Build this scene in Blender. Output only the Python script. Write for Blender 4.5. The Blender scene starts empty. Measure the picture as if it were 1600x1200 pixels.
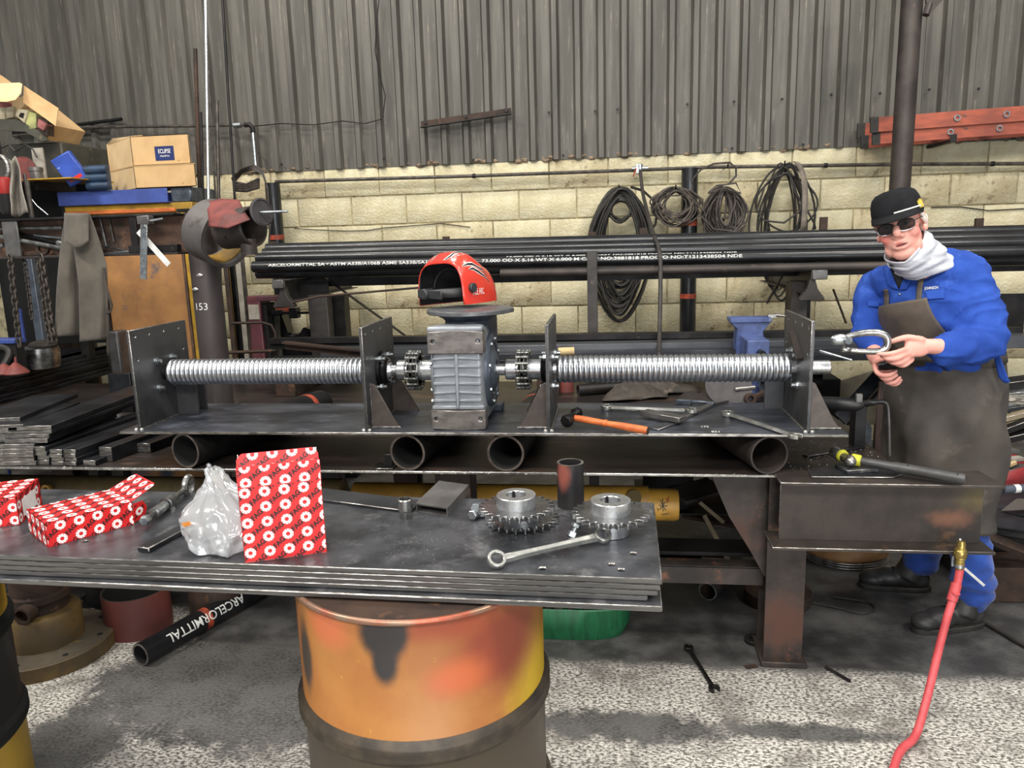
import bpy, math, random
import numpy as np
from mathutils import Vector, Matrix, Euler
random.seed(7)
PI = math.pi
SC = bpy.context.scene
COL = SC.collection
R = math.radians

# ------------------------------------------------------------------ camera
YAW, PIT, ROL, FPX, CAMH = R(7.6), R(10.86), R(1.70), 1180.0, 1.62
_f = Vector((-math.sin(YAW)*math.cos(PIT), math.cos(YAW)*math.cos(PIT), -math.sin(PIT)))
_r = Vector((math.cos(YAW), math.sin(YAW), 0))
_d = _f.cross(_r)
CR = _r*math.cos(ROL) + _d*math.sin(ROL)
CD = _d*math.cos(ROL) - _r*math.sin(ROL)
cam = bpy.data.cameras.new('camera')
cam.sensor_width = 36.0
cam.lens = FPX/1600*36.0
cam.clip_start = 0.05
camo = bpy.data.objects.new('camera', cam)
COL.objects.link(camo)
M = Matrix((CR, -CD, -_f)).transposed().to_4x4()
M.translation = (0, 0, CAMH)
camo.matrix_world = M
SC.camera = camo

def at(px, py, x=None, y=None, z=None):
    """the world point seen at a pixel, on the plane x=, y= or z="""
    v = _f + CR*((px-800)/FPX) + CD*((py-600)/FPX)
    t = x/v.x if x is not None else (y/v.y if y is not None else (z-CAMH)/v.z)
    return Vector((0, 0, CAMH)) + v*t

# ------------------------------------------------------------------ world, lamps, exposure
w = bpy.data.worlds.new('hall_air')
SC.world = w
w.use_nodes = True
w.node_tree.nodes['Background'].inputs[0].default_value = (0.90, 0.95, 1.0, 1)
w.node_tree.nodes['Background'].inputs[1].default_value = 0.42
def lamp(name, loc, sx, sy, power, aim=None, col=(1, 0.95, 0.87)):
    l = bpy.data.lights.new(name, 'AREA')
    l.shape = 'RECTANGLE'; l.size = sx; l.size_y = sy
    l.energy = power; l.color = col
    o = bpy.data.objects.new(name, l)
    COL.objects.link(o)
    o.location = loc
    if aim is not None:
        o.rotation_euler = (Vector(aim)-Vector(loc)).to_track_quat('-Z', 'Y').to_euler()
    return o
for lx, ly, pw in ((-3.8, 1.2, 230), (0.0, 0.6, 120), (3.6, 1.0, 170), (-2.2, 3.6, 100), (2.4, 3.4, 90)):
    lamp('high_bay_lamp', (lx, ly, 5.2), 1.5, 0.35, pw, (lx*0.8, ly+1.2, 0))
lamp('hall_roof_light', (-0.5, -2.8, 5.0), 5.0, 1.0, 430, (0.2, 4.4, 1.3), (1, 0.97, 0.92))
lamp('front_fill_lamp', (1.8, -5.0, 1.4), 4.5, 2.6, 330, (0.6, 3.0, 0.7), (0.95, 0.98, 1.0))  # added soft fill from behind the camera, lifts the dark under the bench
SC.view_settings.view_transform = 'Standard'
SC.view_settings.look = 'None'
SC.view_settings.gamma = 1.0
SC.view_settings.use_curve_mapping = False
SC.view_settings.exposure = -0.38

# ------------------------------------------------------------------ materials
MATS = {}
def srgb(c):
    return tuple(((v/255)/12.92 if v/255 <= 0.04045 else ((v/255+0.055)/1.055)**2.4) for v in c)
def _new(name):
    m = bpy.data.materials.new(name)
    m.use_nodes = True
    nt = m.node_tree
    return m, nt, nt.nodes['Principled BSDF']
def N(nt, t, **k):
    n = nt.nodes.new(t)
    for a, b in k.items():
        if a.startswith('i_'):
            n.inputs[a[2:].replace('_', ' ')].default_value = b
        else:
            setattr(n, a, b)
    return n
def mixc(nt, fac, a, b, blend='MIX'):
    n = N(nt, 'ShaderNodeMix', data_type='RGBA', blend_type=blend)
    for sock, v in ((n.inputs['Factor'], fac), (n.inputs['A'], a), (n.inputs['B'], b)):
        pass
    def put(s, v):
        if hasattr(v, 'is_output'): nt.links.new(v, s)
        elif isinstance(v, (int, float)): s.default_value = v
        else: s.default_value = (*v, 1)
    put(n.inputs[0], fac); put(n.inputs[6], a); put(n.inputs[7], b)
    return n.outputs[2]
def mth(nt, op, a, b=None, clamp=False):
    n = N(nt, 'ShaderNodeMath', operation=op, use_clamp=clamp)
    for i, v in enumerate((a, b)):
        if v is None: continue
        if hasattr(v, 'is_output'): nt.links.new(v, n.inputs[i])
        else: n.inputs[i].default_value = v
    return n.outputs[0]
def noise(nt, vec, scale, detail=5, rough=0.6):
    n = N(nt, 'ShaderNodeTexNoise', i_Scale=scale, i_Detail=detail, i_Roughness=rough)
    nt.links.new(vec, n.inputs['Vector'])
    return n.outputs['Fac']
def ramp(nt, fac, lo, hi):
    n = N(nt, 'ShaderNodeMapRange', clamp=True)
    n.interpolation_type = 'SMOOTHSTEP'
    nt.links.new(fac, n.inputs[0])
    n.inputs[1].default_value = lo; n.inputs[2].default_value = hi
    return n.outputs[0]
def coords(nt, stretch=(1, 1, 1), kind='Object'):
    tc = N(nt, 'ShaderNodeTexCoord')
    mp = N(nt, 'ShaderNodeMapping')
    mp.inputs['Scale'].default_value = stretch
    nt.links.new(tc.outputs[kind], mp.inputs[0])
    return mp.outputs[0]
def spot(nt, c, r, lo=0.6, hi=1.1, wob=0.0):
    """soft ellipsoid mask (1 inside) in object coordinates"""
    tc = N(nt, 'ShaderNodeTexCoord')
    mp = N(nt, 'ShaderNodeMapping', vector_type='TEXTURE')
    mp.inputs['Location'].default_value = c
    mp.inputs['Scale'].default_value = r
    nt.links.new(tc.outputs['Object'], mp.inputs[0])
    ln = N(nt, 'ShaderNodeVectorMath', operation='LENGTH')
    nt.links.new(mp.outputs[0], ln.inputs[0])
    d = ln.outputs['Value']
    if wob:
        nz = noise(nt, tc.outputs['Object'], 14, 4)
        d = mth(nt, 'ADD', d, mth(nt, 'MULTIPLY', mth(nt, 'SUBTRACT', nz, 0.5), wob))
    m = ramp(nt, d, lo, hi)
    return mth(nt, 'SUBTRACT', 1.0, m)
def mat(name, c1, c2=None, rough=0.5, metal=0.0, scale=8, lo=0.35, hi=0.65, bump=0.0, bscale=60, stretch=(1, 1, 1),
        c3=None, s3=30, lo3=0.62, hi3=0.72, spots=(), rvar=0.12, bd=0.004, rand=0.0, sheen=0, coat=0, spec=None, trans=0, alpha=1):
    if name in MATS: return MATS[name]
    m, nt, b = _new(name)
    L = nt.links.new
    c1 = srgb(c1); c2 = srgb(c2) if c2 else tuple(v*0.7 for v in c1)
    v = coords(nt, stretch)
    nz = noise(nt, v, scale)
    col = mixc(nt, ramp(nt, nz, lo, hi), c1, c2)
    if c3:
        n3 = noise(nt, v, s3, 6, 0.7)
        col = mixc(nt, ramp(nt, n3, lo3, hi3), col, srgb(c3))
    for s in spots:
        f = spot(nt, s[0], s[1], *(s[3:] if len(s) > 3 else ()))
        col = mixc(nt, f, col, srgb(s[2]))
    if rand:
        oi = N(nt, 'ShaderNodeObjectInfo')
        g = mth(nt, 'ADD', 1-rand, mth(nt, 'MULTIPLY', oi.outputs['Random'], 2*rand))
        cb = N(nt, 'ShaderNodeCombineColor')
        for i in range(3): L(g, cb.inputs[i])
        col = mixc(nt, 1.0, col, cb.outputs[0], 'MULTIPLY')
    L(col, b.inputs['Base Color'])
    rn = noise(nt, v, scale*2.3, 4)
    L(mth(nt, 'ADD', rough-rvar/2, mth(nt, 'MULTIPLY', rn, rvar), True), b.inputs['Roughness'])
    b.inputs['Metallic'].default_value = metal
    if spec is not None: b.inputs['Specular IOR Level'].default_value = spec
    if sheen: b.inputs['Sheen Weight'].default_value = sheen
    if coat: b.inputs['Coat Weight'].default_value = coat
    if trans: b.inputs['Transmission Weight'].default_value = trans
    if bump:
        bn = noise(nt, v, bscale, 6, 0.65)
        bp = N(nt, 'ShaderNodeBump', i_Strength=bump, i_Distance=bd)
        L(bn, bp.inputs['Height'])
        L(bp.outputs[0], b.inputs['Normal'])
    MATS[name] = m
    return m

# steels
mat('mill_steel', (60, 62, 66), (36, 37, 40), rough=0.42, metal=0.75, scale=5, c3=(92, 94, 98), s3=9, lo3=0.58, hi3=0.8, bump=0.05)
mat('plate_steel', (74, 76, 80), (50, 52, 56), rough=0.38, metal=0.7, scale=4, c3=(120, 120, 120), s3=16, lo3=0.6, hi3=0.82, bump=0.04)
mat('cut_steel', (176, 173, 168), (112, 108, 104), rough=0.32, metal=0.85, scale=26, stretch=(1, 1, 5), bump=0.1)
mat('bright_steel', (205, 204, 200), (150, 149, 147), rough=0.24, metal=0.95, scale=24)
mat('machined_steel', (222, 224, 225), (196, 198, 200), rough=0.27, metal=0.92, scale=30, rvar=0.08)
mat('zinc', (190, 194, 196), (140, 146, 150), rough=0.32, metal=0.9, scale=40)
mat('chrome_tool', (168, 168, 164), (112, 112, 110), rough=0.28, metal=0.9, scale=22)
mat('dark_steel', (46, 44, 44), (28, 27, 27), rough=0.5, metal=0.6, scale=7, c3=(84, 78, 72), s3=14, lo3=0.6, hi3=0.8, bump=0.08)
mat('rust_brown', (70, 52, 42), (42, 34, 30), rough=0.7, metal=0.3, scale=6, c3=(112, 78, 56), s3=13, lo3=0.58, hi3=0.75, bump=0.15)
mat('grey_brown_steel', (72, 64, 60), (52, 47, 45), rough=0.55, metal=0.4, scale=5, c3=(104, 86, 76), s3=10, lo3=0.6, hi3=0.78, bump=0.08)
mat('black_pipe', (22, 23, 25), (34, 35, 38), rough=0.33, metal=0.2, scale=8, coat=0.25, c3=(60, 60, 62), s3=25, lo3=0.66, hi3=0.8)
mat('black_oxide', (18, 18, 19), (30, 30, 31), rough=0.32, metal=0.6, scale=20)
mat('black_rubber', (34, 32, 30), (48, 45, 42), rough=0.6, scale=20)
mat('grey_rubber', (92, 84, 76), (66, 60, 55), rough=0.65, scale=20)
mat('black_plastic', (22, 22, 23), (30, 30, 31), rough=0.45, scale=30)
mat('void_black', (8, 8, 8), (12, 12, 12), rough=0.9)  # near-black: shade inside bores and holes put into colour; also plain black parts
mat('white_paint', (228, 228, 222), (200, 200, 196), rough=0.6, scale=30)
mat('orange_band', (176, 72, 44), (120, 52, 36), rough=0.6, scale=25)

# ------------------------------------------------------------------ mesh builder
def rz(a): return Matrix.Rotation(a, 4, 'Z')
def TR(loc=(0, 0, 0), e=(0, 0, 0), s=None):
    m = Matrix.Translation(loc) @ Euler(e).to_matrix().to_4x4()
    if s: m = m @ Matrix.Diagonal((*s, 1))
    return m
def frame(o, z, xh=(1, 0, 0)):
    """frame at o, its local z along z"""
    z = Vector(z).normalized(); xh = Vector(xh)
    if abs(z.dot(xh.normalized())) > 0.98: xh = Vector((0, 1, 0.1))
    y = z.cross(xh).normalized(); x = y.cross(z)
    m = Matrix((x, y, z)).transposed().to_4x4()
    m.translation = o
    return m
class MB:
    def __init__(s, T=None): s.v = []; s.f = []; s.m = []; s.T = T
    def add(s, v, f, mi=0, T=None):
        n = len(s.v)
        v = [Vector(p) for p in v]
        if T is not None: v = [T @ p for p in v]
        if s.T is not None: v = [s.T @ p for p in v]
        s.v += v
        s.f += [tuple(i+n for i in q) for q in f]
        s.m += [mi]*len(f)
        return s
    def box(s, x0, x1, y0, y1, z0, z1, mi=0, T=None):
        v = [(x, y, z) for z in (z0, z1) for y in (y0, y1) for x in (x0, x1)]
        return s.add(v, [(0, 2, 3, 1), (4, 5, 7, 6), (0, 1, 5, 4), (2, 6, 7, 3), (0, 4, 6, 2), (1, 3, 7, 5)], mi, T)
    def bc(s, c, d, mi=0, T=None):
        return s.box(c[0]-d[0]/2, c[0]+d[0]/2, c[1]-d[1]/2, c[1]+d[1]/2, c[2]-d[2]/2, c[2]+d[2]/2, mi, T)
    def bar(s, a, b, w, h, up=(0, 0, 1), mi=0):
        """square bar from a to b"""
        a = Vector(a); b = Vector(b)
        F = frame(a, b-a, Vector(up).cross(b-a))
        L = (b-a).length
        return s.box(-w/2, w/2, -h/2, h/2, 0, L, mi, F)
    def tube(s, pts, r, n=8, closed=False, caps=True, mi=0, T=None):
        pts = [Vector(p) for p in pts]
        k = len(pts)
        rr = r if isinstance(r, (list, tuple)) else [r]*k
        v = []; x = None
        for i in range(k):
            a = pts[i-1] if (i > 0 or closed) else pts[i]
            b = pts[(i+1) % k] if (i < k-1 or closed) else pts[i]
            t = (b-a)
            t = t.normalized() if t.length > 1e-9 else Vector((0, 0, 1))
            if x is None:
                x = t.orthogonal().normalized()
            else:
                x = (x - t*x.dot(t))
                x = x.normalized() if x.length > 1e-6 else t.orthogonal().normalized()
            y = t.cross(x)
            for j in range(n):
                q = 2*PI*j/n
                v.append(pts[i] + (x*math.cos(q)+y*math.sin(q))*rr[i])
        f = []
        for i in range(k if closed else k-1):
            for j in range(n):
                a = i*n+j; b = i*n+(j+1) % n; i2 = (i+1) % k
                f.append((a, b, i2*n+(j+1) % n, i2*n+j))
        if caps and not closed:
            f.append(tuple(range(n-1, -1, -1))); f.append(tuple((k-1)*n+j for j in range(n)))
        return s.add(v, f, mi, T)
    def lathe(s, prof, n=32, T=None, mi=0, closed=False, a0=0, a1=2*PI):
        full = abs(a1-a0-2*PI) < 1e-6
        cols = n if full else n+1
        v = []
        for (r, z) in prof:
            for j in range(cols):
                q = a0+(a1-a0)*j/n
                v.append((r*math.cos(q), r*math.sin(q), z))
        k = len(prof); f = []
        for i in range(k if closed else k-1):
            i2 = (i+1) % k
            for j in range(n):
                j2 = (j+1) % cols if full else j+1
                f.append((i*cols+j, i*cols+j2, i2*cols+j2, i2*cols+j))
        if not closed and full:
            if prof[0][0] > 1e-6: f.append(tuple(range(cols-1, -1, -1)))
            if prof[-1][0] > 1e-6: f.append(tuple((k-1)*cols+j for j in range(cols)))
        return s.add(v, f, mi, T)
    def cyl(s, r, z0, z1, n=24, T=None, mi=0):
        return s.lathe([(r, z0), (r, z1)], n, T, mi)
    def ring(s, ro, ri, z0, z1, n=32, T=None, mi=0):
        return s.lathe([(ro, z0), (ro, z1), (ri, z1), (ri, z0)], n, T, mi, closed=True)
    def prism(s, poly, h0, h1, T=None, mi=0):
        n = len(poly)
        v = [(x, y, h0) for x, y in poly]+[(x, y, h1) for x, y in poly]
        f = [tuple(range(n-1, -1, -1)), tuple(range(n, 2*n))]
        f += [(i, (i+1) % n, n+(i+1) % n, n+i) for i in range(n)]
        return s.add(v, f, mi, T)
    def ball(s, c, r, nu=16, nv=10, T=None, mi=0):
        if not isinstance(r, (tuple, list)): r = (r, r, r)
        pr = [(math.sin(PI*i/nv), -math.cos(PI*i/nv)) for i in range(nv+1)]
        v = []; 
        for a, z in pr:
            for j in range(nu):
                q = 2*PI*j/nu
                v.append((c[0]+r[0]*a*math.cos(q), c[1]+r[1]*a*math.sin(q), c[2]+r[2]*z))
        f = [(i*nu+j, i*nu+(j+1) % nu, (i+1)*nu+(j+1) % nu, (i+1)*nu+j) for i in range(nv) for j in range(nu)]
        return s.add(v, f, mi, T)
    def grid(s, fn, nu, nv, mi=0, T=None, wrap=False):
        v = [fn(i/nu, j/nv) for j in range(nv+1) for i in range(nu if wrap else nu+1)]
        c = nu if wrap else nu+1
        f = [(j*c+i, j*c+(i+1) % c, (j+1)*c+(i+1) % c, (j+1)*c+i) for j in range(nv) for i in range(nu)]
        return s.add(v, f, mi, T)
WL = {}
def mesh_from(name, v, f, mi, mats, smooth=35):
    me = bpy.data.meshes.new(name)
    me.from_pydata([tuple(p) for p in v], [], f)
    for m in mats:
        me.materials.append(MATS[m] if isinstance(m, str) else m)
    if len(mats) > 1: me.polygons.foreach_set('material_index', mi)
    me.validate(clean_customdata=False)
    me.update()
    if smooth:
        me.shade_smooth()
        me.set_sharp_from_angle(angle=R(smooth))
    return me
def obj(name, mb, mats, parent=None, origin=None, smooth=35, bevel=0, seg=1, bmat=None, solid=0, subd=0, weld=False):
    if not isinstance(mats, (list, tuple)): mats = [mats]
    if origin is None:
        xs = [p.x for p in mb.v]; ys = [p.y for p in mb.v]; zs = [p.z for p in mb.v]
        origin = Vector(((min(xs)+max(xs))/2, (min(ys)+max(ys))/2, min(zs)))
    origin = Vector(origin)
    me = mesh_from(name, [p-origin for p in mb.v], mb.f, mb.m, mats, smooth)
    o = bpy.data.objects.new(name, me)
    COL.objects.link(o)
    if parent is not None:
        o.parent = parent
        o.location = origin-WL[parent.name]
    else:
        o.location = origin
    WL[o.name] = origin
    if weld or subd:
        wd = o.modifiers.new('weld', 'WELD'); wd.merge_threshold = 0.0002
    if subd:
        q = o.modifiers.new('sub', 'SUBSURF'); q.levels = subd; q.render_levels = subd
    if solid:
        q = o.modifiers.new('thick', 'SOLIDIFY'); q.thickness = solid; q.offset = 0
    if bevel:
        q = o.modifiers.new('edge', 'BEVEL'); q.width = bevel; q.segments = seg; q.limit_method = 'ANGLE'; q.angle_limit = R(40)
        if bmat is not None: q.material = bmat
    return o
def tag(o, label, cat, group=None, kind=None):
    o['label'] = label; o['category'] = cat
    if group: o['group'] = group
    if kind: o['kind'] = kind
    return o
def thing(name, label, cat, loc=(0, 0, 0), group=None):
    o = bpy.data.objects.new(name, None)
    o.empty_display_size = 0.05
    COL.objects.link(o)
    o.location = loc
    WL[o.name] = Vector(loc)
    return tag(o, label, cat, group)
def dup(root, loc=None, rot=None, label=None, group=None, parent=None):
    c = root.copy(); COL.objects.link(c)
    if parent is not None: c.parent = parent
    if loc is not None: c.location = loc
    if rot is not None: c.rotation_euler = rot
    if label: c['label'] = label
    if group: c['group'] = group
    for ch in [q for q in root.children]:
        dup(ch, parent=c)
    return c
def struct(name, mb, mats, **k):
    o = obj(name, mb, mats, **k)
    o['kind'] = 'structure'
    return o
FONTC = {}
def text_mb(txt, size, bold=0.0, dense=False):
    """2d text outline as verts/faces, origin bottom left, plus width"""
    key = (txt, bold, dense)
    if key not in FONTC:
        cu = bpy.data.curves.new('t', 'FONT'); cu.body = txt; cu.size = 1.0; cu.offset = bold; cu.resolution_u = 3
        o = bpy.data.objects.new('t', cu); COL.objects.link(o)
        bpy.context.view_layer.update()
        me = o.to_mesh()
        import bmesh
        bm_ = bmesh.new(); bm_.from_mesh(me)
        bmesh.ops.triangulate(bm_, faces=bm_.faces[:])
        if dense:
            for _ in range(3):
                lg = [e for e in bm_.edges if e.calc_length() > 0.17]
                if not lg: break
                bmesh.ops.subdivide_edges(bm_, edges=lg, cuts=1)
                bmesh.ops.triangulate(bm_, faces=bm_.faces[:])
        bm_.verts.index_update()
        v = [tuple(p.co) for p in bm_.verts]; f = [tuple(q.index for q in p.verts) for p in bm_.faces]
        bm_.free()
        o.to_mesh_clear()
        bpy.data.objects.remove(o); bpy.data.curves.remove(cu)
        FONTC[key] = (v, f)
    v, f = FONTC[key]
    v = [(x*size, y*size, 0) for x, y, _ in v]
    return v, f, (max(p[0] for p in v) if v else 0)
# ------------------------------------------------------------------ floor
def floor_mat():
    m, nt, b = _new('floor_concrete'); L = nt.links.new
    v = coords(nt)
    sep = N(nt, 'ShaderNodeSeparateXYZ'); L(v, sep.inputs[0])
    big = noise(nt, v, 1.3, 5)
    mid = noise(nt, v, 6, 5)
    vs = coords(nt, (1.0, 1.7, 1))
    fine = noise(nt, vs, 72, 4, 0.62)
    grit = noise(nt, v, 120, 3, 0.7)
    # rough exposed-aggregate concrete
    light = mixc(nt, ramp(nt, fine, 0.40, 0.58), srgb((84, 80, 74)), srgb((206, 202, 194)))
    light = mixc(nt, ramp(nt, grit, 0.60, 0.70), light, srgb((84, 80, 74)))
    pit = noise(nt, vs, 26, 3, 0.5)
    light = mixc(nt, ramp(nt, pit, 0.66, 0.70), light, srgb((70, 68, 64)))
    light = mixc(nt, mth(nt, 'MULTIPLY', ramp(nt, mid, 0.44, 0.70), 0.72), light, srgb((92, 86, 80)))
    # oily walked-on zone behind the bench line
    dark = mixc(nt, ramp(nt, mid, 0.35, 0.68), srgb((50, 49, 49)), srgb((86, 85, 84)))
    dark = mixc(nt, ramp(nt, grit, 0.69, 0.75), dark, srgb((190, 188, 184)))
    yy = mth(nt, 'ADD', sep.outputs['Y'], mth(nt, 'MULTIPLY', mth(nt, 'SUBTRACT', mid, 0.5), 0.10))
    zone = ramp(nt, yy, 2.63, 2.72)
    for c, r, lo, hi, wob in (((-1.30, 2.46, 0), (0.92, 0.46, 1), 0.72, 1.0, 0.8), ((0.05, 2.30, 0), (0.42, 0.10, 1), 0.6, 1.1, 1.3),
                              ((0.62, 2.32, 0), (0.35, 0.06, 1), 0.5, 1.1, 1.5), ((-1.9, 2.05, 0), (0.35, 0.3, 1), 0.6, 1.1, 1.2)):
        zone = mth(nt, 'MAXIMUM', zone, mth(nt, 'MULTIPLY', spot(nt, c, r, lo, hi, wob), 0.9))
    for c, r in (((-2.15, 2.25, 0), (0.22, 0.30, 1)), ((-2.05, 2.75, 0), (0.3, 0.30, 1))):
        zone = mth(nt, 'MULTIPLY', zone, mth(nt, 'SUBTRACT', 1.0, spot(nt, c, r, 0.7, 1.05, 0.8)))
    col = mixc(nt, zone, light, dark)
    L(col, b.inputs['Base Color'])
    L(mth(nt, 'SUBTRACT', 0.85, mth(nt, 'MULTIPLY', zone, 0.3)), b.inputs['Roughness'])
    h = mth(nt, 'ADD', mth(nt, 'MULTIPLY', fine, 1.0), mth(nt, 'MULTIPLY', grit, 0.4))
    bp = N(nt, 'ShaderNodeBump', i_Strength=0.5, i_Distance=0.006)
    L(h, bp.inputs['Height']); L(bp.outputs[0], b.inputs['Normal'])
    MATS['floor'] = m
floor_mat()
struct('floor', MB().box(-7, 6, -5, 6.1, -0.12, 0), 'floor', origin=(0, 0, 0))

# ------------------------------------------------------------------ back wall: painted blocks below, profiled sheets above
mat('mortar', (176, 166, 132), (120, 112, 90), rough=0.9, scale=9, bump=0.3, c3=(70, 64, 54), s3=18, lo3=0.60, hi3=0.66)
mat('block_paint', (226, 217, 184), (210, 199, 162), rough=0.8, scale=7, bump=0.9, bd=0.012, bscale=55, c3=(170, 158, 122), s3=22, lo3=0.6, hi3=0.75, rand=0.07)
mat('block_paint_worn', (218, 208, 174), (192, 178, 142), rough=0.8, scale=5, bump=0.9, bd=0.012, bscale=55, c3=(150, 134, 104), s3=12, lo3=0.52, hi3=0.68, rand=0.07)
wall = struct('wall_back', MB().box(-6.5, 5.0, 6.008, 6.10, 0, 2.42), 'mortar', origin=(0, 6, 0))
def block_mesh(mt, wd=0.441, jag=0):
    h = 0.2155; c = 0.006; d = 0.016
    random.seed(jag)
    b = MB()
    J = lambda: (random.random()-0.5)*0.004
    v = []
    for x, z, in ((0, 0), (wd, 0), (wd, h), (0, h)): v.append((x, 0.012, z))
    for x, z, in ((0, 0), (wd, 0), (wd, h), (0, h)): v.append((x+J(), 0.012-d+c+0.001, z+J()))
    for x, z, in ((c, c), (wd-c, c), (wd-c, h-c), (c, h-c)): v.append((x+J(), 0.012-d+J(), z+J()))
    f = []
    for k in (0, 4):
        for i in range(4): f.append((k+i, k+(i+1) % 4, k+4+(i+1) % 4, k+4+i))
    f.append((8, 9, 10, 11))
    b.add(v, f)
    return mesh_from('block', b.v, b.f, b.m, [mt], 60)
BLK = [block_mesh('block_paint', jag=i) for i in range(3)]+[block_mesh('block_paint_worn', jag=i+5) for i in range(2)]
HALF = block_mesh('block_paint', 0.216, 9)
J0 = at(635, 328, y=6).x
for row in range(9):
    z = 2.214-0.225*(row+1)
    x = J0-0.45*8 + (0.24 if row % 2 == 0 else 0)
    while x < 3.9:
        o = bpy.data.objects.new('block', random.choice(BLK[:3] if random.random() < 0.72 else BLK[3:]))
        COL.objects.link(o); o.parent = wall
        o.location = (x+0.0045, random.uniform(-0.003, 0.003), z+0.0045)
        x += 0.45
# broken mortar along the wall head
rub = MB(); random.seed(4)
for i in range(150):
    x = random.uniform(-3.0, 3.6)
    s = random.uniform(0.012, 0.03)
    rub.ball((x, 0.0+random.uniform(-0.012, 0.01), 2.2+random.uniform(0.005, 0.028)), (s*1.5, s*0.9, s*0.6), 6, 4)
for p in range(len(rub.v)): rub.v[p] += Vector((random.uniform(-.005, .005), 6+random.uniform(-.004, .004), random.uniform(-.004, .004)))
mat('rubble', (150, 130, 108), (84, 74, 64), rough=0.95, scale=30, bump=0.5)
o = obj('mortar_rubble', rub, 'rubble', parent=wall, smooth=0); o['kind'] = 'stuff'

CLB = 2.205
mat('cladding', (95, 92, 85), (72, 70, 64), rough=0.55, metal=0.15, scale=3.0, stretch=(5, 5, 0.35), c3=(132, 125, 112), s3=9, lo3=0.56, hi3=0.74, bump=0.06, bscale=25, rand=0.06)
mat('cladding_patched', (95, 92, 85), (72, 70, 64), rough=0.55, metal=0.15, scale=3.0, stretch=(5, 5, 0.35), c3=(205, 198, 180), s3=26, lo3=0.50, hi3=0.6, bump=0.06, bscale=25)
def sheet_mesh(nm, mt, h=1.9):
    P = []
    x = 0.0
    for k in range(4):
        P += [(x, 0.038), (x+0.100, 0.038), (x+0.118, 0.0), (x+0.153, 0.0)]
        x += 0.1715
    P.append((x, 0.038)); P.append((x+0.006, 0.038))
    b = MB(); n = len(P); zs = (0, h)
    v = [(px, py, z) for z in zs for px, py in P]+[(px, py+0.0012, z) for z in zs for px, py in P]
    f = [(i, i+1, n+i+1, n+i) for i in range(n-1)]
    f += [(i, i+1, 2*n+i+1, 2*n+i) for i in range(n-1)]
    b.add(v, f)
    # pressed crease along each wide flat edge
    return mesh_from(nm, b.v, b.f, b.m, [mt], 20)
SHM = sheet_mesh('cladding_sheet', 'cladding'); SHP = sheet_mesh('cladding_sheet', 'cladding_patched')
xs0 = at(765, 60, y=5.95).x
k = 0
sx = xs0-0.686*8-0.343
while sx < 4.2:
    o = bpy.data.objects.new('cladding_sheet', SHM)
    COL.objects.link(o); o.parent = wall
    o.location = (sx, 5.95-6+(0.0015 if k % 2 else 0), CLB)
    sx += 0.686; k += 1
scr = MB().lathe([(0.0, -0.008), (0.006, -0.007), (0.011, 0.0)], 8, Matrix.Rotation(-PI/2, 4, 'X').inverted())
scm = mesh_from('screw', scr.v, scr.f, scr.m, ['dark_steel'])
for px, py in ((858, 176), (930, 174), (965, 171), (1074, 163), (1147, 159), (1222, 155), (1299, 148), (1375, 146), (1452, 140), (1529, 139), (1144, 232), (1255, 226), (600, 247), (440, 257), (740, 250), (880, 243)):
    p = at(px, py, y=5.945)
    o = bpy.data.objects.new('screw', scm); COL.objects.link(o); o.parent = wall
    o.location = p-Vector((0, 6, 0))

# ------------------------------------------------------------------ pipes, wires and rails on the wall
mat('conduit', (92, 86, 80), (64, 60, 56), rough=0.5, metal=0.5, scale=20)
pts = [at(430, 284, y=5.90), at(740, 275, y=5.90), at(990, 266, y=5.90), at(1120, 261, y=5.9), at(1400, 257, y=5.90), at(1700, 255, y=5.90)]
cp = thing('conduit_pipe', 'thin grey pipe along the top of the cream block wall', 'pipe', pts[0])
obj('pipe', MB().tube(pts, 0.013, 8), 'conduit', cp)
for px in (740, 1000, 1290, 1550):
    q = at(px, 262, y=5.9); i = [j for j in range(5) if pts[j].x <= q.x][-1]
    a, b = pts[i], pts[i+1]; q = a+(b-a)*((q.x-a.x)/(b.x-a.x))
    obj('pipe_clip', MB().ring(0.018, 0.012, -0.012, 0.012, 10, frame(q, (1, 0, 0))).box(-0.008, 0.008, 0, 0.085, -0.005, 0.005, 0, Matrix.Translation(q)), 'dark_steel', cp)
pts = [at(70, 200, y=5.85), at(200, 198, y=5.85), at(300, 197, y=5.85), at(388, 195, y=5.85)]
c2 = thing('conduit_pipe', 'thin pipe on the dark cladding behind the cardboard boxes, turning down at an elbow', 'pipe', pts[0])
obj('pipe', MB().tube(pts, 0.011, 8), 'conduit', c2)
e0 = at(388, 195, y=5.85); e1 = at(400, 262, y=5.85)
obj('elbow', MB().tube([e0-Vector((0.03, 0, 0)), e0+Vector((0.01, 0, 0)), e0+Vector((0.03, 0, -0.02)), e0+Vector((0.032, 0, -0.06))], 0.019, 8), 'dark_steel', c2)
obj('downpipe', MB().tube([e0+Vector((0.032, 0, -0.05)), e1], 0.013, 8), 'zinc', c2)
obj('pipe_union', MB().cyl(0.022, -0.03, 0.03, 8, frame(e0-Vector((0.09, 0, 0)), (1, 0, 0))), 'zinc', c2)

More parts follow.
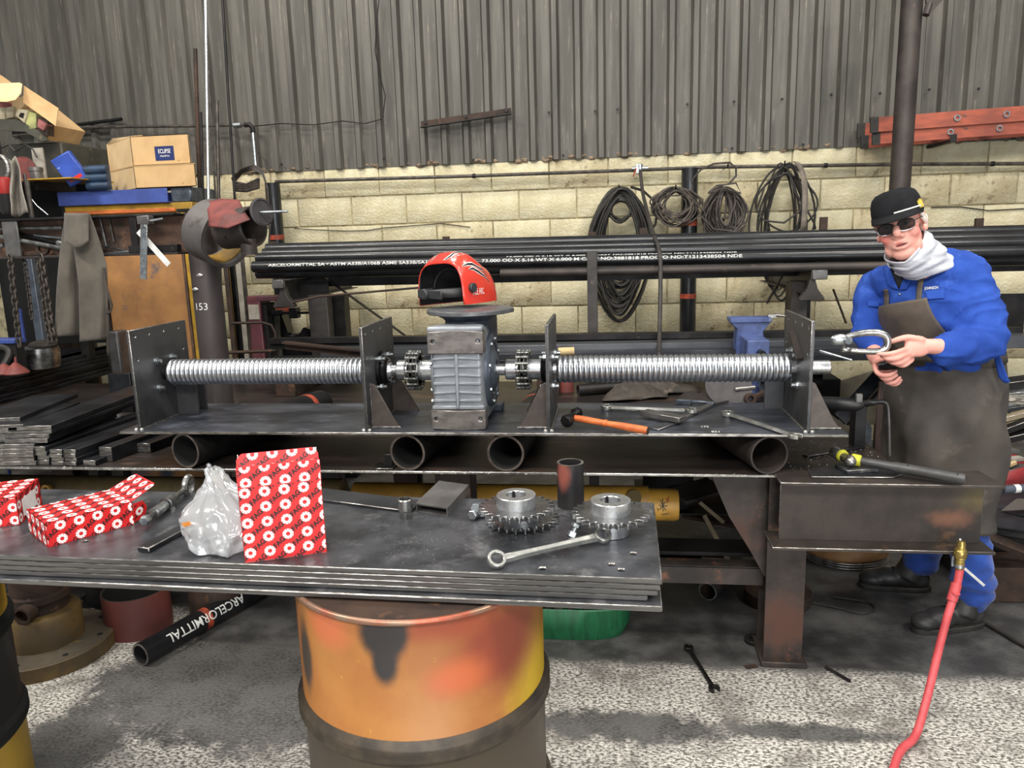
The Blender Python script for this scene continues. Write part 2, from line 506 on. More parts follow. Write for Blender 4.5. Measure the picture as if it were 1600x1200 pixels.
def wire(name, px, y, r, label, m='dark_steel', sag=None):
    pts = [at(a, b, y=y) for a, b in px]
    return tag(obj(name, MB().tube(pts, r, 5), m), label, 'wire')
wire('wire', [(398, 197), (440, 193), (490, 195), (535, 189), (570, 193), (597, 186)], 5.925, 0.004, 'thin wire strung across the dark cladding near its left pipe elbow')
wire('wire', [(592, 0), (588, 40), (586, 80), (594, 120), (602, 150), (598, 184)], 5.925, 0.004, 'thin wire hanging down the dark cladding left of the slanted bar')
wire('wire', [(460, 357), (495, 359), (540, 361), (575, 360), (600, 356), (650, 352), (690, 349), (735, 355)], 5.98, 0.0035, 'rusty wire running along a block joint above the pipe rack')
wire('wire', [(1455, 324), (1500, 323), (1545, 329), (1600, 326), (1650, 325)], 5.98, 0.004, 'thin wire along the block wall right of the man in the cap')
a, b = at(658, 195, y=5.90), at(799, 174, y=5.90)
t = thing('angle_bar', 'rusty angle bar fixed aslant on the dark cladding', 'steel bar', a)
obj('flange', MB().bar(a, b, 0.05, 0.006, (0, -1, 0)), 'rust_brown', t)
obj('flange', MB().bar(a+Vector((0, -0.02, -0.022)), b+Vector((0, -0.02, -0.022)), 0.006, 0.045, (0, -1, 0)), 'dark_steel', t)
for s in (0.05, 0.5, 0.95):
    obj('bolt', MB().cyl(0.012, 0, 0.014, 6, frame(a+(b-a)*s+Vector((0, -0.003, 0.008)), (0, -1, 0))), 'dark_steel', t)

# black pipe columns with painted bands
def column(px0, px1, y0, r, label, bands):
    top = at(px0[0], px0[1], y=y0); bot = at(px1[0], px1[1], y=y0)
    t = thing('steel_column', label, 'column', (bot.x, y0, 0))
    x = (top.x+bot.x)/2
    obj('post', MB().lathe([(r, 0.0), (r, top.z), (r*0.9, top.z), (r*0.9, top.z-0.02)], 24, Matrix.Translation((x, y0, 0))), 'black_pipe', t)
    for bp in bands:
        z = at(px0[0], bp, y=y0).z
        obj('band', MB().lathe([(r+0.001, z-0.018), (r+0.001, z+0.018)], 24, Matrix.Translation((x, y0, 0))), 'orange_band', t)
    obj('foot_plate', MB().box(x-r*1.6, x+r*1.6, y0-r*1.5, y0+r*1.2, 0, 0.012), 'dark_steel', t)
    return t
column((1078, 263), (1074, 520), 5.85, 0.060, 'black pipe column with orange bands against the block wall', (349, 462))
column((429, 286), (440, 500), 5.80, 0.058, 'black pipe column with one orange band left of the pipe rack', (371, 484))
# the tall post behind the man
p0 = at(1406, 290, y=5.2)
t = thing('steel_post', 'tall round steel post rising behind the man in the cap', 'post', (p0.x, 5.2, 0))
obj('post', MB().lathe([(0.062, 0.0), (0.062, 3.35)], 28, Matrix.Translation((p0.x, 5.2, 0))), 'grey_brown_steel', t)
g0 = at(1442, 0, y=5.17)
obj('gusset_plate', MB().prism([(0.04, 0), (0.22, 0.2), (0.22, 0.3), (0.0, 0.3)], -0.008, 0.008, TR((p0.x+0.04, 5.17, g0.z-0.10), (PI/2, 0, 0))), 'grey_brown_steel', t)
obj('bracket_bolt', MB().cyl(0.02, -0.02, 0.05, 10, frame((p0.x+0.06, 5.12, g0.z-0.08), (0.3, 0.2, 1))), 'grey_brown_steel', t)
obj('foot_plate', MB().box(p0.x-0.12, p0.x+0.12, 5.08, 5.32, 0, 0.015), 'dark_steel', t)

# ladder hung level on the sheets
mat('orange_rail', (170, 84, 60), (132, 66, 50), rough=0.55, scale=12, stretch=(0.3, 1, 1), c3=(90, 60, 48), s3=20, lo3=0.6, hi3=0.72)
a = at(1365, 204, y=5.62)
t = thing('extension_ladder', 'orange two-section ladder hung level on the wall behind the post', 'ladder', a)
L1 = 3.0
def lrail(x0, y, zt, hgt, sl):
    P = [(0, 0), (0, hgt), (0.012, hgt), (0.012, hgt-0.006), (0.004, hgt-0.006), (0.004, 0.006), (0.012, 0.006), (0.012, 0)]
    # C channel, extruded along x
    T = Matrix.Translation((x0, y, zt-hgt)) @ Matrix(((0, 0, 1, 0), (1, 0, 0, 0), (0, 1, 0, 0), (0, 0, 0, 1)))
    return MB().prism(P, 0, L1, T)
za = at(1366, 196, y=5.62).z; zb = at(1600, 178, y=5.62).z
slope = math.atan2(zb-za, at(1600, 178, y=5.62).x-a.x)
Rt = Matrix.Translation(a) @ Matrix.Rotation(-slope, 4, 'Y') @ Matrix.Translation(-a)
zu = a.z+0.085
for dx, y, zt, h in ((0, 5.62, zu, 0.095), (0, 5.90, zu, 0.095), (0.02, 5.64, zu-0.088, 0.085), (0.02, 5.88, zu-0.088, 0.085)):
    b = lrail(a.x+dx, y, zt, h, 0); b.v = [Rt @ p for p in b.v]
    obj('rail', b, 'orange_rail', t)
    b = MB().box(a.x+dx-0.02, a.x+dx+0.03, y-0.004, y+0.016, zt-h-0.004, zt+0.002); b.v = [Rt @ p for p in b.v]
    obj('end_cap', b, 'black_rubber', t)
for i in range(9):
    for dz, ya, yb, off in ((-0.045, 5.61, 5.91, 0.22), (-0.13, 5.63, 5.89, 0.19)):
        x = a.x+off+i*0.305
        b = MB().ring(0.021, 0.013, 0, yb-ya, 12, frame((x, ya, zu+dz), (0, 1, 0))); b.v = [Rt @ p for p in b.v]
        obj('rung', b, 'zinc', t)
for x in (a.x+0.5, a.x+1.9):
    b = MB().box(x-0.02, x+0.02, 5.6, 5.98, zu-0.20, zu-0.18).box(x-0.02, x+0.02, 5.592, 5.6, zu-0.20, zu-0.15); b.v = [Rt @ p for p in b.v]
    obj('wall_bracket', b, 'dark_steel', t)
# ------------------------------------------------------------------ helpers for cut and bent pieces
def punched(name, mb, holes, mats, parent, bevel=0, bmat=None, n=12):
    """mesh with round holes cut through: holes = list of (frame, radius)"""
    o = obj(name, mb, mats, parent, smooth=30)
    org = WL[o.name]
    cm = MB()
    for F, r in holes: cm.cyl(r, -0.05, 0.05, n, F)
    me = mesh_from('cutter', [p-org for p in cm.v], cm.f, cm.m, [mats if not isinstance(mats, (list, tuple)) else mats[0]], 30)
    c = bpy.data.objects.new('cutter', me); COL.objects.link(c)
    p = o.parent; loc = o.location.copy(); o.parent = None; o.location = (0, 0, 0)
    q = o.modifiers.new('b', 'BOOLEAN'); q.operation = 'DIFFERENCE'; q.object = c; q.solver = 'EXACT'
    bpy.context.view_layer.update()
    dg = bpy.context.evaluated_depsgraph_get()
    nm = bpy.data.meshes.new_from_object(o.evaluated_get(dg))
    o.modifiers.clear(); o.data = nm
    bpy.data.objects.remove(c)
    o.parent = p; o.location = loc
    nm.shade_smooth(); nm.set_sharp_from_angle(angle=R(30))
    if bevel:
        q = o.modifiers.new('edge', 'BEVEL'); q.width = bevel; q.segments = 1; q.limit_method = 'ANGLE'; q.angle_limit = R(60)
        if bmat is not None: q.material = bmat
    return o
def hexbolt(mb, F, r=0.012, h=0.010, shank=0.0, rs=None, mi=0):
    """hex head pointing along frame z"""
    mb.lathe([(r*0.75, 0), (r, 0.0), (r, h*0.85), (r*0.85, h), (0.0, h)], 6, F, mi)
    if shank: mb.cyl(rs or r*0.5, -shank, 0, 10, F, mi)
def BX(s): return Matrix.Translation(s)

# ------------------------------------------------------------------ the welding bench
BZ = 0.776; BY = 2.65
mat('bench_top', (66, 58, 54), (44, 40, 39), rough=0.42, metal=0.45, scale=3, stretch=(0.5, 1.4, 1), c3=(104, 84, 72), s3=5, lo3=0.52, hi3=0.72, bump=0.06)
mat('tack_white', (214, 212, 206), (170, 168, 162), rough=0.3, metal=0.7, scale=60)
bench = thing('welding_bench', 'long dark steel welding bench carrying the grooved drum machine', 'workbench', (-1.0, 3.2, 0))
tp_ = MB().box(-4.3, 1.018, BY, 4.45, BZ-0.012, BZ); tp_.m[2] = 1
obj('top_plate', tp_, ['bench_top', 'bright_steel'], bench, bevel=0.003, bmat=1)
obj('edge_beam', MB().box(-3.9, 0.55, 3.25, 3.26, BZ-0.15, BZ-0.012).box(-3.9, 0.55, 3.21, 3.30, BZ-0.16, BZ-0.15), 'dark_steel', bench)
obj('edge_beam', MB().box(-3.9, 0.95, 4.25, 4.26, BZ-0.15, BZ-0.012), 'dark_steel', bench)
def leg(x, y, vis=True):
    b = MB().box(x-0.07, x+0.07, y-0.07, y-0.058, 0.012, BZ-0.012).box(x-0.07, x+0.07, y+0.058, y+0.07, 0.012, BZ-0.012).box(x-0.005, x+0.005, y-0.06, y+0.06, 0.012, BZ-0.012)
    obj('leg', b, 'leg_steel', bench)
    obj('foot_plate', MB().box(x-0.082, x+0.085, y-0.10, y+0.10, 0, 0.022), 'leg_steel', bench, bevel=0.003)
mat('leg_steel', (72, 64, 60), (50, 46, 44), rough=0.5, metal=0.4, scale=6, c3=(118, 80, 62), s3=9, lo3=0.58, hi3=0.72, bump=0.08, spots=[((0, -0.07, 0.16), (0.12, 0.1, 0.14), (92, 64, 54), 0.3, 1.2, 1.4)])
leg(0.642, 2.80)
for q in ((-0.62, 2.86), (-3.4, 2.86), (0.642, 4.2), (-1.2, 4.2), (-3.4, 4.2)): leg(*q)
T = Matrix(((1, 0, 0, 0), (0, 0, 1, 0), (0, 1, 0, 0), (0, 0, 0, 1)))          # xy polygon -> xz plane, extruded along y
a = at(1105, 752, y=2.78); c = at(1172, 860, y=2.78); e = at(1196, 900, y=2.78)
obj('gusset', MB().prism([(a.x, BZ-0.012), (0.60, BZ-0.012), (0.60, e.z), (e.x-0.005, e.z), (c.x, c.z), ((a.x+c.x)/2, (a.z+c.z)/2)], 2.775, 2.785, T), 'leg_steel', bench)
obj('cross_brace', MB().box(-0.50, 0.575, 2.80, 2.806, 0.285, 0.355).box(-0.50, 0.575, 2.80, 2.87, 0.352, 0.358), 'leg_steel', bench)
obj('rear_brace', MB().box(-1.1, 0.575, 4.18, 4.19, 0.285, 0.355), 'dark_steel', bench)
obj('rail_shelf', MB().box(-0.5, 0.60, 2.9, 2.96, 0.30, 0.306), 'dark_steel', bench)
# weld spatter along the edge
sp = MB(); random.seed(11)
for i in range(150):
    x = random.uniform(-2.45, 0.6); s = random.uniform(0.0012, 0.0035)
    sp.ball((x, BY-0.001+random.uniform(-0.002, 0.01), BZ-random.uniform(0, 0.009)), (s*2, s, s), 5, 3)
for i in range(160):
    x = random.uniform(0.62, 1.0); y = random.uniform(2.66, 3.1); s = random.uniform(0.001, 0.003)
    sp.ball((x, y, BZ+s*0.5), s, 5, 3)
o = obj('weld_spatter', sp, 'tack_white', bench); o['kind'] = 'stuff'
# short I-beam welded to the right end
ib = 2.63
ibx0, ibx1 = 0.552, 1.272
t_ = 0.011
beam = obj('end_beam', MB().box(ibx0+0.035, ibx1-0.018, ib-0.004, ib+0.004, 0.545, BZ-0.008)
           .prism([(ibx0+0.02, 2.555), (ibx1+0.012, 2.548), (ibx1-0.0, 2.712), (ibx0+0.02, 2.712)], BZ-0.008, BZ+0.003)
           .box(ibx0, ibx1+0.0, 2.552, 2.708, 0.535, 0.546), ['beam_steel' if 'beam_steel' in MATS else mat('beam_steel', (70, 62, 57), (52, 47, 44), rough=0.5, metal=0.4, scale=5, c3=(110, 84, 66), s3=7, lo3=0.58, hi3=0.75, bump=0.06,
           spots=[((0.24, -0.10, 0.10), (0.10, 0.2, 0.05), (132, 92, 72), 0.3, 1.1, 0.8), ((0.33, -0.1, 0.17), (0.12, 0.2, 0.07), (112, 98, 66), 0.2, 1.1, 0.6)]) and 'beam_steel', 'cut_steel'], bench, bevel=0.002, bmat=1)

# ------------------------------------------------------------------ pipe rollers under the machine base
mat('pipe_cut', (120, 110, 104), (86, 78, 74), rough=0.4, metal=0.7, scale=30)
def hollow(name, a, b, ro, ri, mt, label, cat='pipe', group=None, cut='pipe_cut', bore='void_black', n=32):
    a = Vector(a); b = Vector(b); F = frame(a, b-a); Lh = (b-a).length
    m = MB().lathe([(ro, 0.0), (ro, Lh)], n, F, 0)
    m2 = MB()
    for z0, s in ((0.0, -1), (Lh, 1)): m2.add(*ringcap(ro, ri, z0, n), 1, F)
    k = MB(); 
    m.f = [q for q in m.f if len(q) == 4]; m.m = m.m[:len(m.f)]
    base = len(m.v)
    m.v += m2.v; m.f += [tuple(i+base for i in q) for q in m2.f]; m.m += m2.m
    q = MB().lathe([(ri, Lh), (ri, 0.0)], n, F, 2); q.f = [g for g in q.f if len(g) == 4]
    base = len(m.v); m.v += q.v; m.f += [tuple(i+base for i in g) for g in q.f]; m.m += [2]*len(q.f)
    o = obj(name, m, [mt, cut, bore])
    return tag(o, label, cat, group)
def ringcap(ro, ri, z, n):
    v = [(ro*math.cos(2*PI*j/n), ro*math.sin(2*PI*j/n), z) for j in range(n)]+[(ri*math.cos(2*PI*j/n), ri*math.sin(2*PI*j/n), z) for j in range(n)]
    return v, [(j, (j+1) % n, n+(j+1) % n, n+j) for j in range(n)]
PR = 0.0695
GP = 'pipe rollers under the machine'
for x, x2, lab, mt in ((-1.647, -1.42, 'leftmost pipe roller under the machine base, above the red upright box', 'dark_steel'),
                       (-0.757, -0.66, 'pipe roller under the machine base, next to a small square tab', 'dark_steel'),
                       (-0.386, -0.34, 'pipe roller under the machine base right of the gearbox', 'dark_steel')):
    hollow('pipe_roller', (x, 2.655, BZ+PR+0.001), (x2, 3.5, BZ+PR+0.001), PR, PR-0.0085, mt, lab, 'pipe', GP)
hollow('pipe_roller', (0.552, 2.655, BZ+PR+0.001), (0.36, 3.45, BZ+PR+0.001), PR, PR-0.007, 'grey_brown_steel', 'rightmost pipe roller, turned aslant under the machine base', 'pipe', GP, cut='grey_brown_steel', bore='grey_brown_steel')
tag(obj('steel_tab', MB().box(-0.865, -0.832, 2.70, 2.712, BZ, BZ+0.05).box(-0.90, -0.82, 2.66, 2.74, BZ, BZ+0.006), ['dark_steel', 'cut_steel'], bevel=0.0015, bmat=1), 'small upright steel tab beside a pipe roller at the bench edge', 'metal tab')

# ------------------------------------------------------------------ the twin drum winding machine
PZ = 0.927
mach = thing('winding_machine', 'steel machine with two grooved drums driven by a grey gearbox', 'machine', (-0.55, 2.9, PZ-0.012))
bp_ = MB().box(-1.905, 0.81, 2.64, 3.15, BZ+2*PR+0.001, PZ); bp_.m[2] = 1
obj('base_plate', bp_, ['base_steel' if 'base_steel' in MATS else mat('base_steel', (84, 87, 95), (54, 57, 63), rough=0.38, metal=0.5, scale=3, stretch=(1, 2, 1), c3=(112, 117, 130), s3=4, lo3=0.5, hi3=0.7, bump=0.03) and 'base_steel', 'cut_steel'], mach, bevel=0.002, bmat=1)
mat('weld_bead', (150, 150, 148), (92, 88, 84), rough=0.35, metal=0.8, scale=80, bump=0.3)
mat('end_steel', (88, 88, 90), (56, 57, 60), rough=0.4, metal=0.55, scale=4, c3=(96, 88, 80), s3=6, lo3=0.58, hi3=0.78, bump=0.04)
AX = Vector((0, 2.87, 1.122))
def endplate(x, side, gus, rust=False):
    """side: +1 bearing on the +x face; gus: side of the gusset"""
    t = 0.006
    hs = []
    for y in (2.70, 2.79, 2.89, 3.0): hs.append((frame((x, y, 1.292), (1, 0, 0)), 0.0055))
    for y, z in ((3.02, 1.20), (2.70, 1.20)): hs.append((frame((x, y, z), (1, 0, 0)), 0.0055))
    punched('end_plate', MB().box(x-t, x+t, 2.665, 3.06, PZ, 1.318), hs, ['end_steel', 'cut_steel'], mach, bevel=0.0022, bmat=1)
    s = side
    fl = MB()
    F = frame((x+s*t, AX.y, AX.z), (s, 0, 0), (0, 0, 1))
    poly = [(0.078*math.cos(q)*(1 if abs(math.cos(q)) < .5 else 1), 0.078*math.sin(q)) for q in [2*PI*i/24 for i in range(24)]]
    fl.prism([(1.0*px, py) for px, py in poly], 0, 0.014, F)
    fl.lathe([(0.06, 0.014), (0.05, 0.03), (0.043, 0.034)], 28, F)
    obj('bearing_housing', fl, 'black_oxide', mach, bevel=0.002)
    obj('bearing_ring', MB().lathe([(0.043, 0.034), (0.041, 0.036), (0.034, 0.033), (0.030, 0.044), (0.0226, 0.044)], 28, F), 'machined_steel', mach)
    for a in (45, 135, 225, 315):
        y = AX.y+0.078*math.cos(R(a)); z = AX.z+0.078*math.sin(R(a))
        b = MB(); hexbolt(b, frame((x+s*(t+0.012), y, z), (s, 0, 0)), 0.0125, 0.011); b.cyl(0.0065, 0, 0.024, 10, frame((x+s*(t+0.012), y, z), (s, 0, 0)))
        hexbolt(b, frame((x-s*t, y, z), (-s, 0, 0)), 0.0125, 0.010); b.lathe([(0.016, 0), (0.016, 0.003)], 14, frame((x-s*t, y, z), (-s, 0, 0))); b.cyl(0.0065, 0, 0.022, 10, frame((x-s*t, y, z), (-s, 0, 0))); b.cyl(0.0085, -0.03, 0.03, 8, frame((x, y, z), (1, 0, 0)))
        obj('bolt', b, 'zinc', mach)
    if gus:
        g = gus; x0 = x+g*t
        gy = 2.715
        obj('gusset', MB().prism([(x0, PZ), (x0+g*0.112, PZ), (x0+g*0.088, PZ+0.035), (x0+g*0.022, PZ+0.165), (x0, PZ+0.175)][::g], gy-0.005, gy+0.005, T), 'gus_steel' if 'gus_steel' in MATS else (mat('gus_steel', (98, 88, 82), (66, 61, 60), rough=0.42, metal=0.5, scale=6, c3=(120, 96, 80), s3=5, lo3=0.5, hi3=0.7, bump=0.03), 'gus_steel')[1], mach, bevel=0.001)
        obj('gusset', MB().prism([(x0, PZ), (x0+g*0.112, PZ), (x0+g*0.022, PZ+0.165), (x0, PZ+0.175)][::g], 3.0, 3.01, T), 'gus_steel', mach, bevel=0.001)
        obj('weld', MB().tube([(x0+g*0.004, gy-0.008, PZ+0.003), (x0+g*0.04, gy-0.009, PZ+0.004), (x0+g*0.08, gy-0.008, PZ+0.003), (x0+g*0.113, gy-0.006, PZ+0.003)], 0.005, 6), 'weld_bead', mach)
        obj('weld', MB().tube([(x0+g*0.003, gy-0.006, PZ+0.01+0.018*i) for i in range(10)], 0.0032, 6), 'weld_bead', mach)
    obj('weld', MB().tube([(x+g2*0.009, 2.66+0.04*i, PZ+0.002) for i in range(11)], 0.005, 6) if False else MB().tube([(x-t-0.003, 2.66+0.04*i, PZ+0.002) for i in range(11)], 0.005, 6).tube([(x+t+0.003, 2.66+0.04*i, PZ+0.002) for i in range(11)], 0.005, 6), 'weld_bead', mach)
    obj('weld', MB().ball((x-0.011, 2.662, PZ+0.002), 0.008, 8, 5).ball((x+0.012, 2.662, PZ+0.002), 0.008, 8, 5), 'tack_white', mach)
XP = (-1.835, -0.912, -0.226, 0.683)
endplate(XP[0], -1, 0); endplate(XP[1], 1, 1); endplate(XP[2], -1, -1); endplate(XP[3], 1, 1)
# welded lug, stiffeners and stray bar on the end plates
obj('stiffener', MB().box(XP[0]+0.006, XP[0]+0.10, 2.93, 2.942, PZ, PZ+0.13), 'end_steel', mach, bevel=0.001)
obj('stiffener', MB().box(XP[0]+0.006, XP[0]+0.075, 3.04, 3.052, PZ, PZ+0.155), 'end_steel', mach, bevel=0.001)
obj('lug', MB().bar((XP[3]-0.012, 2.76, 1.17), (XP[3]-0.012, 2.90, 1.25), 0.012, 0.03, (1, 0, 0)), 'grey_brown_steel', mach)
obj('stiffener', MB().box(XP[3]-0.08, XP[3]-0.006, 3.03, 3.042, PZ, PZ+0.2), 'end_steel', mach, bevel=0.001)
# grooved drums
def drum(x0, x1, n):
    pr = [(0.030, 0.0), (0.050, 0.0)]
    L = x1-x0; p = L/n
    for i in range(n):
        for k in range(8):
            a = k/8
            pr.append((0.0475+0.0055*(1-abs(2*a-1)**2.2) if True else 0, p*(i+a)))
    pr += [(0.050, L), (0.030, L)]
    obj('grooved_drum', MB().lathe(pr, 44, frame((x0, AX.y, AX.z), (1, 0, 0))), 'drum_steel', mach, smooth=60)
mat('drum_steel', (208, 210, 213), (182, 185, 189), rough=0.31, metal=1.0, scale=30, stretch=(0.3, 0.3, 6), rvar=0.1)
drum(-1.800, -0.930, 44); drum(-0.205, 0.655, 43)
X = Matrix.Translation
def shaft(x0, x1, r=0.0225, mt='machined_steel', nm='shaft'):
    obj(nm, MB().lathe([(r-0.003, 0), (r, 0.003), (r, x1-x0-0.003), (r-0.003, x1-x0)], 28, frame((x0, AX.y, AX.z), (1, 0, 0))), mt, mach)
shaft(-1.875, -1.79, 0.03, 'dark_steel'); shaft(-0.935, -0.60, 0.0225); shaft(-0.55, -0.20, 0.0225); shaft(0.64, 0.80, 0.026); shaft(0.70, 0.712, 0.034, 'black_oxide')
# chain couplings
def coupling(xc):
    F = frame((xc, AX.y, AX.z), (1, 0, 0))
    t = bpy.data.objects.new('chain_coupling', None); COL.objects.link(t); t.parent = mach
    WL[t.name] = Vector((xc, AX.y, AX.z)); t.location = WL[t.name]-WL[mach.name]
    for s in (-1, 1):
        obj('hub', MB().lathe([(0.023, s*0.082), (0.036, s*0.082), (0.040, s*0.078), (0.040, s*0.016), (0.058, s*0.016)] if s > 0 else [(0.058, -0.016), (0.040, -0.016), (0.040, -0.066), (0.036, -0.070), (0.023, -0.070)], 32, F), 'machined_steel', t)
    g = MB()
    for s in (-0.012, 0.012):
        poly = []
        for i in range(64):
            a = 2*PI*i/64; r = 0.070+0.006*math.cos(a*16)
            poly.append((r*math.cos(a), r*math.sin(a)))
        g.prism(poly, s-0.0035, s+0.0035, F)
    obj('sprocket_teeth', g, 'dark_steel', t)
    c = MB(); pl = MB()
    for k in range(16):
        a = 2*PI*(k+0.5)/16
        rr = 0.0725
        Pm = F @ Vector((rr*math.cos(a), rr*math.sin(a), 0))
        c.cyl(0.0058, -0.026, 0.026, 8, frame(Pm, (1, 0, 0)))
        a2 = 2*PI*(k+1.5)/16
        Q = F @ Vector((rr*math.cos(a2), rr*math.sin(a2), 0))
        d = Q-Pm
        out = ((Pm+Q)/2-F.translation).normalized()
        xs = (-0.0245, -0.0035, 0.0035, 0.0245) if k % 2 == 0 else (-0.0205, -0.0075, 0.0075, 0.0205)
        for xx in xs:
            off = Vector((xx, 0, 0))
            pl.bar(Pm+off-d*0.22, Q+off+d*0.22, 0.013, 0.0026, (1, 0, 0))
    obj('chain_rollers', c, 'chrome_tool', t); obj('chain_links', pl, 'chrome_tool', t, bevel=0.001)
coupling(-0.768); coupling(-0.335)

# gearbox
mat('gear_grey', (150, 154, 160), (132, 136, 142), rough=0.42, metal=0.35, scale=14, bump=0.06, bscale=150)
mat('gear_pad', (136, 130, 126), (108, 103, 100), rough=0.38, metal=0.65, scale=16, stretch=(1, 1, 2), c3=(160, 156, 152), s3=22, lo3=0.58, hi3=0.75)
mat('gear_dark', (86, 94, 106), (68, 74, 84), rough=0.4, metal=0.3, scale=14, bump=0.05, bscale=150)
gb = bpy.data.objects.new('gearbox', None); COL.objects.link(gb); gb.parent = mach
gx = -0.562; gy0 = 2.682
WL[gb.name] = Vector((gx, 2.87, PZ)); gb.location = WL[gb.name]-WL[mach.name]
def yprism(poly, y0, y1): return MB().prism(poly, y0, y1, T)
hw = 0.098
z0 = PZ
# waisted housing (plan outline extruded upward)
pl = [(-hw+0.012, gy0+0.008), (hw-0.012, gy0+0.008), (hw-0.004, gy0+0.02), (hw-0.004, 3.02), (hw-0.02, 3.05), (-hw+0.02, 3.05), (-hw+0.004, 3.02), (-hw+0.004, gy0+0.02)]
obj('housing', MB().prism([(gx+a, b) for a, b in pl], z0+0.02, z0+0.372), 'gear_grey', gb, bevel=0.006, seg=2)
def pad(zl, zh, tw, top):
    pts = [(gx-tw, zl), (gx+tw, zl), (gx+tw, zh-0.012), (gx+tw-0.004, zh-0.004), (gx, zh+0.003), (gx-tw+0.004, zh-0.004), (gx-tw, zh-0.012)] if top else \
          [(gx-tw+0.004, zl+0.003), (gx, zl-0.002), (gx+tw-0.004, zl+0.003), (gx+tw, zl+0.01), (gx+tw, zh), (gx, zh-0.004), (gx-tw, zh)]
    hs = [(frame((gx+s*(tw-0.02), gy0-0.004, (zl+zh)/2+0.004), (0, 1, 0)), 0.0075) for s in (-1, 1)]
    return punched('foot_pad', yprism(pts, gy0-0.006, gy0+0.05), hs, 'gear_pad', gb, bevel=0.003)
pad(z0+0.286, z0+0.372, 0.104, True)
pad(z0+0.0, z0+0.078, 0.103, False)
obj('top_ledge', MB().prism([(gx-0.106, gy0-0.004), (gx+0.102, gy0-0.004), (gx+0.102, gy0+0.05), (gx+0.06, gy0+0.10), (gx-0.06, gy0+0.10), (gx-0.09, gy0+0.05)], z0+0.366, z0+0.388), 'gear_grey', gb, bevel=0.008, seg=2)
obj('bottom_ledge', MB().prism([(gx-0.10, gy0+0.0), (gx+0.10, gy0+0.0), (gx+0.09, gy0+0.04), (gx-0.09, gy0+0.04)], z0+0.076, z0+0.094), 'gear_grey', gb, bevel=0.005)
obj('spine', MB().box(gx-0.006, gx+0.006, gy0-0.003, gy0+0.03, z0+0.08, z0+0.29), 'gear_grey', gb, bevel=0.003)
for i in range(6):
    zc = z0+0.112+i*0.032
    for s in (-1, 1):
        p = [(gx+s*0.006, zc-0.004), (gx+s*0.089, zc-0.0085 if i % 2 else zc-0.0055), (gx+s*0.089, zc-0.001 if i % 2 else zc+0.006), (gx+s*0.006, zc+0.004)]
        if s < 0: p = p[::-1]
        obj('rib', yprism(p, gy0-0.002, gy0+0.03), 'gear_grey', gb, bevel=0.002)
for s in (-1, 1):
    F = frame((gx+s*(hw-0.006), AX.y, AX.z), (s, 0, 0))
    obj('side_cover', MB().lathe([(0.142, 0), (0.142, 0.012), (0.132, 0.020), (0.112, 0.020), (0.108, 0.014), (0.085, 0.014), (0.070, 0.026), (0.050, 0.030), (0.040, 0.030), (0.038, 0.022), (0.024, 0.022)], 40, F), 'gear_dark' if s > 0 else 'gear_grey', gb)
    for k in range(8):
        a = 2*PI*(k+0.5)/8
        b = MB(); hexbolt(b, frame(F @ Vector((0.122*math.cos(a), 0.122*math.sin(a), 0.019)), (s, 0, 0)), 0.008, 0.007); obj('cover_screw', b, 'zinc', gb)
for zc in (0.085, 0.225):
    b = MB(); hexbolt(b, frame((gx-hw-0.0, gy0+0.03, z0+zc+0.02), (-1, 0, 0)), 0.008, 0.008); obj('oil_plug', b, 'zinc', gb)
fc = at(734, 482, y=2.88)
obj('input_neck', MB().lathe([(0.095, z0+0.36), (0.088, z0+0.385), (0.088, z0+0.39), (0.098, z0+0.40), (0.135, z0+0.418)], 36, X((fc.x-0.01, 2.885, 0))), 'gear_dark', gb)
fl = MB()
poly = []
for i in range(48):
    a = 2*PI*i/48; r = 0.166+0.006*max(0, math.cos(4*a))**6
    poly.append((fc.x+r*math.cos(a), 2.885+r*math.sin(a)))
fl.prism(poly, z0+0.418, z0+0.434)
punched('input_flange', fl, [(frame((fc.x+0.15*math.cos(R(45+90*k)), 2.885+0.15*math.sin(R(45+90*k)), z0+0.426), (0, 0, 1)), 0.007) for k in range(4)], 'gear_flange' if 'gear_flange' in MATS else (mat('gear_flange', (112, 113, 115), (92, 93, 95), rough=0.45, metal=0.4, scale=20), 'gear_flange')[1], gb, bevel=0.002)
obj('motor_side', MB().prism([(gx+0.04, 2.86), (gx+0.10, 2.87), (gx+0.115, 2.95), (gx+0.10, 3.06), (gx+0.0, 3.06)], z0+0.30, z0+0.40), 'gear_dark', gb, bevel=0.01, seg=2)
obj('rear_foot', MB().box(gx-0.09, gx+0.12, 2.99, 3.06, z0, z0+0.03), 'gear_dark', gb, bevel=0.004)
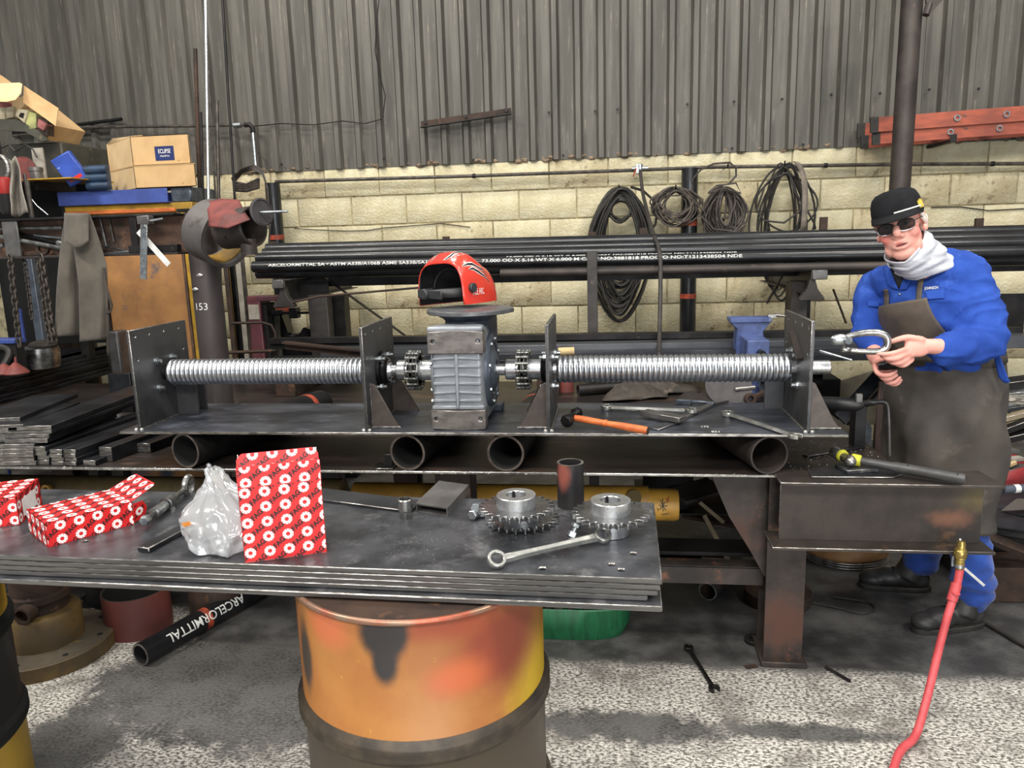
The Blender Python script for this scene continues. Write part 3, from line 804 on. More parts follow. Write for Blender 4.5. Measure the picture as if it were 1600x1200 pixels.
# ------------------------------------------------------------------ stack of plates on oil drums
SZ = 0.955
rotS = R(-1.05)
mat('stack_steel', (98, 100, 105), (58, 60, 64), rough=0.36, metal=0.62, scale=7, c3=(138, 138, 140), s3=11, lo3=0.50, hi3=0.74, bump=0.03)
fa = at(0, 867, z=SZ); fb = at(1035, 905, z=SZ); ba = at(1020, 785, z=SZ)
mat('edge_steel', (132, 130, 128), (92, 91, 90), rough=0.38, metal=0.8, scale=9, stretch=(0.3, 1, 6), bump=0.05)
ux = (fb-fa).normalized(); uy = Vector((-ux.y, ux.x, 0)); wd = (ba-fb).dot(uy)
def SP(a, b, z=SZ): return Vector((fb.x+ux.x*a+uy.x*b, fb.y+ux.y*a+uy.y*b, z))
def plate(zt, ra, rb, off, holes, label):
    b = MB()
    c = [SP(-2.35+ra, off, 0), SP(rb, off, 0), SP(rb, wd+off, 0), SP(-2.35+ra, wd+off, 0)]
    b.prism([(p.x, p.y) for p in c], zt-0.012, zt); b.m[2:] = [2]*4
    t = thing('steel_plate', label, 'steel plate', (fb.x-1.1, fb.y+0.2, zt-0.012), 'plates stacked on the oil drums')
    if holes: punched('plate', b, [(frame(SP(x, y, zt), (0, 0, 1)), 0.0075) for x, y in holes], ['stack_steel', 'cut_steel', 'edge_steel'], t, bevel=0.0022, bmat=1)
    else: obj('plate', b, ['stack_steel', 'cut_steel', 'edge_steel'], t, bevel=0.0022, bmat=1)
    return t
top = plate(SZ, 0, 0, 0, [(-0.10, 0.06), (-0.055, 0.12), (-0.24, 0.03), (-1.32, 0.09), (-0.08, 0.036), (-1.43, 0.24), (-1.0, 0.30)], 'topmost steel plate of the stack, carrying the sprockets and red boxes')
plate(SZ-0.0135, 0.03, -0.004, 0.002, [], 'second steel plate from the top of the stack on the drums')
plate(SZ-0.0265, -0.02, -0.008, 0.004, [], 'third steel plate from the top of the stack on the drums')
plate(SZ-0.0395, 0.01, -0.028, 0.006, [], 'fourth steel plate from the top, its end set back from the others')
plate(SZ-0.0525, 0.05, 0.0, -0.012, [], 'lowest steel plate of the stack, resting on the oil drums')
sw = MB(); random.seed(5)
for i in range(170):
    cx_, cy_ = random.choice(((-0.48, 0.17, ), (-0.40, 0.2), (-0.55, 0.1)))
    p = SP(cx_+random.gauss(0, 0.06), cy_+random.gauss(0, 0.05), SZ)
    s = random.uniform(0.0003, 0.0009); sw.ball((p.x, p.y, SZ+s*0.6), s, 4, 3)
o = obj('metal_filings', sw, 'tack_white', top); o['kind'] = 'stuff'

DR, DZ = 0.2925, SZ-0.0525-0.012
def drum_center(px, py, y, side):
    v = at(px, py, y=y); bt = math.atan2(v.x, v.y)
    cx = -2.0
    for _ in range(60):
        d = math.hypot(cx, y); ang = bt+side*math.asin(DR/d)
        cx = y*math.tan(ang)
    return cx
d1 = Vector((-0.446, 1.618, 0))
d2 = Vector((drum_center(33, 1040, 1.66, -1), 1.66, 0))
def onDrum(px, py, c=d1, r=0.286):
    v = _f + CR*((px-800)/FPX) + CD*((py-600)/FPX)
    ox, oy = -c.x, -c.y
    a = v.x**2+v.y**2; b = 2*(ox*v.x+oy*v.y); q = ox*ox+oy*oy-r*r
    t = (-b-math.sqrt(max(0, b*b-4*a*q)))/(2*a)
    return Vector((v.x*t-c.x, v.y*t-c.y, CAMH+v.z*t))
def sp_(px, py, r, col, lo=0.3, hi=1.1, wob=0.5): return (tuple(onDrum(px, py)), r, col, lo, hi, wob)
mat('drum_heat', (168, 114, 58), (152, 96, 50), rough=0.45, scale=4, bump=0.03, c3=(214, 168, 70), s3=20, lo3=0.66, hi3=0.72, spots=[
    sp_(845, 1100, (0.10, 0.22, 0.24), (204, 166, 42), 0.4, 1.1), sp_(800, 1160, (0.15, 0.15, 0.07), (206, 168, 44), 0.3, 1.1),
    sp_(785, 1005, (0.15, 0.15, 0.13), (132, 62, 42), 0.30, 1.1), sp_(700, 975, (0.2, 0.1, 0.05), (146, 70, 44), 0.2, 1.1), sp_(510, 980, (0.08, 0.08, 0.06), (190, 104, 66), 0.2, 1.1), sp_(715, 1060, (0.09, 0.09, 0.06), (180, 92, 52), 0.2, 1.1),
    sp_(598, 988, (0.060, 0.09, 0.078), (50, 46, 45), 0.62, 1.05, 0.35), sp_(601, 1035, (0.034, 0.06, 0.060), (50, 46, 45), 0.5, 1.1, 0.3), sp_(478, 1025, (0.030, 0.06, 0.10), (66, 58, 52), 0.45, 1.1, 0.4), ((0, 0, 0.20), (3, 3, 0.375), (74, 64, 52), 0.98, 1.0)])
mat('drum_yellow', (186, 150, 44), (158, 122, 36), rough=0.45, scale=4, bump=0.03, c3=(96, 84, 48), s3=9, lo3=0.6, hi3=0.7,
    spots=[((0, 0, 0.445), (30, 30, 0.15), (30, 29, 29), 0.98, 1.0)])
mat('drum_band', (84, 74, 62), (60, 54, 48), rough=0.5, metal=0.3, scale=14, c3=(168, 130, 50), s3=16, lo3=0.66, hi3=0.74)
def oil_drum(c, mt, label, hm):
    t = thing('oil_drum', label, 'oil drum', c)
    B = 0.2855
    def bead(z): return [(B, z-0.030), (B+0.011, z-0.016), (B+0.013, z-0.012), (B+0.008, z), (B+0.013, z+0.012), (B+0.011, z+0.016), (B, z+0.030)]
    pr = [(B, 0.012)]+bead(0.30)[0:1]+[(B, 0.27)]+bead(0.30)+bead(0.59)+[(B, DZ-0.016)]
    pr = [(B, 0.012)]+bead(0.30)+bead(0.59)+[(B, DZ-0.016), (B, DZ-0.016)]
    m = MB().lathe(pr, 72, Matrix.Translation(c))
    m.f = [q for q in m.f if len(q) == 4]; m.m = m.m[:len(m.f)]
    obj('body', m, mt, t, origin=c, smooth=50)
    for z in (0.59, 0.30):
        m = MB().lathe([(a+0.0008, b) for a, b in bead(z)], 72, Matrix.Translation(c)); m.f = [q for q in m.f if len(q) == 4]; m.m = m.m[:len(m.f)]
        obj('rolling_hoop', m, hm, t, smooth=50)
    obj('rim', MB().tube([(c.x+(B+0.003)*math.cos(2*PI*i/72), c.y+(B+0.003)*math.sin(2*PI*i/72), DZ-0.0072) for i in range(72)], 0.007, 8, closed=True), 'rim_worn' if 'rim_worn' in MATS else (mat('rim_worn', (150, 128, 108), (170, 84, 62), rough=0.35, metal=0.6, scale=9), 'rim_worn')[1], t, smooth=60)
    obj('chime', MB().tube([(c.x+(B+0.002)*math.cos(2*PI*i/72), c.y+(B+0.002)*math.sin(2*PI*i/72), 0.0072) for i in range(72)], 0.007, 6, closed=True), hm, t, smooth=60)
    obj('lid', MB().lathe([(B-0.002, DZ-0.004), (B-0.006, DZ-0.018), (0.20, DZ-0.018), (0.19, DZ-0.015), (0, DZ-0.015)], 72, Matrix.Translation(c)), 'rust_brown', t, smooth=60)
    for ang, r in ((-2.0, 0.028), (1.2, 0.014)):
        obj('bung', MB().lathe([(r+0.006, 0), (r, 0.006), (0, 0.006)], 16, Matrix.Translation((c.x+0.2*math.cos(ang), c.y+0.2*math.sin(ang), DZ-0.017))), 'dark_steel', t)
oil_drum(d1, 'drum_heat', 'heat-scorched orange oil drum under the plate stack', 'drum_band')
oil_drum(d2, 'drum_yellow', 'yellow and black oil drum at the left edge under the plates', 'void_black')

# ------------------------------------------------------------------ red cartons with printed rings and lettering
mat('carton_red', (212, 30, 32), (194, 26, 28), rough=0.5, scale=12, coat=0.15)
mat('carton_white', (240, 236, 232), (226, 220, 216), rough=0.55, scale=20)
mat('carton_ink', (30, 22, 22), (22, 18, 18), rough=0.5, scale=20)
mat('carton_card', (196, 188, 176), (170, 162, 150), rough=0.85, scale=20)
def clip(poly, x0, x1, y0, y1):
    for ax, lim, sg in ((0, x0, 1), (0, x1, -1), (1, y0, 1), (1, y1, -1)):
        out = []
        for i in range(len(poly)):
            a, b = poly[i-1], poly[i]
            ia, ib = sg*(a[ax]-lim) >= 0, sg*(b[ax]-lim) >= 0
            if ia != ib:
                t = (lim-a[ax])/(b[ax]-a[ax]); out.append((a[0]+(b[0]-a[0])*t, a[1]+(b[1]-a[1])*t))
            if ib: out.append(b)
        poly = out
        if len(poly) < 3: return []
    return poly
def printed(T, x0, x1, y0, y1, parent, px=0.0400, py=0.0335, ox=0.012, oy=0.02, sc=1.0, lift=0.0005):
    """rings and lettering on a rectangle of the local xy plane of T"""
    ink = MB(); wh = MB()
    def put(m, poly):
        q = clip(poly, x0, x1, y0, y1)
        if q: m.add([(a, b, lift) for a, b in q], [tuple(range(len(q)))], 0, T)
    v, f, wt = text_mb('FAG', 0.0152*sc, 0.035)
    ca, sa = math.cos(R(41)), math.sin(R(41))
    for j in range(-2, int((y1-y0)/py)+3):
        for i in range(-3, int((x1-x0)/px)+3):
            cx = x0+ox+i*px; cy = y0+oy+j*py
            n = 10
            for k in range(n):
                a0 = 2*PI*k/n; a1 = 2*PI*(k+1)/n; am = a0+(a1-a0)*0.78
                put(wh, [(cx+r*sc*math.cos(a), cy+r*sc*math.sin(a)) for r, a in ((0.0047, a0), (0.0088, a0), (0.0088, a1), (0.0047, a1))])
                put(wh, [(cx+r*sc*math.cos(a), cy+r*sc*math.sin(a)) for r, a in ((0.0087, a0), (0.0118, a0), (0.0118, am), (0.0087, am))])
            tx, ty = cx+0.0075, cy+0.0055+0.0
            tx, ty = cx+px*0.5-ca*wt*0.5+sa*0.0054, cy+py*0.5-sa*wt*0.5-ca*0.0054
            for q in f:
                put(ink, [(tx+v[w_][0]*ca-v[w_][1]*sa, ty+v[w_][0]*sa+v[w_][1]*ca) for w_ in q])
    if wh.f: o = obj('printed_rings', wh, 'carton_white', parent, smooth=0); o['kind'] = 'stuff'
    if ink.f: o = obj('printed_lettering', ink, 'carton_ink', parent, smooth=0); o['kind'] = 'stuff'
def face(o, x, y):
    """matrix with origin o, local x and y along the given world directions"""
    x = Vector(x).normalized(); y = Vector(y).normalized(); z = x.cross(y)
    m = Matrix((x, y, z)).transposed().to_4x4(); m.translation = o
    return m
# upright box
a = at(383, 880, z=SZ); b = at(511, 863, z=SZ); e = (b-a).normalized(); nrm = Vector((-e.y, e.x, 0)); Wb = (b-a).length
zt = at(370, 712, y=a.y).z
t = thing('bearing_carton', 'red printed carton standing upright with its lid flap raised', 'box', (a+b)/2, 'red bearing cartons')
up = Vector((0, 0, 1)); dp = 0.085
def panel(o_, x, y, w_, h_, mb, th=0.0012):
    F = face(o_, x, y); mb.box(0, w_, 0, h_, -th, 0, 0, F); return F
zb = SZ+(zt-SZ)*0.70; hb = zb-SZ
m = MB()
F = panel(a, e, up, Wb, hb, m); printed(F, 0.001, Wb-0.001, 0.001, hb-0.001, t)
obj('front_panel', m, ['carton_red'], t)
obj('side_panel', (lambda q: (panel(a+nrm*dp, -nrm, up, dp, hb, q), q)[1])(MB()), 'carton_red', t)
obj('side_panel', (lambda q: (panel(b, nrm, up, dp, hb, q), q)[1])(MB()), 'carton_red', t)
obj('back_panel', (lambda q: (panel(b+nrm*dp, -e, up, Wb, hb, q), q)[1])(MB()), 'carton_red', t)
obj('bottom_panel', (lambda q: (panel(a+up*0.0013, e, nrm, Wb, dp, q), q)[1])(MB()), 'carton_card', t)
ft = Vector((0, 0, 1))*0.999+nrm*0.03
hl = (zt-SZ)*0.19; h2 = (zt-SZ)*0.115
F1 = face(a+up*hb, e, ft)
m = MB().box(0, Wb, 0, hl, -0.0012, 0, 0, F1); obj('lid_flap', m, 'carton_red', t)
printed(F1, 0.001, Wb-0.001, 0.001, hl-0.001, t, ox=0.012+0.004, oy=0.008)
F2 = face(a+up*hb+ft.normalized()*hl, e, (up*0.94+nrm*0.34))
c_ = 0.014
m = MB().prism([(0.002, 0), (Wb-0.002, 0), (Wb-0.002, h2-c_), (Wb-0.006, h2-c_*0.4), (Wb-c_, h2), (c_, h2), (0.006, h2-c_*0.4), (0.002, h2-c_)], -0.0012, 0, F2)
obj('tuck_flap', m, 'carton_red', t); printed(F2, 0.005, Wb-0.005, 0.001, h2-0.001, t, ox=0.03, oy=0.0225)
# open box lying on its side
a = at(75, 856, z=SZ); b = at(214, 818, z=SZ); e = (b-a).normalized(); nrm = Vector((-e.y, e.x, 0)); Wb = (b-a).length*1.0; dp = 0.150; hb = 0.058
t = thing('bearing_carton', 'open red printed carton lying flat, its lid flap lifted at the right end', 'box', (a+b)/2, 'red bearing cartons')
def box_panels(t, a, e, nrm, Wb, dp, hb, skip=()):
    b = a+e*Wb
    for nm, o_, x, y, w_, h_, ox, oy in (('front_panel', a, e, up, Wb, hb, 0.03, 0.012), ('end_panel', a+nrm*dp, -nrm, up, dp, hb, 0.012, 0.014), ('top_panel', a+up*hb, e, nrm, Wb, dp, 0.02, 0.014),
                                         ('end_panel', b, nrm, up, dp, hb, 0.012, 0.014), ('back_panel', b+nrm*dp, -e, up, Wb, hb, 0.02, 0.014), ('bottom_panel', a+up*0.0013, e, nrm, Wb, dp, 0.02, 0.012)):
        if (nm, ox) in skip or nm in skip: continue
        m = MB(); F = panel(o_, x, y, w_, h_, m); obj(nm, m, 'carton_red', t)
        if nm not in ('bottom_panel', 'back_panel'): printed(F, 0.001, w_-0.001, 0.001, h_-0.001, t, ox=ox, oy=oy)
box_panels(t, a, e, nrm, Wb*0.97, dp, hb, skip=('end_panelx',))
F = face(a+up*hb+e*Wb*0.97, nrm*-1, (e*0.90+up*0.44))
F = face(a+up*hb+e*Wb*0.97+nrm*dp, -nrm, (e*0.92+up*0.39))
m = MB().prism([(0, 0), (dp, 0), (dp-0.006, 0.058), (dp-0.016, 0.07), (0.012, 0.07), (0.004, 0.058)], 0, 0.0012, F); obj('lid_flap', m, 'carton_red', t); printed(face(F.translation+Vector((0, 0, 0.0016)), -nrm, (e*0.92+up*0.39)), 0.004, dp-0.004, 0.002, 0.066, t, ox=0.014, oy=0.018)
F = face(a+e*Wb*0.97+Vector((0, 0, 0.004)), e*0.9+nrm*0.42, up*0.95-nrm*0.2)
m = MB().prism([(0, 0), (0.035, 0.006), (0.042, 0.03), (0.03, 0.05), (0, 0.052)], -0.0012, 0, F); obj('end_flap', m, 'carton_red', t); printed(F, 0.001, 0.032, 0.006, 0.046, t, ox=0.016, oy=0.02)
# carton cut by the left edge of the picture
b = at(31, 820, z=SZ); e = Vector((0.93, 0.36, 0)).normalized(); nrm = Vector((-e.y, e.x, 0)); Wb = 0.20; dp = 0.16; hb = 0.072
a = b-e*Wb
t = thing('bearing_carton', 'closed red printed carton beyond the open one, with a white label on its end', 'box', (a+b)/2, 'red bearing cartons')
box_panels(t, a, e, nrm, Wb, dp, hb)
F = face(b, nrm, up); obj('paper_label', MB().box(0.03, 0.12, 0.012, 0.056, 0.0008, 0.0012, 0, F), 'carton_white', t)

# ------------------------------------------------------------------ clear plastic bag
def bag_mat():
    m, nt, b = _new('clear_bag'); L = nt.links.new
    out = nt.nodes['Material Output']
    g = N(nt, 'ShaderNodeBsdfGlossy'); g.inputs['Roughness'].default_value = 0.12; g.inputs['Color'].default_value = (0.95, 0.96, 0.97, 1)
    d = N(nt, 'ShaderNodeBsdfDiffuse'); d.inputs['Color'].default_value = (0.80, 0.82, 0.83, 1)
    tl = N(nt, 'ShaderNodeBsdfTranslucent'); tl.inputs['Color'].default_value = (0.8, 0.82, 0.83, 1)
    tr = N(nt, 'ShaderNodeBsdfTransparent'); tr.inputs['Color'].default_value = (0.93, 0.94, 0.95, 1)
    a1 = N(nt, 'ShaderNodeMixShader'); a1.inputs[0].default_value = 0.5; L(d.outputs[0], a1.inputs[1]); L(tl.outputs[0], a1.inputs[2])
    a2 = N(nt, 'ShaderNodeMixShader'); a2.inputs[0].default_value = 0.50; L(tr.outputs[0], a2.inputs[1]); L(a1.outputs[0], a2.inputs[2])
    fr = N(nt, 'ShaderNodeFresnel'); fr.inputs[0].default_value = 1.5
    a3 = N(nt, 'ShaderNodeMixShader'); L(mth(nt, 'ADD', fr.outputs[0], 0.06, True), a3.inputs[0]); L(a2.outputs[0], a3.inputs[1]); L(g.outputs[0], a3.inputs[2])
    L(a3.outputs[0], out.inputs['Surface'])
    MATS['clear_bag'] = m
bag_mat()
from mathutils import noise as mn
c = at(322, 880, z=SZ)+Vector((0.0, 0.085, 0))
def bagf(u, v):
    q = u*2*PI; 
    zz = v
    prof = (0.50+0.55*math.sin(PI*min(1, zz*1.15+0.12)))*(1-0.72*max(0, zz-0.55)/0.45)
    r = 0.092*prof
    cr = 0.022*mn.noise(Vector((math.cos(q)*1.8, math.sin(q)*1.8, zz*1.8+3)))-0.016*(abs(mn.noise(Vector((math.cos(q)*2.3+zz, math.sin(q)*2.3, zz*2.6+8))))*2-0.5)-0.006*abs(mn.noise(Vector((math.cos(q)*4.5, math.sin(q)*4.5+zz*2, zz*5))))
    r += cr
    return (c.x+r*math.cos(q)*1.05-0.045*zz*zz, c.y+r*math.sin(q)*0.8+0.05*zz, SZ+0.006+0.165*zz+0.010*mn.noise(Vector((math.cos(q)*2, math.sin(q)*2, 1.7))))
t = thing('plastic_bag', 'crumpled clear plastic bag beside the upright red carton', 'bag', c)
bg = MB().grid(bagf, 72, 30, wrap=True)
n0 = len(bg.v); bg.add([bagf(i/72, 0) for i in range(72)][::-1], [tuple(range(72))])
obj('bag', bg, 'clear_bag', t, smooth=50)
mat('bag_orange', (226, 150, 60), (210, 130, 50), rough=0.6, scale=20)
obj('orange_print', MB().bc((0, 0, 0), (0.034, 0.002, 0.009), 0, TR((c.x-0.055, c.y-0.054, SZ+0.075), (0.1, -0.35, -0.5))).bc((0, 0, 0), (0.016, 0.002, 0.012), 0, TR((c.x-0.083, c.y-0.02, SZ+0.07), (0, 0.2, -1.0))), 'bag_orange', t)
mat('tan_card', (206, 182, 136), (186, 162, 118), rough=0.85, scale=14)
q = at(362, 780, z=SZ)
obj('header_card', MB().bc((0, 0, 0.03), (0.050, 0.002, 0.034), 0, TR((q.x+0.0, q.y-0.09, SZ+0.06), (-0.3, 0.45, -0.25))), 'tan_card', t)

# ------------------------------------------------------------------ tools and parts on the plates
p, q = at(224, 815, z=SZ+0.02), at(292, 762, z=SZ+0.02)
dirv = (q-p).normalized(); F = frame(p, dirv)
t = thing('turnbuckle', 'steel threaded puller screw lying behind the clear plastic bag', 'tool', (p.x, p.y, SZ))
Lq = (q-p).length
b = MB().lathe([(0.0, 0.0), (0.010, 0.0), (0.0125, 0.004), (0.0125, 0.018), (0.008, 0.02), (0.008, 0.03)], 6, F); obj('hex_end', b, 'zinc', t)
obj('rod', MB().cyl(0.0075, 0.018, Lq, 14, F), 'chrome_tool', t)
pr = []
for i in range(10): pr += [(0.0085, 0.055+i*0.006), (0.0135, 0.057+i*0.006), (0.0135, 0.0595+i*0.006), (0.0085, 0.0608+i*0.006)]
obj('thread', MB().lathe(pr, 14, F), 'chrome_tool', t)
obj('collar', MB().lathe([(0.009, 0.12), (0.017, 0.122), (0.017, 0.152), (0.011, 0.156), (0.011, 0.18), (0.008, 0.19)], 18, F), 'chrome_tool', t)
obj('eye', MB().tube([F @ Vector((0.0, 0.026*math.cos(2*PI*i/20), Lq+0.012+0.026*math.sin(2*PI*i/20))) for i in range(20)], 0.0085, 8, closed=True), 'chrome_tool', t)
obj('side_arm', MB().tube([F @ Vector((0, 0, 0.135)), F @ Vector((0.02, 0.04, 0.14)), F @ Vector((0.025, 0.075, 0.155))], 0.007, 8), 'chrome_tool', t)
a, b = at(224, 864, z=SZ), at(300, 823, z=SZ)
tag(obj('flat_bar', MB().bar(a+Vector((0, 0, 0.007)), b+Vector((0, 0, 0.007)), 0.032, 0.012), ['plate_steel', 'cut_steel'], bevel=0.002, bmat=1), 'short steel flat bar partly under the clear plastic bag', 'steel bar')
# long flat bar and rectangular tube
a, b, c3, d3 = at(500, 770, z=SZ), at(545, 768, z=SZ), at(648, 790, z=SZ), at(640, 803, z=SZ)
tag(obj('flat_bar', MB().prism([(q.x, q.y) for q in (at(496, 784, z=SZ), at(640, 803, z=SZ), at(660, 786, z=SZ), at(500, 766, z=SZ))], SZ+0.0002, SZ+0.008), ['plate_steel', 'cut_steel'], bevel=0.0015, bmat=1), 'long thin flat bar lying between the upright red carton and the socket', 'steel bar')
a = at(650, 800, z=SZ); b = at(700, 808, z=SZ); c3 = at(728, 776, z=SZ); d = (c3-b)
e1 = (b-a); wdt = e1.length; e2 = d.normalized(); Ln = d.length+0.03
hgt = 0.024; th = 0.004
F = face(a, e1, e2)
t = thing('square_tube', 'short rectangular steel tube offcut lying behind the socket', 'steel tube', a)
m = MB()
for x0, x1, z0, z1 in ((0, wdt, hgt-th, hgt), (0, wdt, 0, th), (0, th, th, hgt-th), (wdt-th, wdt, th, hgt-th)): m.box(x0, x1, 0, Ln, z0+0.0003, z1, 0, F)
obj('tube', m, ['tube_grey' if 'tube_grey' in MATS else (mat('tube_grey', (120, 118, 116), (92, 90, 89), rough=0.4, metal=0.6, scale=10), 'tube_grey')[1]], t)
# socket
c = at(632, 812, z=SZ)+Vector((0, 0.014, 0))
t = thing('socket', 'chrome hex socket standing on its end on the plates', 'socket', c)
obj('socket_body', MB().lathe([(0.0145, 0), (0.015, 0.001), (0.015, 0.017), (0.0185, 0.021), (0.0185, 0.047), (0.0165, 0.049), (0.0135, 0.049), (0.0125, 0.028), (0, 0.028)], 28, Matrix.Translation(c)), 'chrome_tool', t)
# hex bolts
bm = MB(); hexbolt(bm, Matrix.Identity(4), 0.0125, 0.009, 0.0); bm.cyl(0.0065, -0.034, 0, 10); bm.lathe([(0.0135, -0.024), (0.0135, -0.012)], 6)
bolt0 = obj('hex_bolt', bm, 'zinc', origin=(0, 0, 0))
for i, (px, py, h, ax, lab) in enumerate(((740, 804, 0.0125, (-0.35, -0.93, 0.05), 'zinc bolt lying lowest of the three beside the left sprocket pair'), (744, 794, 0.026, (-0.1, -1, 0.25), 'zinc bolt resting on top of the two others beside the sprockets'),
                                   (754, 800, 0.0125, (0.25, -0.95, 0.02), 'zinc bolt lying closest to the left sprocket pair'))):
    o = bolt0 if i == 0 else bolt0.copy()
    if i: COL.objects.link(o)
    p = at(px, py, z=SZ+h); o.matrix_world = frame(p, ax); tag(o, lab, 'bolt', 'loose zinc bolts on the plates')
o = bolt0.copy(); COL.objects.link(o); o.matrix_world = frame(at(900, 826, z=SZ+0.013), (0.35, 0.35, 0.75)); o.matrix_world.translation.z = SZ+0.016
tag(o, 'zinc bolt standing on its shank end beside the ring spanner', 'bolt', 'loose zinc bolts on the plates')
# sprockets
def sprocket(c, z, below, above, label, rb=0.043, ra=0.046):
    t = thing('sprocket', label, 'sprocket', (c.x, c.y, z), 'machined sprockets on the plates')
    n = 25; poly = []; r0, r1 = 0.0750, 0.0885
    for i in range(n):
        a = 2*PI*i/n; s = 2*PI/n
        for fr, r in ((0.0, r0), (0.12, r0-0.001), (0.30, r0+0.004), (0.44, r1), (0.62, r1), (0.76, r0+0.004), (0.94, r0-0.001)): poly.append((r*math.cos(a+fr*s), r*math.sin(a+fr*s)))
    X_ = Matrix.Translation((c.x, c.y, z))
    k = len(poly); m = MB(); ri = 0.03
    zt_ = below+0.012
    m.v = [X_ @ Vector((x, y, below)) for x, y in poly]+[X_ @ Vector((x, y, zt_)) for x, y in poly]+[X_ @ Vector((x*ri/math.hypot(x, y), y*ri/math.hypot(x, y), below)) for x, y in poly]+[X_ @ Vector((x*ri/math.hypot(x, y), y*ri/math.hypot(x, y), zt_)) for x, y in poly]
    m.f = [(i, (i+1) % k, k+(i+1) % k, k+i) for i in range(k)]+[(k+i, k+(i+1) % k, 3*k+(i+1) % k, 3*k+i) for i in range(k)]+[((i+1) % k, i, 2*k+i, 2*k+(i+1) % k) for i in range(k)]
    m.m = [0]*len(m.f)
    obj('toothed_plate', m, 'sprocket_steel', t, bevel=0.0008)
    if below > 0.002: obj('hub', MB().lathe([(0.019, 0), (rb-0.001, 0), (rb, 0.001), (rb, below)], 36, X_), 'machined_steel', t)
    zz = zt_
    obj('hub', MB().lathe([(ra, zz), (ra, zz+above-0.0015), (ra-0.0015, zz+above), (0.0245, zz+above), (0.023, zz+above-0.0015), (0.023, zz-0.01)], 40, X_), 'machined_steel', t)
    obj('keyway', MB().box(-0.026, -0.020, -0.003, 0.003, zz, zz+above-0.0005, 0, X_ @ rz(-1.2)), 'dark_steel', t)
mat('sprocket_steel', (168, 168, 168), (132, 131, 130), rough=0.26, metal=0.95, scale=18)
c = at(816, 815, z=SZ); sprocket(c, SZ+0.0004, 0.001, 0.036, 'lower sprocket of the stacked pair beside the pipe stub')
c = at(807, 795, z=SZ+0.052); sprocket(c, SZ+0.0476, 0.001, 0.027, 'upper sprocket of the stacked pair, on top of another')
c = at(954, 803, z=SZ+0.046); sprocket(c, SZ+0.0004, 0.040, 0.028, 'single machined sprocket near the right end of the plates')
# pipe stub
c = at(892, 790, z=SZ); hS = at(892, 722, y=c.y).z-SZ
mat('stub_paint', (34, 34, 37), (50, 46, 46), rough=0.45, metal=0.3, scale=8, spots=[((-0.02, -0.03, 0.09), (0.025, 0.03, 0.05), (146, 82, 70), 0.3, 1.1, 0.6)])
hollow('pipe_stub', (c.x, c.y, SZ+0.0003), (c.x, c.y, SZ+hS), 0.0335, 0.0275, 'stub_paint', 'upright black and rust red pipe stub between the sprockets', 'pipe', cut='cut_steel')

# ------------------------------------------------------------------ spanners
def spanner(name, a, b, r1, r2, kind, label, w=0.011, th=0.007, mt='chrome_tool', rise=0.0, up=(0, 0, 1), nm='spanner'):
    a = Vector(a); b = Vector(b); e = (b-a); Ls = e.length; e.normalize()
    upv = Vector(up); y = upv.cross(e).normalized(); z = e.cross(y)
    F = Matrix((e, y, z)).transposed().to_4x4(); F.translation = a
    m = MB()
    m.lathe([(r1, -th*0.6), (r1+0.001, 0), (r1, th*0.6), (r1*0.68, th*0.6), (r1*0.64, 0), (r1*0.68, -th*0.6)], 24, F, closed=True)
    s0, s1 = r1*0.9, Ls-r2*0.9
    k = 6
    v = []; f = []
    for i in range(k+1):
        s = i/k; x = s0+(s1-s0)*s; ww = w*(0.85+0.25*abs(2*s-1)**2); zz = rise*math.sin(PI*s)**0.5 if rise else 0
        v += [(x, -ww, zz-th*0.3), (x, -ww*0.5, zz+th*0.45), (x, ww*0.5, zz+th*0.45), (x, ww, zz-th*0.3), (x, ww*0.5, zz-th*0.45), (x, -ww*0.5, zz-th*0.45)]
    for i in range(k):
        for j in range(6): f.append((i*6+j, i*6+(j+1) % 6, (i+1)*6+(j+1) % 6, (i+1)*6+j))
    f += [tuple(range(5, -1, -1)), tuple(k*6+j for j in range(6))]
    m.add(v, f, 0, F)
    G = F @ Matrix.Translation((Ls, 0, 0))
    if kind == 'ring':
        m.lathe([(r2, -th*0.6), (r2+0.001, 0), (r2, th*0.6), (r2*0.68, th*0.6), (r2*0.64, 0), (r2*0.68, -th*0.6)], 24, G, closed=True)
    else:
        P = []
        for i in range(13): q = R(40+280*i/12); P.append((r2*math.cos(q), r2*math.sin(q)))
        P += [(r2*0.75, -r2*0.42), (-r2*0.15, -r2*0.42), (-r2*0.4, 0), (-r2*0.15, r2*0.42), (r2*0.75, r2*0.42)]
        half = len(P)
        m.prism(P, -th*0.5, th*0.5, G @ rz(R(15)))
    return tag(obj(nm, m, mt, bevel=0.0008), label, 'spanner')
a, b = at(776, 874, z=SZ+0.0165), at(942, 836, z=SZ+0.020)
spanner('s', a, b, 0.0195, 0.0185, 'ring', 'double ring spanner lying across the front of the plates', 0.0105, 0.011, 'spanner_satin' if 'spanner_satin' in MATS else (mat('spanner_satin', (190, 190, 184), (150, 150, 145), rough=0.3, metal=0.85, scale=20), 'spanner_satin')[1], up=(0.12, -0.62, 0.78))
PT = PZ+0.001
a, b = at(948, 636, z=PT+0.012), at(1080, 641, z=PT+0.02)
spanner('s', a, b, 0.024, 0.026, 'open', 'combination spanner lying level on the machine base beside black bars', 0.013, 0.014, 'spanner_satin')
a, b = at(1137, 646, z=PT+0.012), at(1243, 681, z=PT+0.008)
spanner('s', a, b, 0.023, 0.025, 'open', 'combination spanner lying aslant at the front right of the machine base', 0.012, 0.013, 'spanner_satin')
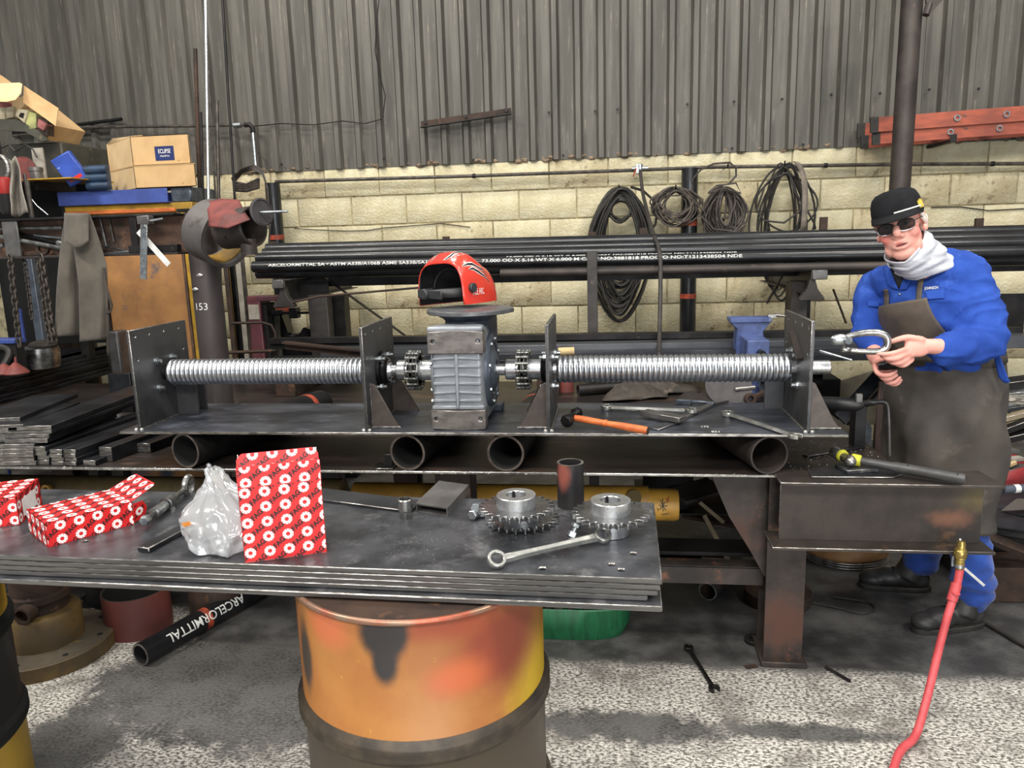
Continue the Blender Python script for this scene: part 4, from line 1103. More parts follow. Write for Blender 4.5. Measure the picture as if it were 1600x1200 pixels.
# hammer
a, b = at(893, 652, z=PT+0.038), at(1012, 673, z=PT+0.018)
t = thing('club_hammer', 'club hammer with an orange wooden handle on the machine base', 'hammer', (a.x, a.y, PT))
e = (b-a).normalized()
mat('orange_wood', (206, 112, 58), (176, 88, 44), rough=0.55, scale=10, stretch=(1, 4, 4), c3=(70, 50, 40), s3=18, lo3=0.64, hi3=0.72)
n_ = 10; rr = [0.0095, 0.012, 0.0125, 0.012, 0.0115, 0.0105, 0.0125, 0.0135, 0.014, 0.0145, 0.0135]
obj('handle', MB().tube([a+(b-a)*(i/10) for i in range(11)], rr, 12), 'orange_wood', t)
obj('grip_ring', MB().cyl(0.0132, -0.006, 0.006, 12, frame(a+(b-a)*0.46, e)), 'orange_wood', t)
obj('end_cap', MB().cyl(0.0142, 0, 0.002, 12, frame(b, e)), 'rust_brown', t)
sd = Vector((-e.y, e.x, 0)).normalized()
hd = sd*0.9+Vector((0, 0, 0.12)); F = frame(a-hd*0.055, hd)
obj('head', MB().lathe([(0.018, 0), (0.024, 0.004), (0.024, 0.022), (0.018, 0.032), (0.017, 0.074), (0.022, 0.082), (0.022, 0.104), (0.016, 0.110)], 8, F), 'black_oxide', t, bevel=0.001)
# bars, bevel square and pliers heaped on the base
def flat(px0, px1, z, w, h, mt, label, nm='flat_bar', cat='steel bar', bev=0.0012):
    a, b = at(*px0, z=z), at(*px1, z=z)
    return tag(obj(nm, MB().bar(a+Vector((0, 0, h/2)), b+Vector((0, 0, h/2)), w, h), [mt, 'cut_steel'], bevel=bev, bmat=1), label, cat)
flat((1006, 648), (1067, 659), PT+0.012, 0.050, 0.019, 'tube_grey', 'black flat bar lying uppermost in the small heap on the machine base')
flat((1058, 659), (1112, 634), PT, 0.026, 0.0115, 'tube_grey', 'short grey bar under the black bars on the machine base')
flat((1022, 672), (1055, 660), PT, 0.04, 0.006, 'stack_steel', 'thin steel strip under the black bar, behind the hammer handle')
flat((1094, 637), (1138, 628), PT+0.004, 0.012, 0.006, 'dark_steel', 'thin pointed bar behind the combination spanner')
a = at(1068, 632, z=PT)
tag(obj('clamp_block', MB().prism([(-0.03, -0.012), (0.03, -0.006), (0.035, 0.012), (-0.03, 0.014)], 0, 0.02, TR((a.x, a.y, PT), (0, 0, -0.35))).tube([a+Vector((0.03, 0, 0.012)), a+Vector((0.09, -0.02, 0.012)), a+Vector((0.12, -0.04, 0.012))], 0.008, 8), 'vise_grip' if 'vise_grip' in MATS else (mat('vise_grip', (110, 118, 128), (80, 86, 94), rough=0.35, metal=0.7, scale=20), 'vise_grip')[1], bevel=0.001), 'small grey clamp lying behind the black bars', 'clamp')
# chalk figures on the base
for txt, px, py, sz in (('1730', 978, 642, 0.022), ('173', 1095, 668, 0.020), ('821', 1112, 676, 0.022), ('1 7 1 8', 1042, 681, 0.012)):
    v, f, wt = text_mb(txt, sz)
    p = at(px, py, z=PZ)
    o = obj('chalk_figures', MB().add([(x, y*1.6, 0.0006) for x, y, _ in v], f, 0, Matrix.Translation(p)), 'white_paint', mach, smooth=0)
# sledge hammer with tube handle on the bench end
a, b = at(1321, 716, z=BZ+0.045), at(1508, 749, z=BZ+0.028)
t = thing('sledge_hammer', 'hammer with a grey tube handle and yellow paint on its head', 'hammer', (a.x, a.y, BZ))
e = (b-a).normalized(); F = frame(a, e); Lh = (b-a).length
mat('tube_handle', (92, 92, 92), (72, 72, 72), rough=0.45, metal=0.5, scale=12)
obj('handle', MB().lathe([(0.014, 0.0), (0.0145, Lh*0.40), (0.0185, Lh*0.44), (0.0185, Lh), (0.015, Lh), (0.015, Lh-0.03), (0.0, Lh-0.03)], 20, F), 'tube_handle', t)
for s in (0.53, 0.93): obj('handle_hole', MB().cyl(0.005, 0.0178, 0.0190, 10, frame(a+(b-a)*s, Vector((0.1, -0.6, 0.75)))), 'void_black', t)
sd = Vector((0.25, -0.95, -0.05)).normalized()
obj('head', MB().lathe([(0.0, 0.052), (0.010, 0.050), (0.017, 0.043), (0.0205, 0.034), (0.0205, 0.024), (0.015, 0.014), (0.018, -0.03), (0.022, -0.036), (0.022, -0.07), (0.015, -0.075)], 20, frame(a, sd)), 'cut_steel', t)
mat('yellow_mark', (206, 204, 60), (180, 176, 50), rough=0.6, scale=20)
obj('paint_mark', MB().lathe([(0.0175, 0.018), (0.022, 0.024), (0.020, 0.05), (0.016, 0.052)], 14, frame(a, e)), 'yellow_mark', t)
obj('paint_mark', MB().lathe([(0.0185, -0.028), (0.0225, -0.022), (0.02, -0.012)], 12, frame(a+Vector((0, 0, 0.003)), sd)), 'yellow_mark', t)
# plates lying on the end of the bench
flat((1314, 735), (1362, 732), BZ+0.009, 0.085, 0.012, 'stack_steel', 'small square of steel plate in front of the tube-handled hammer', 'steel_offcut')
pl_ = [at(*q, z=BZ+0.003) for q in ((1268, 747), (1395, 748), (1408, 744), (1409, 737), (1396, 731), (1330, 724), (1262, 735))]
tag(obj('steel_offcut', MB().prism([(p.x, p.y) for p in pl_], BZ+0.0032, BZ+0.0085), ['plate_steel', 'cut_steel'], bevel=0.002, bmat=1), 'thin round-cornered plate offcut under the tube-handled hammer', 'steel plate')
bz2 = BZ+0.0005
pl_ = [at(*q, z=bz2) for q in ((1250, 706), (1262, 714), (1340, 700), (1350, 694), (1300, 692))]
tag(obj('steel_strip', MB().bar(at(1258, 712, z=bz2+0.004), at(1345, 697, z=bz2+0.004), 0.035, 0.006), ['mill_steel', 'cut_steel'], bevel=0.001, bmat=1), 'thin steel strip on the bench behind the tube-handled hammer', 'steel bar')

# ------------------------------------------------------------------ welding helmet on the gearbox flange
HZ = PZ+0.434+0.001
hp = at(688, 481, z=HZ)
t = thing('welding_helmet', 'red welding helmet with flame decals resting on the gearbox flange', 'helmet', hp)
HT = Matrix.Translation((hp.x, hp.y+0.02, HZ)) @ rz(R(-34)) @ Matrix.Rotation(R(-3.0), 4, 'Y') @ Matrix.Translation((0, 0, 0.004))
mat('helmet_red', (216, 62, 44), (204, 52, 38), rough=0.3, scale=10, coat=0.4)
def hsurf(u, v, off=0.0):
    th = PI*(1.06-1.12*u)
    c_, s_ = math.cos(th), math.sin(th)
    a = 0.128*(1-0.33*v**2.0)*(1+0.03*math.sin(PI*v)); h = 0.148+0.060*math.sin(PI*min(1, 0.08+v*0.98))**0.9
    e = 0.56
    x = math.copysign(abs(c_)**e, c_)*a; z = max(s_, -0.2)*h if s_ < 0 else abs(s_)**e*h
    z = abs(s_)**e*h if s_ >= 0 else 0.0
    if s_ < 0: z = -0.02*min(1, -s_*6)
    y = 0.235*v-0.075*v*(max(z, 0)/0.205)**2
    nx, nz = c_, max(s_, 0)
    return HT @ Vector((x+nx*off, y, max(z, 0.0)+nz*off+0.0035))
m = MB().grid(lambda u, v: hsurf(u, v), 40, 14)
# closing mask at the front
n0 = len(m.v)
def hfront(u, v):
    p = HT.inverted() @ hsurf(u, 1.0)
    return HT @ Vector((p.x*(1-v), p.y+0.022*math.sin(v*PI/2), 0.07+(p.z-0.07)*(1-v)))
m.grid(hfront, 40, 5)
o = obj('shell', m, ['helmet_red', 'black_plastic'], t, weld=True)
q = o.modifiers.new('thick', 'SOLIDIFY'); q.thickness = 0.004; q.offset = -1; q.material_offset = 1; q.material_offset_rim = 0
def decal(nm, shapes, mt, off):
    d = MB()
    for poly in shapes:
        ctr = (sum(p[0] for p in poly)/len(poly), sum(p[1] for p in poly)/len(poly))
        d.add([hsurf(a_, b_, off) for a_, b_ in poly], [tuple(range(len(poly)))])
    return obj(nm, d, mt, t, smooth=0)
def bolt_shape(u0, v0, su, sv, k):
    P = [(0, 0), (0.5, 0.35), (0.35, 0.5), (1.0, 1.0), (0.55, 0.72), (0.68, 0.58), (0.1, 0.30)]
    return [(u0+su*a_, v0+sv*b_) for a_, b_ in P]
def strip(pts, w):
    L_ = []; R_ = []
    for i, (a_, b_, q) in enumerate(pts): L_.append((a_-w*q, b_+w*q*0.4)); R_.append((a_+w*q, b_-w*q*0.4))
    return [[L_[i], L_[i+1], R_[i+1], R_[i]] for i in range(len(pts)-1)]
FL1 = [(0.52, 0.06, 0.6), (0.545, 0.16, 1.3), (0.55, 0.28, 1.0), (0.575, 0.36, 1.6), (0.60, 0.50, 1.1), (0.59, 0.66, 0.3)]
FL2 = [(0.60, 0.06, 1.2), (0.57, 0.14, 0.9), (0.60, 0.26, 1.5), (0.63, 0.40, 1.2), (0.64, 0.56, 0.2)]
FL3 = [(0.74, 0.12, 0.3), (0.755, 0.26, 1.2), (0.77, 0.40, 1.4), (0.79, 0.52, 0.9), (0.80, 0.68, 1.2), (0.84, 0.80, 0.2)]
FL4 = [(0.80, 0.24, 0.3), (0.805, 0.36, 1.0), (0.83, 0.50, 1.2), (0.85, 0.66, 0.8), (0.875, 0.80, 0.2)]
FL5 = [(0.36, 0.04, 0.8), (0.38, 0.20, 1.6), (0.40, 0.40, 1.6), (0.43, 0.60, 0.4)]
FL6 = [(0.44, 0.06, 0.5), (0.45, 0.24, 1.0), (0.47, 0.44, 1.2), (0.48, 0.62, 0.3)]
for fl_ in (FL1, FL2, FL3, FL4, FL5, FL6):
    decal('decal', strip(fl_, 0.0145), 'carton_white', 0.0012)
    decal('decal', strip([(a_+0.002, b_, q*0.55) for a_, b_, q in fl_], 0.0145), 'carton_ink' if fl_ not in (FL5, FL2) else 'helmet_red', 0.0020)
for txt, u0, v0, sz in (('FLAME', 0.935, 0.22, 0.030), ('tech', 0.962, 0.30, 0.020)):
    v, f, wt = text_mb('XX WELD' if False else 'ACE ARC' if txt == 'FLAME' else 'Weld II', 1.0)
    sc = sz
    o = obj('decal_lettering', MB().add([hsurf(u0-y*sc*0.9, v0+x*sc*2.6, 0.0022) for x, y, _ in v], f), 'carton_white', t, smooth=0)
# head band inside
bandp = [HT @ Vector((0.098*math.cos(q), 0.055+0.10*math.sin(q)*0.9, 0.055)) for q in [2*PI*i/32 for i in range(32)]]
bm = MB().grid(lambda u, v: HT @ Vector((0.098*math.cos(2*PI*u), 0.045+0.085*math.sin(2*PI*u), 0.034+0.034*v)), 32, 1, wrap=True)
obj('head_band', bm, 'band_plastic' if 'band_plastic' in MATS else (mat('band_plastic', (52, 52, 54), (42, 42, 44), rough=0.5, scale=20), 'band_plastic')[1], t, solid=0.003)
F = frame(HT @ Vector((-0.035, -0.042, 0.052)), HT.to_3x3() @ Vector((-0.1, -1, 0)))
obj('ratchet_knob', MB().lathe([(0.022, 0), (0.022, 0.014), (0.018, 0.018), (0, 0.018)], 18, F), 'band_plastic', t, bevel=0.001)
obj('ratchet_housing', MB().box(-0.055, 0.10, -0.018, 0.018, -0.004, 0.004, 0, F), 'band_plastic', t, bevel=0.003)
obj('crown_strap', MB().grid(lambda u, v: HT @ Vector((0.095*math.cos(PI*u), 0.06+0.012*(v-0.5), 0.06+0.085*math.sin(PI*u))), 20, 1), 'band_plastic', t, solid=0.0025)
for s in (-1, 1):
    F = frame(HT @ Vector((s*0.112, 0.05, 0.066)), HT.to_3x3() @ Vector((s, 0, 0)))
    obj('pivot_knob', MB().lathe([(0.019, 0.012), (0.019, 0.026), (0.016, 0.030), (0, 0.030)], 16, F).cyl(0.008, -0.02, 0.014, 10, F), 'band_plastic', t)
# ------------------------------------------------------------------ pipe rack against the block wall
def pipe_px(pa, pb, y, r, label, mt='black_pipe', ext=0.0, y2=None, nm='steel_pipe', group='pipes on the rack'):
    a = at(*pa, y=y); b = at(*pb, y=y2 or y); b = b+(b-a).normalized()*ext
    o = hollow(nm, a, b, r, r*0.82, mt, label, 'pipe', group, n=20)
    return a, b
RP = 0.0365
A0, A1 = pipe_px((396, 417), (1600, 393.5), 4.70, RP, 'black rack pipe with white lettering along its whole front', ext=1.1)
pipe_px((402, 404), (1600, 380), 4.775, RP, 'black rack pipe just above and behind the lettered pipe', ext=0.9)
pipe_px((402, 427), (1600, 405), 4.765, RP, 'black rack pipe lying lowest, under the lettered pipe', ext=0.9)
pipe_px((412, 397), (1600, 371), 4.85, RP, 'black rack pipe second from the top of the bundle', ext=0.9)
pipe_px((417, 389), (1600, 361), 4.925, RP, 'topmost black pipe of the bundle on the wall rack', ext=0.9)
B0, B1 = pipe_px((782, 427), (1420, 415), 4.615, 0.0255, 'thin brown pipe on the rack brackets below the lettered pipe', 'grey_brown_steel')
# stencilled lettering wrapped on the front pipe
def pipe_text(txt, x0, x1, size, a0, par, mt='white_paint'):
    v, f, wt = text_mb(txt, 1.0, 0.012, True)
    e = (A1-A0).normalized(); m = MB(); pts = []
    for x, y, _ in v:
        s = x0+(x1-x0)*x/wt; ang = a0+y*size/RP
        c = A0+e*((s-A0.x)/e.x)
        pts.append(c+Vector((0, -math.cos(ang), math.sin(ang)))*(RP+0.0009))
    m.add(pts, f)
    o = obj('stencilled_lettering', m, mt, par, smooth=0)
front = [o for o in bpy.data.objects if o.get('label', '').startswith('black rack pipe with white')][0]
xa = lambda px: at(px, 405, y=4.66).x
pipe_text('ARCELORMITTAL SA \u2022 ASTM A53B/A106B ASME SA53B/SA106B', xa(418), xa(684), 0.026, R(2), front)
pipe_text('73.000 OD X 5.16 WT X 6.000 M CAST NO:3881818 PROD/O NO:T1213438504 NDE', xa(752), xa(1160), 0.026, R(4), front)
pipe_text('73.000 OD X 5.16 WT X 6.000 M  CAST NO:3881818 PROD/O NO:T1213438504 NDE', xa(790), xa(1152), 0.018, R(52), front)
rack = thing('pipe_rack', 'dark steel wall rack holding a bundle of black pipes', 'rack', (-0.3, 5.0, 0))
mat('rack_steel', (72, 68, 66), (50, 47, 46), rough=0.5, metal=0.4, scale=6, c3=(104, 92, 84), s3=9, lo3=0.58, hi3=0.76, bump=0.06)
def ibeam_y(x, y0, y1, zt, w=0.10, h=0.14, t=0.008):
    return MB().box(x-w/2, x+w/2, y0, y1, zt-t, zt).box(x-w/2, x+w/2, y0, y1, zt-h, zt-h+t).box(x-t/2, x+t/2, y0, y1, zt-h+t, zt-t)
for i, px in enumerate((443, 1268)):
    x = at(px, 440, y=4.62).x; zt = at(px, 436 if i == 0 else 421, y=4.66).z
    obj('arm', ibeam_y(x, 4.60, 5.9, zt), 'rack_steel', rack, bevel=0.002)
    obj('end_block', MB().box(x-0.055 if i == 0 else x-0.01, x+0.02 if i == 0 else x+0.075, 4.565, 4.60, zt-0.055, zt+0.0), 'tube_grey', rack, bevel=0.004)
    # flared gusset under the arm
    pr = [(x-0.012, zt-0.05), (x+0.012, zt-0.05), (x+0.03, zt-0.11), (x+0.07, zt-0.165), (x+0.07, zt-0.175), (x-0.07, zt-0.175), (x-0.07, zt-0.165), (x-0.03, zt-0.11)]
    obj('gusset', MB().prism(pr, 4.59, 4.64, T), 'rack_steel', rack, bevel=0.002)
for pxl, pxr, pt in ((480, 510, 461), (917, 933, 394), (1238, 1263, 440)):
    y = 4.75 if pt > 400 else 4.58
    a = at(pxl, pt, y=y); b = at(pxr, pt, y=y)
    obj('post', MB().box(a.x, b.x, y, y+0.10, 0.0, a.z), 'rack_steel', rack, bevel=0.003)
    if pt > 400: obj('post', MB().box(a.x+0.02, b.x+0.06, y+0.16, y+0.26, 0.0, a.z-0.02), 'dark_steel', rack, bevel=0.003)
obj('web_plate', MB().box(at(452, 450, y=4.78).x, at(506, 450, y=4.78).x, 4.86, 4.87, at(470, 466, y=4.8).z, at(470, 439, y=4.8).z), 'dark_steel', rack)
obj('bottom_rail', MB().box(at(490, 528, y=4.74).x, at(585, 528, y=4.74).x, 4.70, 4.76, at(530, 540, y=4.74).z, at(530, 527, y=4.74).z), 'rack_steel', rack)
for pa, pb, y, w_ in (((508, 434), (648, 535), 4.95, 0.035), ((1302, 452), (1322, 505), 4.9, 0.025), ((1226, 424), (1198, 474), 5.2, 0.04)):
    obj('brace', MB().bar(at(*pa, y=y), at(*pb, y=y), 0.008, w_, (0, -1, 0)), 'rust_brown' if y < 4.93 else 'dark_steel', rack)
for px, py in ((427, 381), (697, 373), (925, 366), (1005, 360), (1287, 343), (1530, 345)):
    p = at(px, py, y=5.0)
    obj('stop_pin', MB().box(p.x-0.022, p.x+0.022, 4.985, 5.015, p.z-0.16, p.z+0.015), 'rust_brown', rack, bevel=0.002)
obj('cross_rail', MB().box(-2.2, 2.6, 4.97, 5.03, 1.34, 1.40), 'dark_steel', rack)
a, b = at(455, 470, y=4.66), at(655, 450, y=4.66)
tag(obj('steel_rod', MB().tube([at(438, 473, y=4.6), at(458, 472, y=4.6), at(500, 463, y=4.63), at(660, 449, y=4.70)], 0.007, 8), 'rust_brown'), 'thin rusty rod leaning out from the rack behind the left drum', 'rod')

# long stock lying on the back of the bench
def stock(pa, pb, y, hpx, dep, mt, label, cham=0):
    a = at(*pa, y=y); b = at(*pb, y=y); za = at(pa[0], pa[1]+hpx, y=y).z
    h = a.z-za
    m = MB().bar(a+Vector((0, dep/2, -h/2)), b+Vector((0, dep/2, -h/2)), dep, h)
    return tag(obj('stock_bar', m, [mt, 'cut_steel'], bevel=0.002), label, 'steel bar', 'long stock along the back of the bench')
mat('stock_grey', (104, 106, 110), (78, 80, 84), rough=0.4, metal=0.6, scale=4, stretch=(0.4, 1, 1), bump=0.03)
stock((420, 529), (1600, 512), 4.36, 9, 0.06, 'dark_steel', 'dark angle bar topmost of the stock along the back of the bench')
stock((420, 538), (1600, 521), 4.38, 8, 0.1, 'void_black', 'black strip filling the shaded gap under the dark angle bar on the back of the bench')  # black strip stands in for the shaded gap between the bars
stock((500, 546), (1700, 523), 4.24, 17, 0.16, 'stock_grey', 'wide grey bar along the back of the bench behind the machine')
stock((420, 560), (1500, 540), 4.14, 10, 0.10, 'plate_steel', 'steel bar along the bench back, nearest behind the drums')
stock((405, 570), (1480, 551), 4.06, 9, 0.09, 'mill_steel', 'lowest dark bar on the bench back behind the drums')
# packing timbers carrying them
for x, lab in ((-1.9, 'left end'), (-0.4, 'middle'), (0.8, 'right end')):
    tag(obj('packing_block', MB().box(x, x+0.12, 4.02, 4.44, BZ, at(900, 563, y=4.1).z-0.03), 'rust_brown', bevel=0.003), 'rusty packing block under the '+lab+' of the long stock on the bench', 'block', 'packing blocks on the bench')
a, b = at(443, 535, y=4.0), at(570, 548, y=3.98)
tag(obj('angle_offcut', MB().bar(a, b, 0.05, 0.012).bar(a+Vector((0, 0.025, -0.02)), b+Vector((0, 0.025, -0.02)), 0.006, 0.045), 'rust_brown', bevel=0.001), 'rusty angle offcut lying aslant on the stock behind the left drum', 'steel bar')
p = at(884, 548, y=4.02)
tag(obj('tan_tube', MB().lathe([(0.022, 0), (0.022, 0.085), (0.015, 0.085), (0.015, 0)], 16, frame(p+Vector((-0.04, 0, -0.005)), (1, 0.1, 0.02)), closed=True), 'tan_card'), 'short tan cardboard tube lying behind the right drum end plate', 'tube')
p = at(1545, 480, y=4.9)
tag(obj('black_plate', MB().prism([(-0.03, -0.2), (0.2, -0.2), (0.2, 0.1), (0.06, 0.1)], 0, 0.012, Matrix.Translation((p.x, 4.9, p.z-0.02)) @ Matrix.Rotation(PI/2, 4, 'X')), 'dark_steel'), 'dark plate with a slanted edge standing behind the stock right of the man', 'steel plate')

# ------------------------------------------------------------------ coils of hose and cable on the wall
def coil(name, pts_list, rads, mt, label, cat='cable'):
    t = thing(name, label, cat, pts_list[0][0], 'coils hung on the block wall')
    return t
def loop_path(cx, zt, zb, w, y, n=28, ph=0.0, tilt=0.0, sq=0.0, dy=0.0):
    P = []
    for i in range(n):
        q = 2*PI*i/n
        s, c_ = math.sin(q), math.cos(q)
        k = 0.5-0.5*c_                                    # 0 at top, 1 at bottom
        ww = w*(0.72+0.28*math.sin(PI*k)+sq*k)
        P.append(Vector((cx+ww*s+tilt*(k-0.5), y+dy*math.sin(q+ph)+0.012*math.cos(2*q+ph), zt+(zb-zt)*k)))
    return P
def coil_px(name, label, loops, mt, y, r, extra=(), hook=None):
    """loops: (cx px, top px, bottom px, half width px, tilt px)"""
    t = thing(name, label, 'cable', at(loops[0][0], loops[0][1], y=y), 'coils hung on the block wall')
    s = 1/ (FPX/ (at(loops[0][0], loops[0][1], y=y)-Vector((0, 0, CAMH))).dot(_f))
    m = MB(); path = []
    for i, (cx, tp, bt, hw_, tl) in enumerate(loops):
        yy = y+random.uniform(-0.035, 0.035)
        c = at(cx, tp, y=yy); zb = at(cx, bt, y=yy).z
        P = loop_path(c.x, c.z, zb, hw_*s, yy, 30, random.uniform(0, 6), tl*s, 0, 0.02)
        m.tube(P, r*random.uniform(0.92, 1.08), 6, closed=True)
    for P in extra:
        m.tube([at(a_, b_, y=yy) for a_, b_, yy in P], r, 6)
    obj('windings', m, mt, t, smooth=60)
    if hook:
        p = at(*hook, y=y)
        obj('wall_hook', MB().tube([(p.x, 5.995, p.z+0.01), (p.x, y-0.03, p.z), (p.x, y-0.045, p.z+0.012), (p.x, y-0.045, p.z+0.03)], 0.006, 6), 'dark_steel', t)
    return t
random.seed(21)
Lp = []
for i in range(36):
    k = i/35
    Lp.append((968+random.uniform(-4, 4)+2*k, 293+18*random.random()*k+3*k, 505-78*random.random()**1.2-8*k, 47-17*k+random.uniform(-3, 3), random.uniform(-8, 4)))
Lp += [(970, 312, 345, 15, 0), (970, 314, 342, 17, 0), (968, 308, 348, 18, 1)]
coil_px('hose_coil', 'large black hose coil hanging leftmost on the block wall', Lp, 'black_rubber', 5.84, 0.0092, [[(985, 292, 5.8), (1005, 298, 5.8), (1020, 312, 5.78), (1027, 330, 5.8), (1024, 350, 5.8), (1012, 368, 5.82)]], (967, 296))
Lp = [(1057+random.uniform(-7, 7), 292+random.uniform(0, 8), 346+random.uniform(-14, 10), 26+random.uniform(-8, 10), random.uniform(-10, 10)) for i in range(15)]
coil_px('cable_coil', 'small loose grey cable coil beside the black banded column', Lp, 'grey_rubber', 5.74, 0.006, [[(1018, 312, 5.74), (1040, 300, 5.72), (1080, 298, 5.72), (1098, 312, 5.74), (1100, 345, 5.8)], [(1018, 330, 5.74), (1040, 306, 5.72), (1075, 305, 5.7), (1100, 330, 5.74), (1108, 360, 5.8)]], (1055, 296))
Lp = [(1132+random.uniform(-5, 5), 292+random.uniform(0, 8), 364+random.uniform(-30, 12)+18*(i % 3), 6+27*(i/29)+random.uniform(-3, 3), random.uniform(-6, 10)) for i in range(30)]
coil_px('cable_coil', 'dense bundled grey cable coil hanging third on the block wall', Lp, 'cable_grey' if 'cable_grey' in MATS else (mat('cable_grey', (84, 76, 70), (52, 48, 45), rough=0.6, scale=30), 'cable_grey')[1], 5.82, 0.0075,
        [[(1128, 290, 5.78), (1108, 300, 5.76), (1120, 290, 5.74), (1150, 286, 5.74), (1158, 302, 5.74), (1130, 294, 5.74), (1106, 302, 5.75)], [(1082, 300, 5.8), (1082, 280, 5.78), (1095, 265, 5.76), (1115, 256, 5.74), (1140, 254, 5.74), (1150, 262, 5.74), (1150, 275, 5.76), (1138, 288, 5.78)],
         [(1082, 300, 5.8), (1092, 335, 5.76), (1115, 358, 5.72), (1150, 362, 5.72), (1165, 350, 5.74)]], (1136, 262))
Lp = [(1225+random.uniform(-10, 8), 255+random.uniform(0, 18), 372+random.uniform(-20, 100), 34+random.uniform(-14, 14), random.uniform(-16, 12)) for i in range(11)]
coil_px('cable_coil', 'long loose cable coil hanging rightmost on the block wall', Lp, 'black_rubber', 5.82, 0.0075,
        [[(1230, 262, 5.78), (1242, 300, 5.78), (1262, 330, 5.76), (1272, 348, 5.76), (1274, 358, 5.78)], [(1225, 258, 5.78), (1195, 290, 5.76), (1182, 330, 5.76), (1195, 345, 5.74), (1225, 348, 5.74), (1250, 330, 5.74), (1255, 300, 5.76)]], (1224, 259))
p0_ = at(1226, 258, y=5.80)
tag(obj('flat_strap', MB().grid(lambda u, v: at(1238+26*math.sin(u*1.75)-9*u*u+9*(v-0.5)*(1 if True else 0), 248+4*(1-u)+112*u*u, y=5.70), 14, 1), 'strap_grey' if 'strap_grey' in MATS else (mat('strap_grey', (132, 122, 110), (104, 96, 88), rough=0.7, scale=20), 'strap_grey')[1], solid=0.004), 'pale flat strap hanging over the rightmost cable coil', 'strap')
# gas hose dropping in front of the pipes
hp_ = [at(1000, 266, y=5.84), at(1001, 274, y=5.80), at(1004, 300, y=5.7), at(1012, 335, y=5.5), at(1021, 366, y=5.0), at(1029, 385, y=4.62), at(1032, 410, y=4.56), at(1032, 450, y=4.5), at(1031, 500, y=4.42), at(1030, 545, y=4.2), at(1029, 575, y=4.0)]
hp_[-1].z = max(hp_[-1].z, BZ+0.02)
t = thing('air_hose', 'single dark hose dropping from the wall valve in front of the pipes', 'hose', hp_[-1])
obj('hose', MB().tube(hp_, 0.0125, 10), 'rubber_brown' if 'rubber_brown' in MATS else (mat('rubber_brown', (60, 55, 52), (44, 41, 39), rough=0.6, scale=20), 'rubber_brown')[1], t, smooth=60)
p = at(1000, 263, y=5.85)
obj('valve', MB().cyl(0.02, -0.03, 0.03, 10, Matrix.Translation(p)).cyl(0.014, -0.06, 0.06, 10, frame(p, (1, 0, 0))).box(p.x-0.03, p.x-0.01, 5.82, 5.87, p.z-0.035, p.z+0.03), 'zinc', t, bevel=0.001)
obj('valve_handle', MB().bar(p+Vector((-0.03, -0.03, 0)), p+Vector((-0.05, -0.04, -0.06)), 0.012, 0.005), 'orange_band', t)

# ------------------------------------------------------------------ blue bench vise
VY = 4.12
mat('vise_blue', (84, 100, 150), (62, 74, 114), rough=0.45, metal=0.1, scale=12, c3=(120, 130, 158), s3=16, lo3=0.6, hi3=0.74, bump=0.05)
va, vb = at(1140, 497, y=VY), at(1206, 497, y=VY)
vx = (va.x+vb.x)/2; vz = va.z; vw = (vb.x-va.x)/2
t = thing('bench_vise', 'blue bench vise on the bench behind the right drum', 'vise', (vx, VY, BZ))
obj('jaw_head', MB().prism([(vx-vw, vz), (vx+vw, vz), (vx+vw*0.98, vz-0.022), (vx+vw*0.62, vz-0.075), (vx+vw*0.66, vz-0.12), (vx+vw*0.78, vz-0.22), (vx-vw*0.64, vz-0.22), (vx-vw*0.66, vz-0.11), (vx-vw*0.62, vz-0.06), (vx-vw*0.98, vz-0.022)][::-1], VY, VY+0.10, T), 'vise_blue', t, bevel=0.004, seg=2)
obj('jaw_plate', MB().box(vx-vw*0.98, vx+vw*0.98, VY-0.012, VY, vz-0.024, vz+0.001), 'vise_blue', t, bevel=0.002)
sx_ = at(1184, 540, y=VY-0.2).x; sz_ = at(1184, 531, y=VY-0.2).z
obj('slide', MB().box(sx_-0.055, sx_+0.055, VY-0.22, VY+0.05, sz_-0.10, sz_), 'vise_blue', t, bevel=0.006, seg=2)
obj('screw', MB().cyl(0.018, 0, 0.06, 16, frame((sx_+0.01, VY-0.22, sz_-0.062), (0, -1, 0))), 'black_oxide', t)
obj('tommy_bar', MB().tube([(sx_+0.01, VY-0.262, sz_-0.062-0.10), (sx_+0.01, VY-0.262, sz_-0.062+0.02)], 0.007, 8), 'chrome_tool', t)
obj('swivel_base', MB().lathe([(0.11, BZ+0.0), (0.11, BZ+0.035), (0.075, BZ+0.06), (0.065, vz-0.21)], 28, Matrix.Translation((vx, VY+0.05, 0))), 'vise_blue', t)
q = at(1206, 495, y=VY+0.02)
tag(obj('vise_tool', MB().tube([q+Vector((-0.02, 0, 0.004)), q+Vector((0.03, 0, 0.008)), q+Vector((0.075, 0.0, 0.0))], [0.012, 0.009, 0.005], 8).box(q.x-0.02, q.x+0.02, q.y-0.012, q.y+0.012, q.z-0.004, q.z+0.012), 'chrome_tool'), 'small steel tool lying on top of the blue vise', 'tool')

